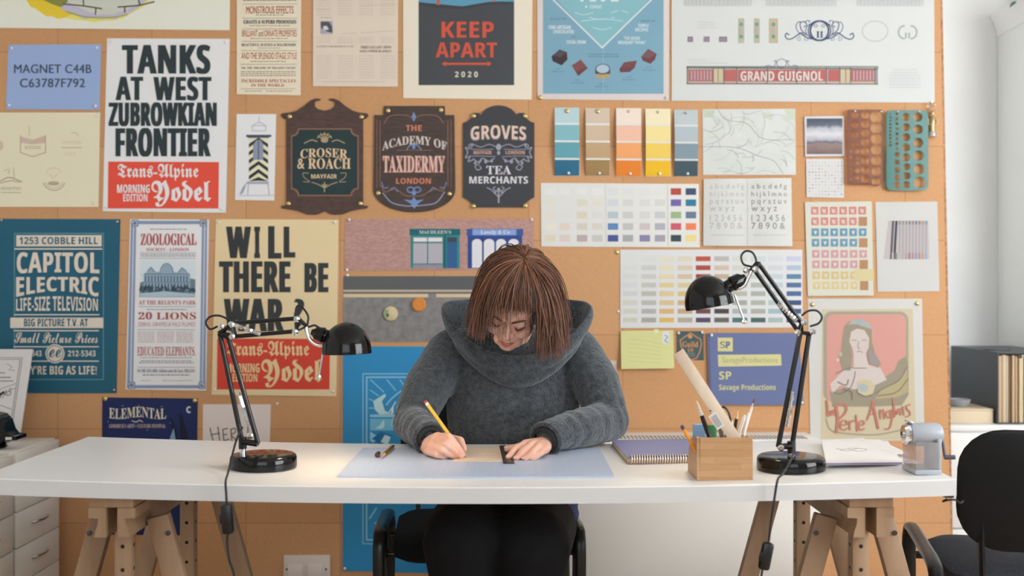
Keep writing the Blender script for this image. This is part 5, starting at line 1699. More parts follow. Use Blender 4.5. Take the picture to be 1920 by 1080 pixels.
paper_m = mat('cream_card', 'e8d2bb', 0.6)
ruler_pts = None
def on_mat(pts, name, t, m, label, cat, z=MT):
    return flat_item(name, pts, t, m, label, cat, z=z)
card, cz = on_mat([(868, 842), (943, 841), (947, 869), (848, 869)], 'cream_card', .0005, paper_m, 'small cream card with faint ruled writing under the pencil', 'card')
bm = bmesh.new()
rr = random.Random(3)
for y in (849.5, 853, 857, 861, 865):
    x = 878 - (y - 849) * .6
    while x < 938:
        l = rr.uniform(2, 7)
        a, c = D(x, y), D(min(x + l, 940), y)
        if not (y == 865 and x < 890):
            box_bm(a.x, c.x, a.y - .0009, a.y + .0009, cz, cz + .0002, bm=bm)
        x += l + 2
finish(bm, 'handwriting', mat('card_ink', 'a8917c', .7), card, smooth=False)

steel_dark = mat('dark_steel_rule', '2a2724', 0.3, metal=0.4)
rul, rz = on_mat([(936, 839), (948, 839), (965, 872.5), (944, 872.5)], 'steel_ruler', .0012, steel_dark, 'dark steel ruler held down by the flat hand', 'ruler', MT + .0008)
bm = bmesh.new()
for k in range(12):
    a = D(938 + k * .62, 841.5 + k * 2.5)
    box_bm(a.x + .0005, a.x + .005, a.y - .0003, a.y + .0003, rz, rz + .0002, bm=bm)
finish(bm, 'scale_marks', mat('rule_marks', 'b9b2a6', .5), rul, smooth=False)

# yellow pencil held in the writing hand
tip, end_ = Vector((-.112, 2.61, deskz(-.11) + MT + .0012)), Vector((-.2085, 2.632, .8625))
def pencil(label, tip, end, body, tipm, lead, cap=None, r=.0037, group=None):
    d = (end - tip).normalized(); L = (end - tip).length
    po = empty('pencil', tip, label, 'pencil', group)
    bm = bmesh.new(); lathe(bm, [(.0005, .0035), (r, .020), (r, .0201)], tip, d, 12); finish(bm, 'sharpened_wood', tipm, po)
    bm = bmesh.new(); lathe(bm, [(0, 0), (.0006, .0036)], tip, d, 8); finish(bm, 'lead', lead, po)
    bm = bmesh.new(); lathe(bm, [(r * .95, .0199), (r * 1.04, .021), (r * 1.04, L - (.012 if cap else 0)), (0, L - (.012 if cap else 0))], tip, d, 6); finish(bm, 'shaft', body, po, angle=20)
    if cap:
        bm = bmesh.new(); lathe(bm, [(r * 1.05, L - .012), (r * 1.05, L - .006), (0, L - .006)], tip, d, 12); finish(bm, 'band', cap[0], po)
        bm = bmesh.new(); lathe(bm, [(r * 1.05, L - .006), (r * .95, L - .001), (r * .5, L), (0, L)], tip, d, 12); finish(bm, 'end_cap', cap[1], po)
    return po
yel = mat('pencil_yellow', 'e3b93a', .35); woodtip = mat('pencil_wood', 'd9b58a', .6); graph = mat('graphite', '3a3a3c', .4)
pencil('yellow pencil with a red end held in the writing hand', tip, end_, yel, woodtip, graph, (mat('band_white', 'ece6de', .4), mat('cap_red', 'd2402e', .4)), r=.0042)

# two tiny drawing tools lying on the mat
p = D(708, 862)
bm = bmesh.new(); a, c = D(706, 861, MT + .0058), D(719, 847, MT + .0058)
lathe(bm, [(0, 0), (.004, 0), (.0055, .004), (.0055, .030), (.0045, .036), (0, .037)], a, c - a, 16)
tag(finish(bm, 'pen_cap', mat('dark_brown_lacquer', '4a2a24', .25)), 'short dark brown pen cap lying beside the brass pen on the mat', 'pen cap')
a, c = D(713, 866, MT + .0052), D(737, 843, MT + .0052)
po = empty('brass_pen', a, 'short brass pen lying on the blue mat beside the pen cap', 'pen')
bm = bmesh.new(); dd = (c - a); L = dd.length
lathe(bm, [(0, L * .3), (.0045, L * .3), (.0052, L * .34), (.0052, L * .9), (.004, L), (0, L)], a, dd, 16); finish(bm, 'barrel', mat('old_brass', 'c9a03c', .25, metal=.8), po)
bm = bmesh.new(); lathe(bm, [(.0004, 0), (.0018, L * .12), (.0035, L * .25), (.0035, L * .31)], a, dd, 12); finish(bm, 'nib_section', mat('pen_skin', 'c99a74', .4), po)

# spiral notebook
nb = D(1235, 872)
nbz = deskz(.28)
no = empty('spiral_notebook', (nb.x, nb.y, nbz), 'closed spiral notebook with a dusty blue cover beside the sweater sleeve', 'notebook')
def quad_slab(pts, z0, z1):
    bm = bmesh.new()
    a = [bm.verts.new((x, y, z0)) for x, y in pts]; c = [bm.verts.new((x, y, z1)) for x, y in pts]
    for i in range(4):
        bm.faces.new((a[i], a[(i + 1) % 4], c[(i + 1) % 4], c[i]))
    bm.faces.new(a[::-1]); bm.faces.new(c)
    return bm
q = [D(1177, 871), D(1302, 868), D(1302, 831), D(1147, 836)]
q = [(v.x, v.y) for v in q]
finish(quad_slab(q, nbz + .001, nbz + .004), 'back_cover', mat('greyboard', 'b79b80', .7), no, smooth=False)
qi = [(x + .001 * (1 if i in (0, 3) else -1), y + (.006 if i < 2 else -.001)) for i, (x, y) in enumerate(q)]
finish(quad_slab(qi, nbz + .004, nbz + .013), 'pages', mat('page_edges', 'd9c3a6', .8), no, smooth=False)
finish(quad_slab(q, nbz + .0131, nbz + .0148), 'front_cover', mat('notebook_blue', '8486ad', .55), no, smooth=False)
bm = bmesh.new(); bm2 = bmesh.new()
e0, e1 = Vector((*q[0], 0)), Vector((*q[1], 0))
for k in range(24):
    pc = e0.lerp(e1, .06 + .92 * k / 24) + Vector((0, .004, nbz + .0115))
    tube(bm, [pc + Vector((0, -.0105 * math.cos(t), .0095 * math.sin(t))) for t in [i * 2 * math.pi / 16 for i in range(17)]], .0016, 6, caps=False)
finish(bm, 'spiral_binding', mat('copper_wire', 'e3d3c6', .3, metal=.6), no)
bm = bmesh.new()
for k in range(24):
    pc = e0.lerp(e1, .06 + .92 * k / 24) + Vector((0, .0125, nbz + .0149))
    box_bm(pc.x - .0028, pc.x + .0028, pc.y - .003, pc.y + .003, pc.z - .0001, pc.z + .0003, bm=bm)
finish(bm, 'punch_holes', hole_m, no, smooth=False)

# bamboo pencil holder
bam = mat('bamboo', 'c89b6c', .45)
nt, b = nodes(bam)
tc = nt.nodes.new('ShaderNodeTexCoord'); sp = nt.nodes.new('ShaderNodeSeparateXYZ'); cb = nt.nodes.new('ShaderNodeCombineXYZ')
nt.links.new(tc.outputs['Object'], sp.inputs[0]); nt.links.new(sp.outputs['X'], cb.inputs['X']); nt.links.new(sp.outputs['Z'], cb.inputs['Y'])
bk = nt.nodes.new('ShaderNodeTexBrick'); bk.offset = .37; bk.squash = 1
for k, v in (('Scale', 1.0), ('Brick Width', .085), ('Row Height', .0145), ('Mortar Size', .0002)):
    bk.inputs[k].default_value = v
bk.inputs['Color1'].default_value = (*lin('c49465'), 1); bk.inputs['Color2'].default_value = (*lin('d2a678'), 1); bk.inputs['Mortar'].default_value = (*lin('a97a4c'), 1)
nt.links.new(cb.outputs[0], bk.inputs['Vector'])
nz = nt.nodes.new('ShaderNodeTexNoise'); nz.inputs['Scale'].default_value = 30; nz.inputs['Detail'].default_value = 5
mp = nt.nodes.new('ShaderNodeMapping'); mp.inputs['Scale'].default_value = (.6, 1, 9); nt.links.new(tc.outputs['Object'], mp.inputs[0]); nt.links.new(mp.outputs[0], nz.inputs['Vector'])
mx = nt.nodes.new('ShaderNodeMix'); mx.data_type = 'RGBA'; mx.blend_type = 'MULTIPLY'; mx.inputs[0].default_value = .35
nt.links.new(bk.outputs['Color'], mx.inputs[6]); nt.links.new(nz.outputs['Fac'], mx.inputs[7]); nt.links.new(mx.outputs[2], b.inputs['Base Color'])
hb = D(1307, 902); hz = deskz(.41) + .0005; hw = .1165; hx = hb.x; hy = hb.y
ho = empty('pencil_holder', (hx + hw / 2, hy + .06, hz), 'wedge shaped bamboo pencil holder full of pens and a ruler', 'pencil holder')
prof = [(0, 0), (.002, .0895), (.007, .0895)] + [(.007 + .113 * math.sin(t), .02 + .0695 * math.cos(t)) for t in [k * math.pi / 2 / 10 for k in range(1, 11)]] + [(.12, 0)]
def side(x0, x1):
    bm = bmesh.new()
    a = [bm.verts.new((x0, hy + y, hz + z)) for y, z in prof]; c = [bm.verts.new((x1, hy + y, hz + z)) for y, z in prof]
    n = len(prof)
    for i in range(n):
        bm.faces.new((a[i], a[(i + 1) % n], c[(i + 1) % n], c[i]))
    bm.faces.new(a); bm.faces.new(c[::-1])
    return bm
for x0, x1 in ((hx, hx + .006), (hx + hw - .006, hx + hw)):
    finish(side(x0, x1), 'side_panel', bam, ho, angle=25)
bm = bmesh.new(); b2 = box_bm(hx + .0062, hx + hw - .0062, hy + .0005, hy + .0065, hz, hz + .0893); merge(bm, b2); finish(bm, 'front_panel', bam, ho, smooth=False)
finish(box_bm(hx + .0062, hx + hw - .0062, hy + .0067, hy + .119, hz, hz + .006), 'bottom_panel', bam, ho, smooth=False)
finish(box_bm(hx + .0062, hx + hw - .0062, hy + .113, hy + .119, hz + .0062, hz + .02), 'back_panel', bam, ho, smooth=False)
finish(box_bm(hx + .0062, hx + hw - .0062, hy + .058, hy + .062, hz + .0062, hz + .074), 'divider', bam, ho, smooth=False)

def H(px, py, dy):
    return W(px, py, hy + dy)
def stick(name, label, cat, foot, top, mats_prof, n=12, group='things standing in the bamboo holder'):
    """thin upright: list of (part name, material, profile in mm (radius, length along))"""
    d = top - foot
    L = d.length
    o = empty(name, foot, label, cat, group)
    for part, m, pr in mats_prof:
        bm = bmesh.new(); lathe(bm, [(r_ / 1000, h_ * L) for r_, h_ in pr], foot, d, n); finish(bm, part, m, o)
    return o
zf = hz + .0065
def foot(x, dy):
    return Vector((x, hy + dy, zf + .001))
# wooden ruler leaning far out
wm = mat('ruler_wood', 'c9ab8e', .5)
add_noise(wm, 'ccb59c', 'dfcdb8', 14, stretch=(1, 1, .2))
dr = .030
a = H(1371, 812, dr); c = H(1271.5, 660, dr)
dirv = (a - c).normalized(); perp = Vector((dirv.z, 0, -dirv.x))
lw = .0128
ft = a + dirv * .052
ro = empty('wooden_ruler', ft, 'long pale wooden ruler leaning out of the bamboo holder', 'ruler', None)
bm = bmesh.new(); bar(bm, ft, c, 2 * lw, .003, Vector((0, 1, 0)), .0006); finish(bm, 'blade', wm, ro)
bm = bmesh.new(); q0 = H(1333, 777, dr) + Vector((0, -.0018, 0)); q1 = H(1350, 803, dr) + Vector((0, -.0018, 0)); bar(bm, q0 + perp * -.002, q1 + perp * -.002, .018, .0004); finish(bm, 'barcode_sticker', mat('sticker_white', 'dcd8d2', .5), ro)
bm = bmesh.new()
for k in range(8):
    off = perp * (-.0085 + k * .0018); bar(bm, q0.lerp(q1, .12) + off + Vector((0, -.0003, 0)), q0.lerp(q1, .88) + off + Vector((0, -.0003, 0)), .0007 + .0004 * (k % 2), .0003)
finish(bm, 'barcode', mat('barcode_grey', '8c8c90', .6), ro)
bm = bmesh.new(); lathe(bm, [(0, 0), (.0018, 0), (0, .0004)], H(1332, 770, dr) + Vector((0, -.0016, 0)), (0, -1, 0), 10); finish(bm, 'hanging_hole', hole_m, ro)
# the rest
orange = mat('pencil_orange', 'e58f2c', .35)
t0 = H(1278, 798, .012); f0 = foot(hx + .030, .030)
stick('orange_pencil', 'orange pencil leaning over the side of the bamboo holder', 'pencil', f0, t0, [('shaft', orange, [(0, 0), (3.7, 0), (3.7, .93), (0, .93)]), ('end_cap', mat('cap_purple', '4b3a5e', .5), [(3.9, .93), (4.2, .96), (3, 1), (0, 1)])], 6)
bm = bmesh.new(); a_, b_q = H(1300, 796, .072), H(1321, 822, .072)
eo = tag(finish(box_bm(a_.x, a_.x + .0265, hy + .072, hy + .084, zf, H(1310, 795.5, .072).z, .003), 'blue_eraser', mat('eraser_blue', '7b9cc0', .6)), 'tall light blue rounded block standing in the bamboo holder', 'eraser', 'things standing in the bamboo holder')
tag(finish(box_bm(H(1327, 800, .088).x, H(1344, 800, .088).x, hy + .088, hy + .096, zf, H(1330, 797, .088).z, .002), 'green_glue_stick', mat('glue_green', '3f8a52', .5)), 'short green stick behind the wooden ruler in the bamboo holder', 'glue stick', 'things standing in the bamboo holder')
blkpen = mat('pen_black', '1c1c1e', .3); wht = mat('pen_white', 'e4e0da', .4); gldw = mat('brush_wood', 'c19a5c', .45); silver = mat('ferrule', 'c6c6c8', .2, metal=.9)
stick('ink_brush', 'black pen with a white cap behind the wooden ruler', 'pen', foot(hx + .062, .050), H(1306, 752, .050), [('shaft', blkpen, [(0, 0), (5.2, 0), (5.2, .72), (4.6, .8), (0, .8)]), ('white_cap', wht, [(4.2, .8), (3.4, .9), (1.2, 1), (0, 1)])])
stick('black_pencil', 'black pencil with a pale tip upright in the bamboo holder', 'pencil', foot(hx + .081, .075), H(1384, 765, .075), [('shaft', blkpen, [(0, 0), (3.6, 0), (3.6, .83), (0, .83)]), ('sharpened_wood', woodtip, [(3.6, .83), (.8, .97), (0, .97)]), ('lead', graph, [(.8, .97), (0, 1)])], 8)
stick('paint_brush', 'white handled paint brush, tallest of those in the bamboo holder', 'paint brush', foot(hx + .090, .080), H(1415.5, 745, .080), [('handle', wht, [(0, 0), (2.4, 0), (3.2, .6), (2.6, .87), (0, .87)]), ('ferrule', silver, [(2.6, .87), (2.3, .92), (0, .92)]), ('bristles', mat('bristle', '6f3f3a', .8), [(2.2, .92), (1.6, .97), (0, 1)])])
stick('wooden_brush', 'brown wooden brush handle with a pale tip in the bamboo holder', 'paint brush', foot(hx + .094, .070), H(1404, 774, .070), [('handle', gldw, [(0, 0), (2.6, 0), (3.6, .62), (0, .62)]), ('pale_tip', wht, [(3.6, .62), (3.2, .9), (2.0, 1), (0, 1)])])
stick('white_pen', 'white pen leaning beside the tall paint brush in the bamboo holder', 'pen', foot(hx + .080, .092), H(1397, 778, .092), [('shaft', wht, [(0, 0), (3.6, 0), (3.6, .95), (2, 1), (0, 1)])])
stick('craft_knife', 'thin silver and black craft knife in the bamboo holder', 'knife', foot(hx + .085, .040), H(1373, 788, .040), [('handle', blkpen, [(0, 0), (3, 0), (3, .72), (0, .72)]), ('blade', silver, [(2.6, .72), (1.8, .9), (.4, 1), (0, 1)])])
sc = empty('scissors', foot(hx + .075, .065), 'scissors with black looped handles pointing down in the bamboo holder', 'scissors', 'things standing in the bamboo holder')
for sg, cpx, rot in ((0, (1360, 783), 0), (1, (1345, 774), .0)):
    bm = bmesh.new(); cc = H(cpx[0], cpx[1], .064 + .004 * sg)
    rx_, rz_ = ((.0105, .0235), (.009, .021))[sg]
    tl = .22
    pts = [cc + Vector((rx_ * math.cos(t) * math.cos(tl) + rz_ * math.sin(t) * math.sin(tl) * (-1), 0, rx_ * math.cos(t) * math.sin(tl) + rz_ * math.sin(t) * math.cos(tl))) for t in [k * math.pi / 14 for k in range(29)]]
    tube(bm, pts, .0026, 8, caps=False)
    finish(bm, 'handle_loop', blkpen, sc)
    bm = bmesh.new(); bar(bm, cc + Vector((.003, 0, -.02)), Vector((hx + .072 + .008 * sg, hy + .064 + .004 * sg, zf)), .009, .0018); finish(bm, 'blade', silver, sc)

# paper pads on the far end of the desk
padw = mat('drawing_paper', 'efece9', .6)
po_, pz = flat_item('drawing_pad', [(1549, 880), (1692, 874), (1665, 832), (1540, 833)], .006, padw, 'white drawing pad with a faint pencil curve behind the tall lamp', 'drawing pad')
bm = bmesh.new()
for pts in (((1568, 851), (1580, 853), (1595, 849), (1612, 849), (1626, 851), (1620, 854), (1606, 855), (1590, 851)), ((1575, 854), (1590, 855), (1606, 850))):
    tube(bm, [Vector((D(*p_).x, D(*p_).y, pz + .0002)) for p_ in pts], .0006, 5)
finish(bm, 'pencil_sketch', mat('sketch_grey', '9a97a0', .7), po_)
e0, e1 = D(1549, 880), D(1692, 874)
bm = bmesh.new(); bar(bm, Vector((e0.x, e0.y - .0006, pz - .003)), Vector((e1.x, e1.y - .0006, pz - .003)), .0045, .0012, Vector((0, 1, 0))); finish(bm, 'glued_edge', mat('pad_edge_purple', '8f7f9c', .6), po_)
flat_item('loose_sheet', [(1676, 858), (1704, 857), (1650, 829.5), (1612, 830)], .0006, padw, 'loose white sheet poking out from under the pencil sharpener pad', 'paper', z=.0066)

# crank pencil sharpener
cl = tinted('clear_smoky_plastic', 'e6e0e0', .72)
cl.node_tree.nodes['Principled BSDF'].inputs['Roughness'].default_value = .08
gp = mat('grey_sharpener_plastic', 'a6abb2', .35)
sx0, sx1, sy0, sy1 = .8425, .898, 2.295, 2.375
sz = deskz(.87) + .0006
ss = 2.295 / F
so_ = empty('pencil_sharpener', ((sx0 + sx1) / 2, 2.335, sz), 'grey desktop pencil sharpener with a crank and a clear shavings box', 'pencil sharpener')
finish(box_bm(sx0, sx1, sy0, sy1, sz, sz + .011, .002), 'base', gp, so_)
finish(box_bm(sx0 + .001, sx1 - .001, sy0 + .001, sy1 - .001, sz + .0112, sz + .068, .003), 'shavings_box', cl, so_)
finish(box_bm(sx1 - .008, sx1, sy0, sy1, sz + .0112, sz + .075, .002), 'end_plate', gp, so_)
bm = bmesh.new(); lathe(bm, [(0, 0), (.021, 0), (.0225, .003), (.0225, .056), (.020, .064), (.014, .068), (0, .069)], (sx0 - .002, (sy0 + sy1) / 2 - .012, sz + .083), (1, 0, 0), 36); finish(bm, 'barrel', gp, so_)
bm = bmesh.new(); lathe(bm, [(0, -.010), (.005, -.010), (.005, -.007), (.018, -.007), (.0235, -.002), (.0235, .004), (.018, .006)], (sx0 - .0085, (sy0 + sy1) / 2 - .012, sz + .083), (1, 0, 0), 36); finish(bm, 'face_plate', chrome_m, so_)
bm = bmesh.new(); lathe(bm, [(0, -.0005), (.0045, -.0005), (.0045, .001), (0, .001)], (sx0 - .0190, (sy0 + sy1) / 2 - .012, sz + .083), (1, 0, 0), 16); finish(bm, 'pencil_hole', hole_m, so_)
bm = bmesh.new(); slab(bm, Matrix.Translation((sx0 - .006, (sy0 + sy1) / 2 - .020, sz + .109)) @ Matrix.Rotation(.35, 4, 'Y'), .016, .012, .004, .001); finish(bm, 'clamp_tab', silver, so_)
bm = bmesh.new(); slab(bm, Matrix.Translation(((sx0 + sx1) / 2 + .002, (sy0 + sy1) / 2, sz + .062)), .040, .03, .012, .002); slab(bm, Matrix.Translation((sx1 - .018, (sy0 + sy1) / 2, sz + .035)), .006, .012, .045, .001); finish(bm, 'cutter_carrier', mat('blue_grey_steel', '6d7a8c', .35, metal=.4), so_)
crk = mat('crank_dark', '4a4a58', .4)
bm = bmesh.new(); tube(bm, [(sx1 - .002, sy0 + .03, sz + .083), (sx1 + .008, sy0 + .028, sz + .083), (sx1 + .012, sy0 + .024, sz + .06), (sx1 + .014, sy0 + .020, sz + .036)], .0032, 10); finish(bm, 'crank_arm', crk, so_)
bm = bmesh.new(); lathe(bm, [(0, 0), (.0042, 0), (.005, .003), (.0048, .022), (0, .023)], (sx1 + .013, sy0 + .020, sz + .034), (1, 0, 0), 16); finish(bm, 'crank_handle', crk, so_)

# black clip with wires under the desk corner
cc = W(1779, 931, 2.30)
ko = empty('cable_clip', cc, 'black cable clip with loose wires under the corner of the desk', 'clip')
finish(box_bm(cc.x - .012, cc.x + .008, 2.29, 2.315, deskz(.9) - TH - .014, deskz(.9) - TH - .0005, .002), 'clip_block', blkpen, ko)
bm = bmesh.new(); tube(bm, spline([W(1775, 936, 2.30), W(1768, 940, 2.29), W(1776, 938, 2.28), W(1790, 937, 2.28), W(1800, 943, 2.29), W(1806, 940, 2.30)], 8), .0022, 7); finish(bm, 'wire', cable_m, ko)

# ================================================================== left drawer units
cab_m = mat('cream_metal_drawers', 'e2ddd4', .4)
seam_m = mat('drawer_gap', '6f675c', .8)
def drawer_unit(y0, y1, label):
    x1 = -1.44; x0 = -1.86; zt = .654
    r = empty('drawer_unit', ((x0 + x1) / 2, (y0 + y1) / 2, 0), label, 'drawer unit', 'cream drawer units by the wall')
    finish(box_bm(x0, x1 - .016, y0, y1, .05, zt - .002, .002), 'carcass', seam_m if False else cab_m, r)
    finish(box_bm(x0, x1, y0, y1, zt - .0015, zt + .0, .0005), 'top', cab_m, r) if False else None
    zs = [.055, .16, .265, .371, .477, .582, zt - .004]
    for a, c in zip(zs, zs[1:]):
        d = finish(box_bm(x1 - .0155, x1, y0 + .006, y1 - .006, a + .0015, c - .0015, .0015), 'drawer', cab_m, r)
        if c < .6:
            ym, zm = (y0 + y1) / 2, (a + c) / 2 + .004
            bm = bmesh.new()
            tube(bm, spline([(x1 + .001, ym - .055, zm), (x1 + .012, ym - .035, zm + .001), (x1 + .015, ym, zm), (x1 + .012, ym + .035, zm + .001), (x1 + .001, ym + .055, zm)], 6), .0042, 10)
            finish(bm, 'handle', chrome_m, d)
    for yy in (y0 + .03, y1 - .03):
        for xx in (x0 + .03, x1 - .05):
            finish(box_bm(xx - .015, xx + .015, yy - .015, yy + .015, 0, .0502), 'foot', cab_m, r)
    return r
drawer_unit(3.19, 3.50, 'cream metal drawer unit against the cork with the desk press on top')
drawer_unit(2.868, 3.178, 'cream metal drawer unit nearer the desk end, mostly cut off')
# picture card leaning at the back
card_m = mat('card_white', 'd9d4d0', .6)
pc = empty('sketch_board', (-1.68, 3.44, .654), 'white card with an inked label sketch leaning on the drawer unit', 'drawing')
M_ = Matrix.Translation((-1.665, 3.430, .6556)) @ Matrix.Rotation(math.radians(-19), 4, 'X')
def loc_box(x0, x1, y0, y1, z0, z1, nm, m):
    b_ = box_bm(x0, x1, y0, y1, z0, z1); b_.transform(M_); return finish(b_, nm, m, pc, smooth=False)
loc_box(-.14, .127, 0, .004, 0, .293, 'card', card_m)
bm = bmesh.new()
lk = mat('sketch_ink', '8e8884', .7)
def ln(pts, r_=.0008):
    tube(bm, [M_ @ Vector((x, -.0006, z)) for x, z in pts], r_, 5)
ln([(.098, .045), (.098, .265)]); ln([(-.13, .265), (.098, .265)]); ln([(.092, .05), (.092, .259)]); ln([(-.13, .259), (.092, .259)])
ln([(x, .10 + .01 * math.sin(x * 40)) for x in [-.13 + k * .0115 for k in range(20)]]); ln([(.0, .14), (.05, .165), (.09, .18)]); ln([(.01, .12), (.06, .15), (.092, .165)])
for x, z, w_ in ((.02, .215, .03), (.01, .20, .06), (.03, .188, .05)):
    ln([(x, z), (x + w_, z)], .0016)
ln([(.05, .245), (.07, .235), (.06, .225), (.08, .222)])
finish(bm, 'line_drawing', lk, pc)
bm = bmesh.new(); tube(bm, [M_ @ Vector((.02, -.0035, .125)), M_ @ Vector((.058, -.0035, .152))], .003, 8); finish(bm, 'thick_stroke', mat('brush_black', '1f1e1e', .5), pc)
gf = Matrix.Translation(M_ @ Vector((.083, -.0008, .145)))
vs, fs = glyphs('WAS', 'sans', 0)
me = bpy.data.meshes.new('lettering'); me.from_pydata([tuple(M_ @ Vector((.03 + u * .05, -.0009, .135 + u * .02 - v * .025 + .012))) for u, v in vs], [], fs); me.materials.append(lk)
lo_ = bpy.data.objects.new('lettering', me); COL.objects.link(lo_); lo_.parent = pc; lo_.matrix_parent_inverse = pc.matrix_basis.inverted()

# cast black desk press
pr = empty('desk_press', (-1.52, 3.13, .654), 'glossy black cast desk press with a flared lip on the drawer unit', 'desk press')
pz0 = .6545
def PP(px, py, d):
    return W(px, py, d)
bm = bmesh.new()
out = [(-40, 846), (8, 846), (16, 838), (40, 836), (40, 829), (27, 828), (20, 820), (14, 802), (4, 791), (-8, 788), (-40, 788)]
dp = 3.27
pts = [(PP(x, y - 2, dp).x, PP(x, y - 2, dp).z) for x, y in out]
zmin = min(z for x, z in pts)
pts = [(x, z - zmin + pz0 + .012) for x, z in pts]
extrude_poly(bm, pts, 3.235, 3.305)
bmesh.ops.bevel(bm, geom=[e for e in bm.edges if len(e.link_faces) == 2 and e.calc_face_angle(0) > .5], offset=.006, segments=3, affect='EDGES')
finish(bm, 'cast_body', blk, pr, angle=50)
bm = bmesh.new()
xr = max(x for x, z in pts)
box_bm(xr - .03, xr - .012, 3.232, 3.2346, pts[3][1] + .001, pts[3][1] + .009, bm=bm); finish(bm, 'maker_plate', mat('plate_pale', 'd6d0c4', .4), pr, smooth=False)
bm = bmesh.new(); lathe(bm, [(0, 0), (.034, 0), (.038, .004), (.034, .0125), (0, .0128)], (pts[0][0] + .045, 3.27, pz0), n=32); finish(bm, 'round_foot', blk, pr)

# ================================================================== right corner
# tall cupboard with a cornice
cup_m = mat('cupboard_paint', 'f6f6f2', .5)
cu_ = empty('tall_cupboard', (2.2, 4.09, 0), 'tall white cupboard with a sloping cornice at the edge of the wall', 'cupboard')
finish(box_bm(1.877, 2.60, 3.93, 4.248, 0, 2.10, .003), 'carcass', cup_m, cu_)
bm = bmesh.new()
zc0, zc1 = 1.965, 2.03
o_ = [(0, 0), (0, 0.0)]
def ring_(off, z):
    return [bm.verts.new((x, y, z)) for x, y in ((1.877 - off, 3.93 - off), (2.60, 3.93 - off), (2.60, 4.248), (1.877 - off, 4.248))]
rs = [ring_(.002, 2.098), ring_(.004, 2.100), ring_(.007, 2.118), ring_(.017, 2.150), ring_(.029, 2.170), ring_(.031, 2.180)]
for a, c in zip(rs, rs[1:]):
    for k in range(4):
        bm.faces.new((a[k], a[(k + 1) % 4], c[(k + 1) % 4], c[k]))
bm.faces.new(rs[0]); bm.faces.new(rs[-1])
finish(bm, 'cornice', cup_m, cu_, angle=25)
# trailing plant on top
pl_ = empty('trailing_plant', (2.02, 4.12, 2.18), 'green leaf of a trailing plant showing over the cupboard cornice', 'plant')
bm = bmesh.new(); lathe(bm, [(0, 0), (.045, 0), (.06, .10), (.056, .10), (.05, .09), (0, .09)], (2.02, 4.12, 2.1805), n=28); finish(bm, 'pot', mat('terracotta', 'b0704c', .7), pl_)
bm = bmesh.new()
for s_pts in (((2.005, 4.155, 2.263), (1.945, 4.130, 2.293), (1.895, 4.080, 2.243), (1.850, 4.030, 2.180)), ((2.005, 4.155, 2.263), (2.005, 4.060, 2.323), (1.965, 3.980, 2.283)), ((2.005, 4.155, 2.263), (2.085, 4.110, 2.343), (2.135, 4.050, 2.303))):
    tube(bm, spline(s_pts, 6), .002, 6)
finish(bm, 'stem', mat('stem_green', '5d7a4a', .6), pl_)
leaf_m = mat('leaf_green', '3d6b47', .4)
def leaf(c, d, L, wd, nrm):
    d = Vector(d).normalized(); n_ = Vector(nrm).normalized(); sd = d.cross(n_).normalized()
    bm = bmesh.new(); rows = []
    for k in range(9):
        t = k / 8
        w_ = wd * math.sin(math.pi * min(t * 1.0 + .04, 1)) ** .8 * (1 - .35 * t)
        cc_ = Vector(c) + d * (L * t) - n_ * (.25 * L * t * t)
        rows.append([bm.verts.new(cc_ - sd * w_ + n_ * w_ * .25), bm.verts.new(cc_), bm.verts.new(cc_ + sd * w_ + n_ * w_ * .25)])
    for a, c2 in zip(rows, rows[1:]):
        for k in range(2):
            bm.faces.new((a[k], a[k + 1], c2[k + 1], c2[k]))
    o = finish(bm, 'leaf', leaf_m, pl_)
    so2 = o.modifiers.new('thickness', 'SOLIDIFY'); so2.thickness = .0006
leaf((1.852, 4.03, 2.178), (-.40, -.10, -.22), .040, .010, (-.6, -.5, .55))
leaf((1.905, 4.090, 2.253), (-.6, -.4, .2), .05, .016, (0, -.3, 1)); leaf((1.965, 3.980, 2.283), (-.2, -1, -.2), .06, .02, (0, 0, 1)); leaf((2.135, 4.050, 2.303), (.5, -.6, 0), .06, .02, (0, 0, 1)); leaf((2.005, 4.060, 2.323), (.3, -.5, .5), .06, .02, (0, -.5, .8))

# white low drawer chest with black file box
wch = mat('white_chest', 'f2f2f0', .45)
ch = empty('low_chest', (1.63, 3.93, 0), 'white chest in the corner carrying the black file box', 'chest')
cz_ = .668
finish(box_bm(1.400, 1.868, 3.690, 4.24, .0, cz_ - .0202, .002), 'carcass', wch, ch)
finish(box_bm(1.395, 1.872, 3.680, 4.245, cz_ - .02, cz_, .002), 'top', wch, ch)
for a, c in ((.02, .32), (.325, .643)):
    finish(box_bm(1.404, 1.864, 3.677, 3.6895, a, c, .002), 'drawer', wch, ch)
fb_m = mat('black_file_board', '4b5057', .5)
fb = empty('magazine_file', (1.74, 3.90, cz_), 'large black file box packed with upright papers on the white chest', 'file box')
fx0, fx1, fy0, fy1, fz0, fz1 = 1.638, 1.862, 3.705, 4.10, cz_ + .0006, .9065
for nm, a in (('side_wall', (fx0, fx0 + .004, fy0, fy1, fz0, fz1)), ('side_wall', (fx1 - .004, fx1, fy0, fy1, fz0, fz1)), ('back_wall', (fx0 + .0042, fx1 - .0042, fy1 - .004, fy1, fz0, fz1)),
              ('top_panel', (fx0, fx1, fy0, fy1, fz1 + .0002, fz1 + .0045)), ('bottom_panel', (fx0 + .0042, fx1 - .0042, fy0, fy1 - .0042, fz0, fz0 + .004))):
    finish(box_bm(*a, .0006), nm, fb_m, fb, smooth=False)
finish(box_bm(fx0 + .01, fx0 + .09, fy0 + .10, fy0 + .16, fz1 + .0047, fz1 + .009, .001), 'clasp', blkpen, fb)
rr = random.Random(9)
x = fx0 + .006
k = 0
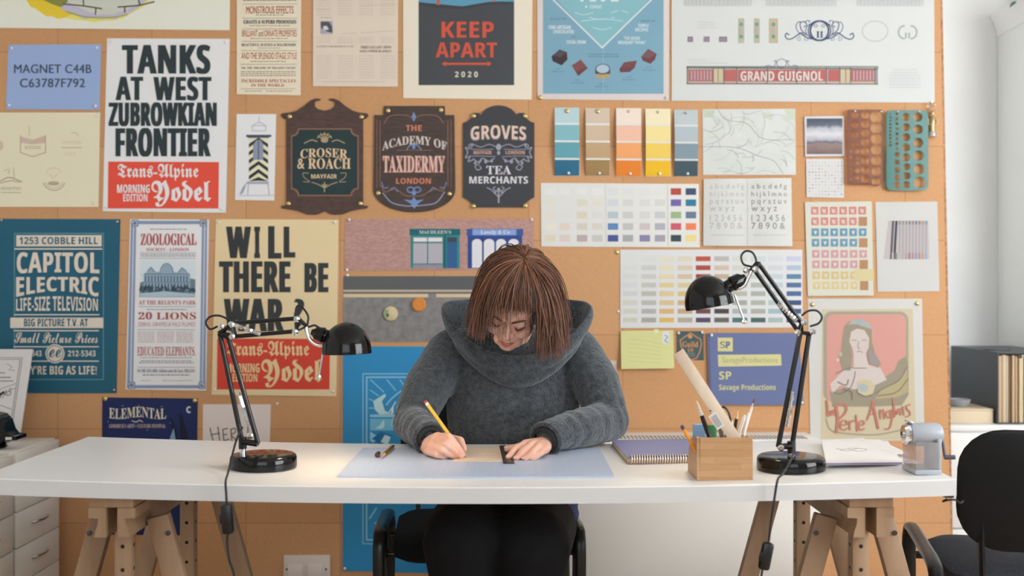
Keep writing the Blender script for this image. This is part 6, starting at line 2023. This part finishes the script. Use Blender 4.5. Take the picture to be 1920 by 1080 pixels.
cols = ('c9ae8c', 'a98a68', 'd8c4a4', 'e6dcc8', '8f7354', 'cbb392', 'dccbb0', 'b59a78')
names = []
while x < fx1 - .012:
    t = rr.choice((.004, .006, .009, .012))
    o = finish(box_bm(x, x + t - .0008, fy0 + rr.uniform(.002, .016), fy1 - .012, fz0 + .0045, fz1 - rr.uniform(.004, .02), .0005), 'paper_folder', mat('folder_%s' % cols[k % 8], cols[k % 8], .7))
    od = ('first', 'second', 'third', 'fourth', 'fifth', 'sixth', 'seventh', 'eighth', 'ninth', 'tenth', 'eleventh', 'twelfth', 'thirteenth', 'fourteenth', 'fifteenth', 'sixteenth', 'seventeenth', 'eighteenth', 'nineteenth', 'twentieth', 'twenty first', 'twenty second', 'twenty third', 'twenty fourth', 'twenty fifth', 'twenty sixth', 'twenty seventh', 'twenty eighth', 'twenty ninth', 'thirtieth', 'thirty first', 'thirty second', 'thirty third', 'thirty fourth', 'thirty fifth', 'thirty sixth', 'thirty seventh', 'thirty eighth', 'thirty ninth', 'fortieth', 'forty first', 'forty second', 'forty third')[k]
    tone = {'c9ae8c': 'tan', 'a98a68': 'brown', 'd8c4a4': 'sand', 'e6dcc8': 'cream', '8f7354': 'dark brown', 'cbb392': 'buff', 'dccbb0': 'pale', 'b59a78': 'kraft'}[cols[k % 8]]
    tag(o, '%s upright folder, %s from the dark side wall inside the file box' % (tone, od), 'folder', 'folders in the black file box')
    x += t
    k += 1
# pale wooden box with a glass dish on the chest
wb = empty('wooden_box', (1.55, 3.82, cz_), 'small pale wooden box on the white chest in front of the file box', 'box')
pw = mat('pale_birch', 'dcc7a8', .5)
wx0, wx1, wy0, wy1 = 1.465, 1.632, 3.725, 3.95
wz0 = cz_ + .0006
finish(box_bm(wx0, wx1, wy0, wy1, wz0, wz0 + .043, .002), 'box_body', pw, wb)
finish(box_bm(wx0 - .0008, wx1 + .0008, wy0 - .0008, wy1 + .0008, wz0 + .0432, wz0 + .0495, .0015), 'lid', pw, wb)
bm = bmesh.new(); lathe(bm, [(0, 0), (.026, 0), (.036, .012), (.040, .026), (.037, .026), (.032, .012), (.022, .004), (0, .003)], (1.545, 3.80, wz0 + .0500), n=28)
tag(finish(bm, 'glass_dish', tinted('dish_glass', 'c9ccd2', .45)), 'little clear glass dish standing on the pale wooden box', 'dish')

# ================================================================== chairs
fab = mat('black_chair_fabric', '1b1d20', .9, spec=.2)
add_noise(fab, '101215', '1b1e21', 260, bump=.2, dist=.002)
fab_g = mat('charcoal_seat_fabric', '3a3c42', .9, spec=.2)
add_noise(fab_g, '303238', '484a52', 220, bump=.2, dist=.002)
shell = mat('black_chair_shell', '0a0d10', .6, spec=.3)
tubem = mat('black_oval_tube', '15181a', .3)
def chair(loc, rz, label, seatm):
    """stacking conference chair facing local -y: seat, back pad, oval tube side frames"""
    r = bpy.data.objects.new('conference_chair', None); COL.objects.link(r)
    tag(r, label, 'chair', 'black conference chairs')
    M = Matrix.Translation(Vector(loc)) @ Matrix.Rotation(rz, 4, 'Z')
    r.matrix_basis = M
    def put(bm, nm, m, par=r, ang=38):
        o = finish(bm, nm, m, None, angle=ang); o.parent = par; return o
    def pad(w, h, t, rad, M2, dish=0):
        bm = bmesh.new()
        pts = rrect(-w / 2, -h / 2, w / 2, h / 2, rad)
        n = len(pts); rings = []
        for k, (s_, z) in enumerate(((.90, -t / 2), (.985, -t * .32), (1.0, 0), (.985, t * .32), (.90, t / 2))):
            rings.append([bm.verts.new((x * s_, y * s_, z)) for x, y in pts])
        for a, c in zip(rings, rings[1:]):
            for i in range(n):
                bm.faces.new((a[i], a[(i + 1) % n], c[(i + 1) % n], c[i]))
        cen = bm.verts.new((0, 0, t / 2 + .006)); c2 = bm.verts.new((0, 0, -t / 2))
        for i in range(n):
            bm.faces.new((rings[-1][i], rings[-1][(i + 1) % n], cen)); bm.faces.new((rings[0][(i + 1) % n], rings[0][i], c2))
        bm.transform(M2)
        return bm
    put(pad(.46, .42, .065, .07, Matrix.Translation((0, 0, .448))), 'seat', seatm)
    Mb = Matrix.Translation((0, .235, .680)) @ Matrix.Rotation(math.radians(80), 4, 'X')
    bm = pad(.45, .275, .050, .095, Mb)
    for v in bm.verts:
        v.co.y -= .035 * (1 - (v.co.x / .225) ** 2) * -1 * .5
    back = put(bm, 'backrest', fab)
    bm = pad(.455, .280, .022, .097, Matrix.Translation((0, .262, .680)) @ Matrix.Rotation(math.radians(80), 4, 'X'))
    for v in bm.verts:
        v.co.y += .0175 * (1 - (v.co.x / .225) ** 2)
    put(bm, 'back_shell', shell, back)
    for s_ in (-1, 1):
        bm = bmesh.new()
        x = s_ * .258
        tube(bm, spline([(x + s_ * .012, -.235, 0), (x, -.222, .30), (x, -.215, .44), (x, -.200, .485), (x, -.165, .500), (x, .0, .492), (x, .135, .482), (x, .185, .455), (x, .205, .40), (x + s_ * .01, .262, 0)], 7), .0145, 14, flat=(1.25, .8), up=Vector((1, 0, 0)))
        put(bm, 'side_frame', tubem)
        bm = bmesh.new(); tube(bm, [(s_ * .175, .215, .40), (s_ * .175, .258, .47), (s_ * .175, .248, .56), (s_ * .175, .250, .66)], .011, 10, flat=(1.6, .7)); put(bm, 'back_bar', tubem)
    for y, z in ((-.15, .432), (.15, .412)):
        bm = bmesh.new(); tube(bm, [(-.252, y, z), (.252, y, z)], .010, 10); put(bm, 'cross_bar', tubem)
    return r
chair((-.094, 3.055, 0), math.radians(3), 'black conference chair under the seated person', fab)
chair((1.278, 2.690, 0), math.radians(169), 'black conference chair with a charcoal seat at the desk corner, turned away', fab_g)
# ================================================================== the seated person
def rc(bm, p, q, r0, r1, sub=2):
    """tapered round-ended limb"""
    b = bmesh.new()
    ball(b, p, r0, sub); ball(b, q, r1, sub)
    res = bmesh.ops.convex_hull(b, input=b.verts[:])
    junk = [g for g in res['geom_interior'] + res['geom_unused'] if isinstance(g, bmesh.types.BMVert)]
    bmesh.ops.delete(b, geom=list(set(junk)), context='VERTS')
    merge(bm, b)


def chain(bm, pts, rs):
    for a, c, r0, r1 in zip(pts, pts[1:], rs, rs[1:]):
        rc(bm, a, c, r0, r1)


def fuse(bm, name, m, parent, voxel, smooth_n, fac=.5, disp=None):
    """melt overlapping volumes into one continuous skin"""
    me = bpy.data.meshes.new(name); bm.to_mesh(me); bm.free()
    o = bpy.data.objects.new(name, me); COL.objects.link(o)
    md = o.modifiers.new('r', 'REMESH'); md.mode = 'VOXEL'; md.voxel_size = voxel; md.adaptivity = 0
    sm = o.modifiers.new('s', 'SMOOTH'); sm.iterations = smooth_n; sm.factor = fac
    bpy.context.view_layer.update()
    me2 = bpy.data.meshes.new_from_object(o.evaluated_get(bpy.context.evaluated_depsgraph_get()))
    o.modifiers.clear()
    o.data = me2
    me2.name = name
    bpy.data.meshes.remove(me)
    me2.polygons.foreach_set('use_smooth', [True] * len(me2.polygons))
    me2.materials.clear(); me2.materials.append(m)
    if disp:
        for v in me2.vertices:
            v.co += disp(v.co, v.normal)
    if parent is not None:
        o.parent = parent
        o.matrix_parent_inverse = parent.matrix_basis.inverted()
    return o


skin = mat('skin', 'dba58c', .48)
nt, b = nodes(skin)
b.inputs['Subsurface Weight'].default_value = .12
b.inputs['Subsurface Radius'].default_value = (.012, .005, .003)
add_noise(skin, 'e0a890', 'efc0ac', 25, bump=.03, bscale=300, dist=.001)

# head frame: pitched forward, rolled a little, turned slightly
HC = Vector((.006, 2.780, 1.104))
PITCH, ROLL, YAW = math.radians(48), math.radians(10), math.radians(-6)
HM = Matrix.Translation(HC) @ Matrix.Rotation(ROLL, 4, 'Y') @ Matrix.Rotation(YAW, 4, 'Z') @ Matrix.Rotation(PITCH, 4, 'X')
HS = .95
def HL(x, y, z):
    return HM @ (Vector((x, y, z)) * HS)

bm = bmesh.new()
def hb_(c, r):
    t = bmesh.new(); ball(t, c, r, 3)
    merge(bm, t, HM @ Matrix.Scale(HS, 4))
def hcap(p, q, r0, r1):
    rc(bm, HL(*p), HL(*q), r0 * HS, r1 * HS)
hb_((0, .015, .035), (.076, .096, .088))
hb_((0, -.040, -.026), (.060, .050, .074))
hb_((0, -.045, -.070), (.049, .043, .036))
hb_((0, -.080, -.097), (.023, .017, .016)); hb_((-.020, -.070, -.086), (.020, .020, .018)); hb_((.020, -.070, -.086), (.020, .020, .018))
hb_((0, -.055, .030), (.062, .040, .045))
for s_ in (-1, 1):
    hb_((s_ * .036, -.066, -.040), (.024, .022, .028))
    hb_((s_ * .031, -.0775, -.002), (.0165, .0125, .0125))          # closed upper lids
    hcap((s_ * .012, -.092, .020), (s_ * .046, -.078, .018), .0075, .006)
    hb_((s_ * .0112, -.093, -.0405), (.0078, .0085, .0070))
    hb_((s_ * .077, .008, -.010), (.010, .020, .030))
    hb_((s_ * .040, -.034, -.060), (.0215, .036, .033))
hcap((0, -.088, .012), (0, -.098, -.026), .0080, .0088); hcap((0, -.098, -.026), (0, -.1035, -.036), .0088, .0102)
hcap((-.020, -.0865, -0.0680), (0, -.0965, -0.0650), .0040, .0058); hcap((0, -.0965, -0.0650), (.020, -.0865, -0.0680), .0058, .0040)
hcap((-.016, -.0865, -0.0740), (0, -.0950, -0.0750), .0042, .0066); hcap((0, -.0950, -0.0750), (.016, -.0865, -0.0740), .0066, .0042)
# neck, trunk, limbs
NK = Vector((.006, 2.945, 1.005))
rc(bm, HL(0, .03, -.05), NK, .046, .048)
SHL, SHR = Vector((-.165, 2.98, .955)), Vector((.175, 2.98, .955))
rc(bm, NK + Vector((0, .02, -.06)), SHL, .042, .042); rc(bm, NK + Vector((0, .02, -.06)), SHR, .042, .042)
for z, rx_, ry_, y in ((.93, .150, .085, 2.985), (.84, .140, .090, 2.975), (.74, .125, .085, 2.975), (.64, .130, .090, 2.985), (.56, .150, .10, 3.0)):
    ball(bm, (.004, y, z), (rx_, ry_, .085), 3)
ELL, ELR = W(773, 789, 2.85), W(1142, 786, 2.87)
WRL, WRR = W(800, 834, 2.675), W(1022, 833, 2.660)
EL_, ER_ = ELL.copy(), ELR.copy()
EL_.z = deskz(EL_.x) + .052; ER_.z = deskz(ER_.x) + .054
CL, CR = W(803, 830, 2.690), W(1029, 829, 2.680)
CL.z = deskz(CL.x) + .0435; CR.z = deskz(CR.x) + .0455
CR.x += .006
chain(bm, [SHL, EL_, CL.lerp(EL_, .25), WRL], [.042, .034, .028, .024]); chain(bm, [SHR, ER_, CR.lerp(ER_, .25), WRR], [.042, .034, .028, .024])
HIPS = (Vector((-.085, 3.0, .535)), Vector((.085, 3.0, .535)))
KN = (Vector((-.115, 2.56, .535)), Vector((.042, 2.56, .518)))
AN = (Vector((-.10, 2.55, .07)), Vector((.055, 2.60, .07)))
for h, k, a in zip(HIPS, KN, AN):
    chain(bm, [h, k, a], [.075, .052, .034]); rc(bm, a + Vector((0, .02, -.035)), a + Vector((0, -.13, -.047)), .03, .022)
# writing hand
def hand_pts(l):
    return [W(*p) for p in l]
fingers = [
    (hand_pts([(821, 819, 2.625), (842, 819, 2.585), (859, 839, 2.588), (868, 853, 2.600)]), [.0105, .0098, .0085, .0068]),
    (hand_pts([(814, 827, 2.615), (838, 834, 2.570), (854, 847, 2.575), (864, 856, 2.592)]), [.0108, .0098, .0085, .0070]),
    (hand_pts([(808, 837, 2.612), (830, 845, 2.568), (845, 853, 2.575), (853, 857, 2.592)]), [.0105, .0092, .0080, .0068]),
    (hand_pts([(803, 846, 2.615), (819, 853, 2.575), (832, 856.5, 2.580), (840, 857, 2.595)]), [.0098, .0084, .0074, .0064]),
    (hand_pts([(812, 830, 2.672), (842, 822, 2.668), (863, 826, 2.650), (870, 842, 2.622)]), [.0135, .0118, .0105, .0080])]
w0 = WRL
for pts, rs in fingers:
    chain(bm, pts, rs)
for pts, rs in fingers[:4]:
    rc(bm, w0, pts[0], .0195, rs[0] * 1.18)
rc(bm, w0, fingers[4][0][0], .019, .0135); rc(bm, fingers[4][0][0], fingers[0][0][0], .013, .011); rc(bm, fingers[4][0][1], fingers[0][0][0], .0105, .010)
rc(bm, fingers[0][0][0], fingers[3][0][0], .0112, .0104); rc(bm, w0 + Vector((.01, -.02, -.004)), fingers[2][0][0] + Vector((0, .02, -.004)), .018, .014)
# resting hand
fing2 = [
    (hand_pts([(985, 833, 2.630), (968, 841, 2.600), (959, 850.5, 2.585), (953, 857.5, 2.575)]), [.0105, .0096, .0085, .0072]),
    (hand_pts([(997, 835, 2.615), (982, 844, 2.585), (974, 853.5, 2.575), (968, 859.5, 2.568)]), [.0106, .0096, .0085, .0072]),
    (hand_pts([(1010, 838, 2.605), (998, 848, 2.578), (990, 856, 2.570), (984, 860.5, 2.566)]), [.0104, .0092, .0081, .0070]),
    (hand_pts([(1022, 843, 2.602), (1012, 851, 2.580), (1004, 857.5, 2.573), (998, 860.5, 2.570)]), [.0098, .0084, .0075, .0065]),
    (hand_pts([(1018, 836, 2.655), (988, 837, 2.664), (967, 839.5, 2.664), (951, 842.5, 2.660)]), [.0140, .0118, .0104, .0082])]
w1 = WRR
for pts, rs in fing2:
    chain(bm, pts, rs)
for pts, rs in fing2[:4]:
    rc(bm, w1, pts[0], .0195, rs[0] * 1.15)
rc(bm, w1, fing2[4][0][0], .018, .0135); rc(bm, fing2[4][0][0], fing2[0][0][0], .012, .0105); rc(bm, fing2[0][0][0], fing2[3][0][0], .0108, .010)
body = fuse(bm, 'person', skin, None, .0027, 5, .45)
tag(body, 'person with a brown bob and dark grey hooded sweater drawing with a yellow pencil', 'person')

# nails
nail_m = mat('nail', 'e6b9a6', .3)
bm = bmesh.new()
for pts, rs in fingers[:1] + fing2:
    d = (pts[3] - pts[2]).normalized()
    up_ = Vector((0, -.45, 1)); up_ = (up_ - d * up_.dot(d)).normalized()
    sd = d.cross(up_)
    t = bmesh.new(); ball(t, (0, 0, 0), (.0045, .0060, .0012), 2)
    merge(bm, t, Matrix.Translation(pts[3] + up_ * (rs[3] * .86) + d * .002) @ Matrix((sd, d, up_)).transposed().to_4x4())
finish(bm, 'fingernails', nail_m, body)

# face details
lip = mat('lip_pink', 'c4766a', .45)
bm = bmesh.new()
tube(bm, spline([HL(-.019, -.0905, -0.0690), HL(-.008, -.1000, -0.0660), HL(0, -.1012, -0.0667), HL(.008, -.1000, -0.0660), HL(.019, -.0905, -0.0690)], 6), [.0012 + .0022 * math.sin(math.pi * k / 24) for k in range(25)], 8)
tube(bm, spline([HL(-.017, -.0900, -0.0725), HL(0, -.1000, -0.0760), HL(.017, -.0900, -0.0725)], 8), [.0012 + .0034 * math.sin(math.pi * k / 16) for k in range(17)], 8)
finish(bm, 'lips', lip, body)
lash = mat('lash_dark', '2d1c17', .7)
bm = bmesh.new()
for s_ in (-1, 1):
    pts = spline([HL(s_ * .017, -.0885, -.0085), HL(s_ * .031, -.0925, -.0115), HL(s_ * .046, -.0815, -.0075)], 8)
    tube(bm, pts, [.0006 + .0011 * math.sin(math.pi * k / 16) for k in range(17)], 6)
    for k in range(2, 17, 1):
        tube(bm, [pts[k], pts[k] + (HM.to_3x3() @ Vector((s_ * .002, -.0065, -.0035)))], [.0005, .0002], 4)
finish(bm, 'eyelashes', lash, body)
bm = bmesh.new()
for s_ in (-1, 1):
    tube(bm, spline([HL(s_ * .012, -.1005, .0195), HL(s_ * .030, -.0965, .0265), HL(s_ * .050, -.0800, .0185)], 8), [.0012 + .0018 * math.sin(math.pi * min(1, (k + 3) / 18)) for k in range(17)], 7, flat=(1, .6))
finish(bm, 'eyebrows', mat('brow_brown', '5a3a2b', .8), body)

# ------------------------------------------------------------------ hair: strands combed out from the crown
hair_m = mat('brown_hair', '5d3a28', .42)
nt, b = nodes(hair_m)
at = nt.nodes.new('ShaderNodeAttribute'); at.attribute_name = 'tone'
rp = nt.nodes.new('ShaderNodeValToRGB')
rp.color_ramp.elements[0].color = (*lin('472d20'), 1); rp.color_ramp.elements[1].color = (*lin('b07a54'), 1)
e = rp.color_ramp.elements.new(.55); e.color = (*lin('7a4c34'), 1)
nt.links.new(at.outputs['Fac'], rp.inputs[0]); nt.links.new(rp.outputs[0], b.inputs['Base Color'])
b.inputs['Anisotropic'].default_value = .5

HMi = HM.inverted()
gl = (HMi.to_3x3() @ Vector((0, 0, -1))).normalized()         # gravity seen from the head
SK = ((Vector((0, .015, .035)) * HS, Vector((.080, .100, .092)) * HS), (Vector((0, -.035, -.035)) * HS, Vector((.068, .052, .084)) * HS), (Vector((0, .03, -.06)) * HS, Vector((.07, .07, .09)) * HS))
rh = random.Random(21)
WH = Vector((.026, .006, .122)).normalized()                   # crown
def push_out(p, infl):
    for c, r in SK:
        q = p - c
        k = math.sqrt((q.x / (r.x + infl)) ** 2 + (q.y / (r.y + infl)) ** 2 + (q.z / (r.z + infl)) ** 2)
        if k < 1 and k > 1e-6:
            p = c + q / k
    return p


def strand(az, start_ang, infl, length, n, jit, wav):
    ref = Vector((0, -1, 0)); ref = (ref - WH * ref.dot(WH)).normalized()
    side_ = WH.cross(ref)
    out = (ref * math.cos(az) + side_ * math.sin(az)).normalized()
    d0 = (WH * math.cos(start_ang) + out * math.sin(start_ang)).normalized()
    c, r = SK[0]
    k = 1 / math.sqrt((d0.x / (r.x + infl)) ** 2 + (d0.y / (r.y + infl)) ** 2 + (d0.z / (r.z + infl)) ** 2)
    p = c + d0 * k
    st = length / n
    pts = [p.copy()]
    d = None
    for i in range(n):
        q = p - c
        nr = Vector((q.x / (r.x ** 2), q.y / (r.y ** 2), q.z / (r.z ** 2))).normalized()
        t = (out - nr * out.dot(nr))
        t = (q - WH * q.dot(WH)); t = t - nr * t.dot(nr)
        # comb away from the crown, then fall
        away = (-WH - nr * (-WH).dot(nr))
        tang = away.normalized() if away.length > 1e-4 else out
        f = i / n
        g = min(1, .22 + 1.05 * f)
        nd = tang * (1 - g) + gl * g * .9 + jit * .13 + nr * .02
        if d is not None:
            nd = d * .55 + nd.normalized() * .45
        d = nd.normalized()
        p = p + d * st
        p = push_out(p, infl)
        w_ = Vector((math.sin(wav + i * .7), math.cos(wav * 1.3 + i * .6), 0)) * .0022 * f
        q_ = p + w_
        if i > 2 and -.048 < q_.x < .053 and q_.y < -.045 and q_.z < .024 + .012 * math.sin(wav * 5 + az * 20):
            break
        pts.append(q_)
    return pts


hv, hf, ht_ = [], [], []
def add_strand(pts, r0, tone):
    if len(pts) < 3:
        return
    n = 4
    base = len(hv)
    m_ = len(pts)
    u = None
    for i, p in enumerate(pts):
        a, c = pts[max(i - 1, 0)], pts[min(i + 1, m_ - 1)]
        t = (c - a).normalized()
        if u is None:
            u = t.orthogonal().normalized()
        u = (u - t * u.dot(t)).normalized()
        v = t.cross(u)
        rr_ = r0 * (1 - .75 * (i / (m_ - 1)) ** 2)
        for k in range(n):
            q = HM @ (p + u * (rr_ * math.cos(math.pi * k / 2)) + v * (rr_ * math.sin(math.pi * k / 2)))
            hv.append(tuple(q)); ht_.append(tone)
    for i in range(m_ - 1):
        for k in range(n):
            hf.append((base + i * n + k, base + i * n + (k + 1) % n, base + (i + 1) * n + (k + 1) % n, base + (i + 1) * n + k))


for s_ in range(3600):
    az = rh.uniform(-math.pi, math.pi)
    ang = rh.uniform(.02, 1.15) if s_ % 3 else rh.uniform(.02, .35)
    infl = rh.uniform(.002, .014)
    a = abs(az)
    # lengths: fringe to the brow, sides to the jaw, back to the nape
    if a < .72:
        L = .121 - ang * .080 + rh.uniform(-.010, .004)
    elif a < .95:
        L = .150 - ang * .085 + (a - .72) / .23 * .100 + rh.uniform(-.02, .012)
    else:
        L = .255 - ang * .085 + rh.uniform(-.035, .015)
    L = max(L, .04)
    jit = Vector((rh.uniform(-1, 1), rh.uniform(-1, 1), rh.uniform(-1, 1)))
    clump = math.sin(az * 9 + 1.3) * .5 + math.sin(az * 23) * .5
    tone = min(1, max(0, .42 + .22 * clump + rh.gauss(0, .14)))
    add_strand(strand(az, ang, infl, L, 13, jit, math.sin(az * 17) * 3 + rh.uniform(0, 1.5)), rh.uniform(.0010, .0019), tone)
me = bpy.data.meshes.new('hair'); me.from_pydata(hv, [], hf)
me.polygons.foreach_set('use_smooth', [True] * len(me.polygons))
at_ = me.attributes.new('tone', 'FLOAT', 'POINT'); at_.data.foreach_set('value', ht_)
me.materials.append(hair_m)
hair = bpy.data.objects.new('hair', me); COL.objects.link(hair); hair.parent = body
hair['label'] = 'brown bobbed hair with a fringe'
# solid under-layer so that no scalp shows
bm = bmesh.new()
t = bmesh.new(); ball(t, SK[0][0], tuple(SK[0][1] + Vector((.003, .003, .003))), 4)
for v in list(t.verts):
    if v.co.y < -.055 and v.co.z < .055 or v.co.z < -.02 and v.co.y < .02:
        t.verts.remove(v)
merge(bm, t, HM)
o = finish(bm, 'hair_underlayer', mat('hair_dark', '3a241a', .6), hair)

# ------------------------------------------------------------------ sweater
wool = mat('grey_wool', '50555a', .95, spec=.15)
add_noise(wool, '212528', '5b6065', 75, detail=9, bump=.9, bscale=190, dist=.006, lo=.32, hi=.68, rough=.75)
nt, b = nodes(wool)
b.inputs['Sheen Weight'].default_value = .55
b.inputs['Sheen Roughness'].default_value = .5
b.inputs['Sheen Tint'].default_value = (.75, .8, .85, 1)
bm = bmesh.new()
TR = []
for z, rx_, ry_, y in ((.955, .150, .085, 2.985), (.90, .188, .100, 2.980), (.82, .183, .112, 2.972), (.74, .178, .115, 2.968), (.66, .178, .112, 2.975), (.61, .175, .112, 2.985)):
    TR.append((z, rx_, ry_, y))
for (z0, a0, b0_, y0), (z1, a1, b1, y1) in zip(TR, TR[1:]):
    for k in range(4):
        t = k / 4
        ball(bm, (.004, y0 + (y1 - y0) * t, z0 + (z1 - z0) * t), (a0 + (a1 - a0) * t, b0_ + (b1 - b0_) * t, .06), 3)
rc(bm, Vector((.0, 2.975, .985)), SHL + Vector((.0, 0, .0)), .055, .066); rc(bm, Vector((.01, 2.975, .985)), SHR, .055, .066)
UAL = SHL.lerp(ELL, .5) + Vector((-.012, -.01, 0)); UAR = SHR.lerp(ELR, .5) + Vector((.012, -.01, 0))
def rest(p, r):
    """lift a sleeve joint so that its underside lies on the desk"""
    p = p.copy(); p.z = max(p.z, deskz(p.x) + r + .002) if p.y < 2.86 else p.z
    return p
ML, MR = EL_.lerp(CL, .55) + Vector((-.006, 0, .004)), ER_.lerp(CR, .5) + Vector((0, -.012, .004))
chain(bm, [SHL, UAL, EL_, ML, CL], [.068, .064, .052, .047, .039]); chain(bm, [SHR, UAR, ER_, MR, CR], [.068, .064, .054, .050, .041])
NF = noise.noise
def folds(co, n):
    k = NF(co * 9) * .004 + NF(co * 34) * .0016 + NF(co * 90) * .0008
    # sleeve creases near the elbows and the cuffs
    for e_, c_ in ((EL_, CL), (ER_, CR)):
        ax_ = (c_ - e_); L_ = ax_.length; ax_ = ax_ / L_
        s2 = (co - e_).dot(ax_)
        dist = ((co - e_) - ax_ * s2).length
        if -.07 < s2 < L_ and dist < .075:
            k += .0042 * math.sin(s2 * 150 + 14 * co.x + 9 * co.z + 2.5 * NF(co * 14)) * (1 - abs(s2 / L_ - .4) * .8) * (.5 + NF(co * 11))
    return n * k
sweater = fuse(bm, 'sweater', wool, body, .006, 6, .5, folds)
sweater['label'] = 'dark grey woollen hooded sweater'
# dark cuffs of the shirt beneath at the wrists
cuff_m = mat('dark_cuff', '1a1b1e', .8)
for c_, w_, f_, r_ in ((CL, WRL, fingers, .0345), (CR, WRR, fing2, .0355)):
    tgt = (f_[0][0][0] + f_[3][0][0]) / 2
    d = (tgt - c_).normalized()
    bm = bmesh.new()
    lathe(bm, [(r_ * .70, .040), (r_ * .92, .036), (r_, .024), (r_ * .98, .0)], c_, d, 30)
    for v in bm.verts:
        v.co.z = max(v.co.z, deskz(v.co.x) + .0045)
    o = finish(bm, 'inner_cuff', cuff_m, sweater)
    # rolled edge of the sleeve
    bm = bmesh.new()
    q = Vector((0, 0, 1)).rotation_difference(d)
    ring = [c_ + d * .026 + q @ Vector((math.cos(t) * (r_ + .0035), math.sin(t) * (r_ + .0035), 0)) for t in [k * math.pi / 20 for k in range(41)]]
    ring = [Vector((p.x, p.y, max(p.z, deskz(p.x) + .0105))) for p in ring]
    tube(bm, ring, .0062, 10, caps=False)
    finish(bm, 'sleeve_hem', wool, sweater)
# hood lying open round the neck
bm = bmesh.new()
nA = 64
HCn = Vector((.014, 2.950, 0))
rings = []
cs = [(.74, -.085), (.92, -.055), (1.02, -.020), (1.045, .004), (1.035, .020), (1.0, .024), (.97, .012), (.955, -.02), (.93, -.06), (.80, -.095), (.45, -.10)]
for k in range(nA):
    a = 2 * math.pi * k / nA
    ca, sa = math.cos(a), math.sin(a)                # sa < 0 towards the viewer
    Rx, Ry = .196, (.108 if sa < 0 else .135)
    zc = 1.044 + .040 * sa + (.018 * abs(ca) ** 3) - (.064 * max(0, -sa) ** 2)
    drop = 1.0 - .25 * max(0, -sa)
    ring = []
    for m_, h in cs:
        p = HCn + Vector((ca * Rx * m_, sa * Ry * m_, zc + h * drop))
        p += Vector((ca, sa, .3)).normalized() * (.006 * NF(Vector((ca * 3, sa * 3, h * 12))))
        ring.append(bm.verts.new(p))
    rings.append(ring)
for k in range(nA):
    a, c = rings[k], rings[(k + 1) % nA]
    for i in range(len(cs) - 1):
        bm.faces.new((a[i], a[i + 1], c[i + 1], c[i]))
hood = finish(bm, 'hood', wool, sweater, angle=180)
hood['label'] = 'wide folded hood lying open behind the hair'
sd_ = hood.modifiers.new('subdivide', 'SUBSURF'); sd_.levels = 1; sd_.render_levels = 2

# ------------------------------------------------------------------ shirt tail, leggings, shoes
den = mat('blue_denim', '4a5aa0', .8)
add_noise(den, '43539a', '5565ac', 120, bump=.2)
bm = bmesh.new()
for z, rx_, ry_, y in ((.60, .165, .105, 2.985), (.555, .170, .120, 2.96), (.525, .172, .130, 2.95)):
    ball(bm, (.012, y, z), (rx_, ry_, .05), 3)
rc(bm, Vector((.125, 2.93, .60)), Vector((.132, 2.78, .560)), .055, .036); rc(bm, Vector((.132, 2.78, .560)), Vector((.132, 2.80, .50)), .036, .022)
shirt = fuse(bm, 'shirt_tail', den, body, .008, 5)
shirt['label'] = 'blue shirt tail below the sweater'
leg_m = mat('black_leggings', '121316', .8, spec=.2)
bm = bmesh.new()
for h, k, a in zip(HIPS, KN, AN):
    chain(bm, [h + Vector((0, 0, .0)), h.lerp(k, .5), k + Vector((0, 0, .010)), k.lerp(a, .30) + Vector((0, .006, 0)), k.lerp(a, .65) + Vector((0, .004, 0)), a + Vector((0, 0, .0))], [.095, .104, .098, .070, .056, .046])
legs = fuse(bm, 'leggings', leg_m, body, .008, 6)
bm = bmesh.new()
for a in AN:
    rc(bm, a + Vector((0, .03, -.035)), a + Vector((0, -.14, -.042)), .034, .026)
fuse(bm, 'shoes', mat('black_shoe', '141414', .5), body, .005, 3)

# ================================================================== origins at the base of every one-mesh thing
bpy.context.view_layer.update()
for o in [q for q in COL.objects if q.type == 'MESH' and q.parent is None and q.get('kind') != 'structure' and 'pin' not in q.name]:
    me = o.data
    if me.users > 1 or o.location.length > 1e-9:
        continue
    xs = [v.co for v in me.vertices]
    b0 = Vector((sum((min(c[i] for c in xs), max(c[i] for c in xs))) / 2 for i in range(3)))
    b0.z = min(c.z for c in xs)
    me.transform(Matrix.Translation(-b0))
    o.matrix_basis = Matrix.Translation(b0)
    for ch_ in [q for q in COL.objects if q.parent is o]:
        ch_.matrix_parent_inverse = Matrix.Translation(-b0)
bpy.context.view_layer.update()
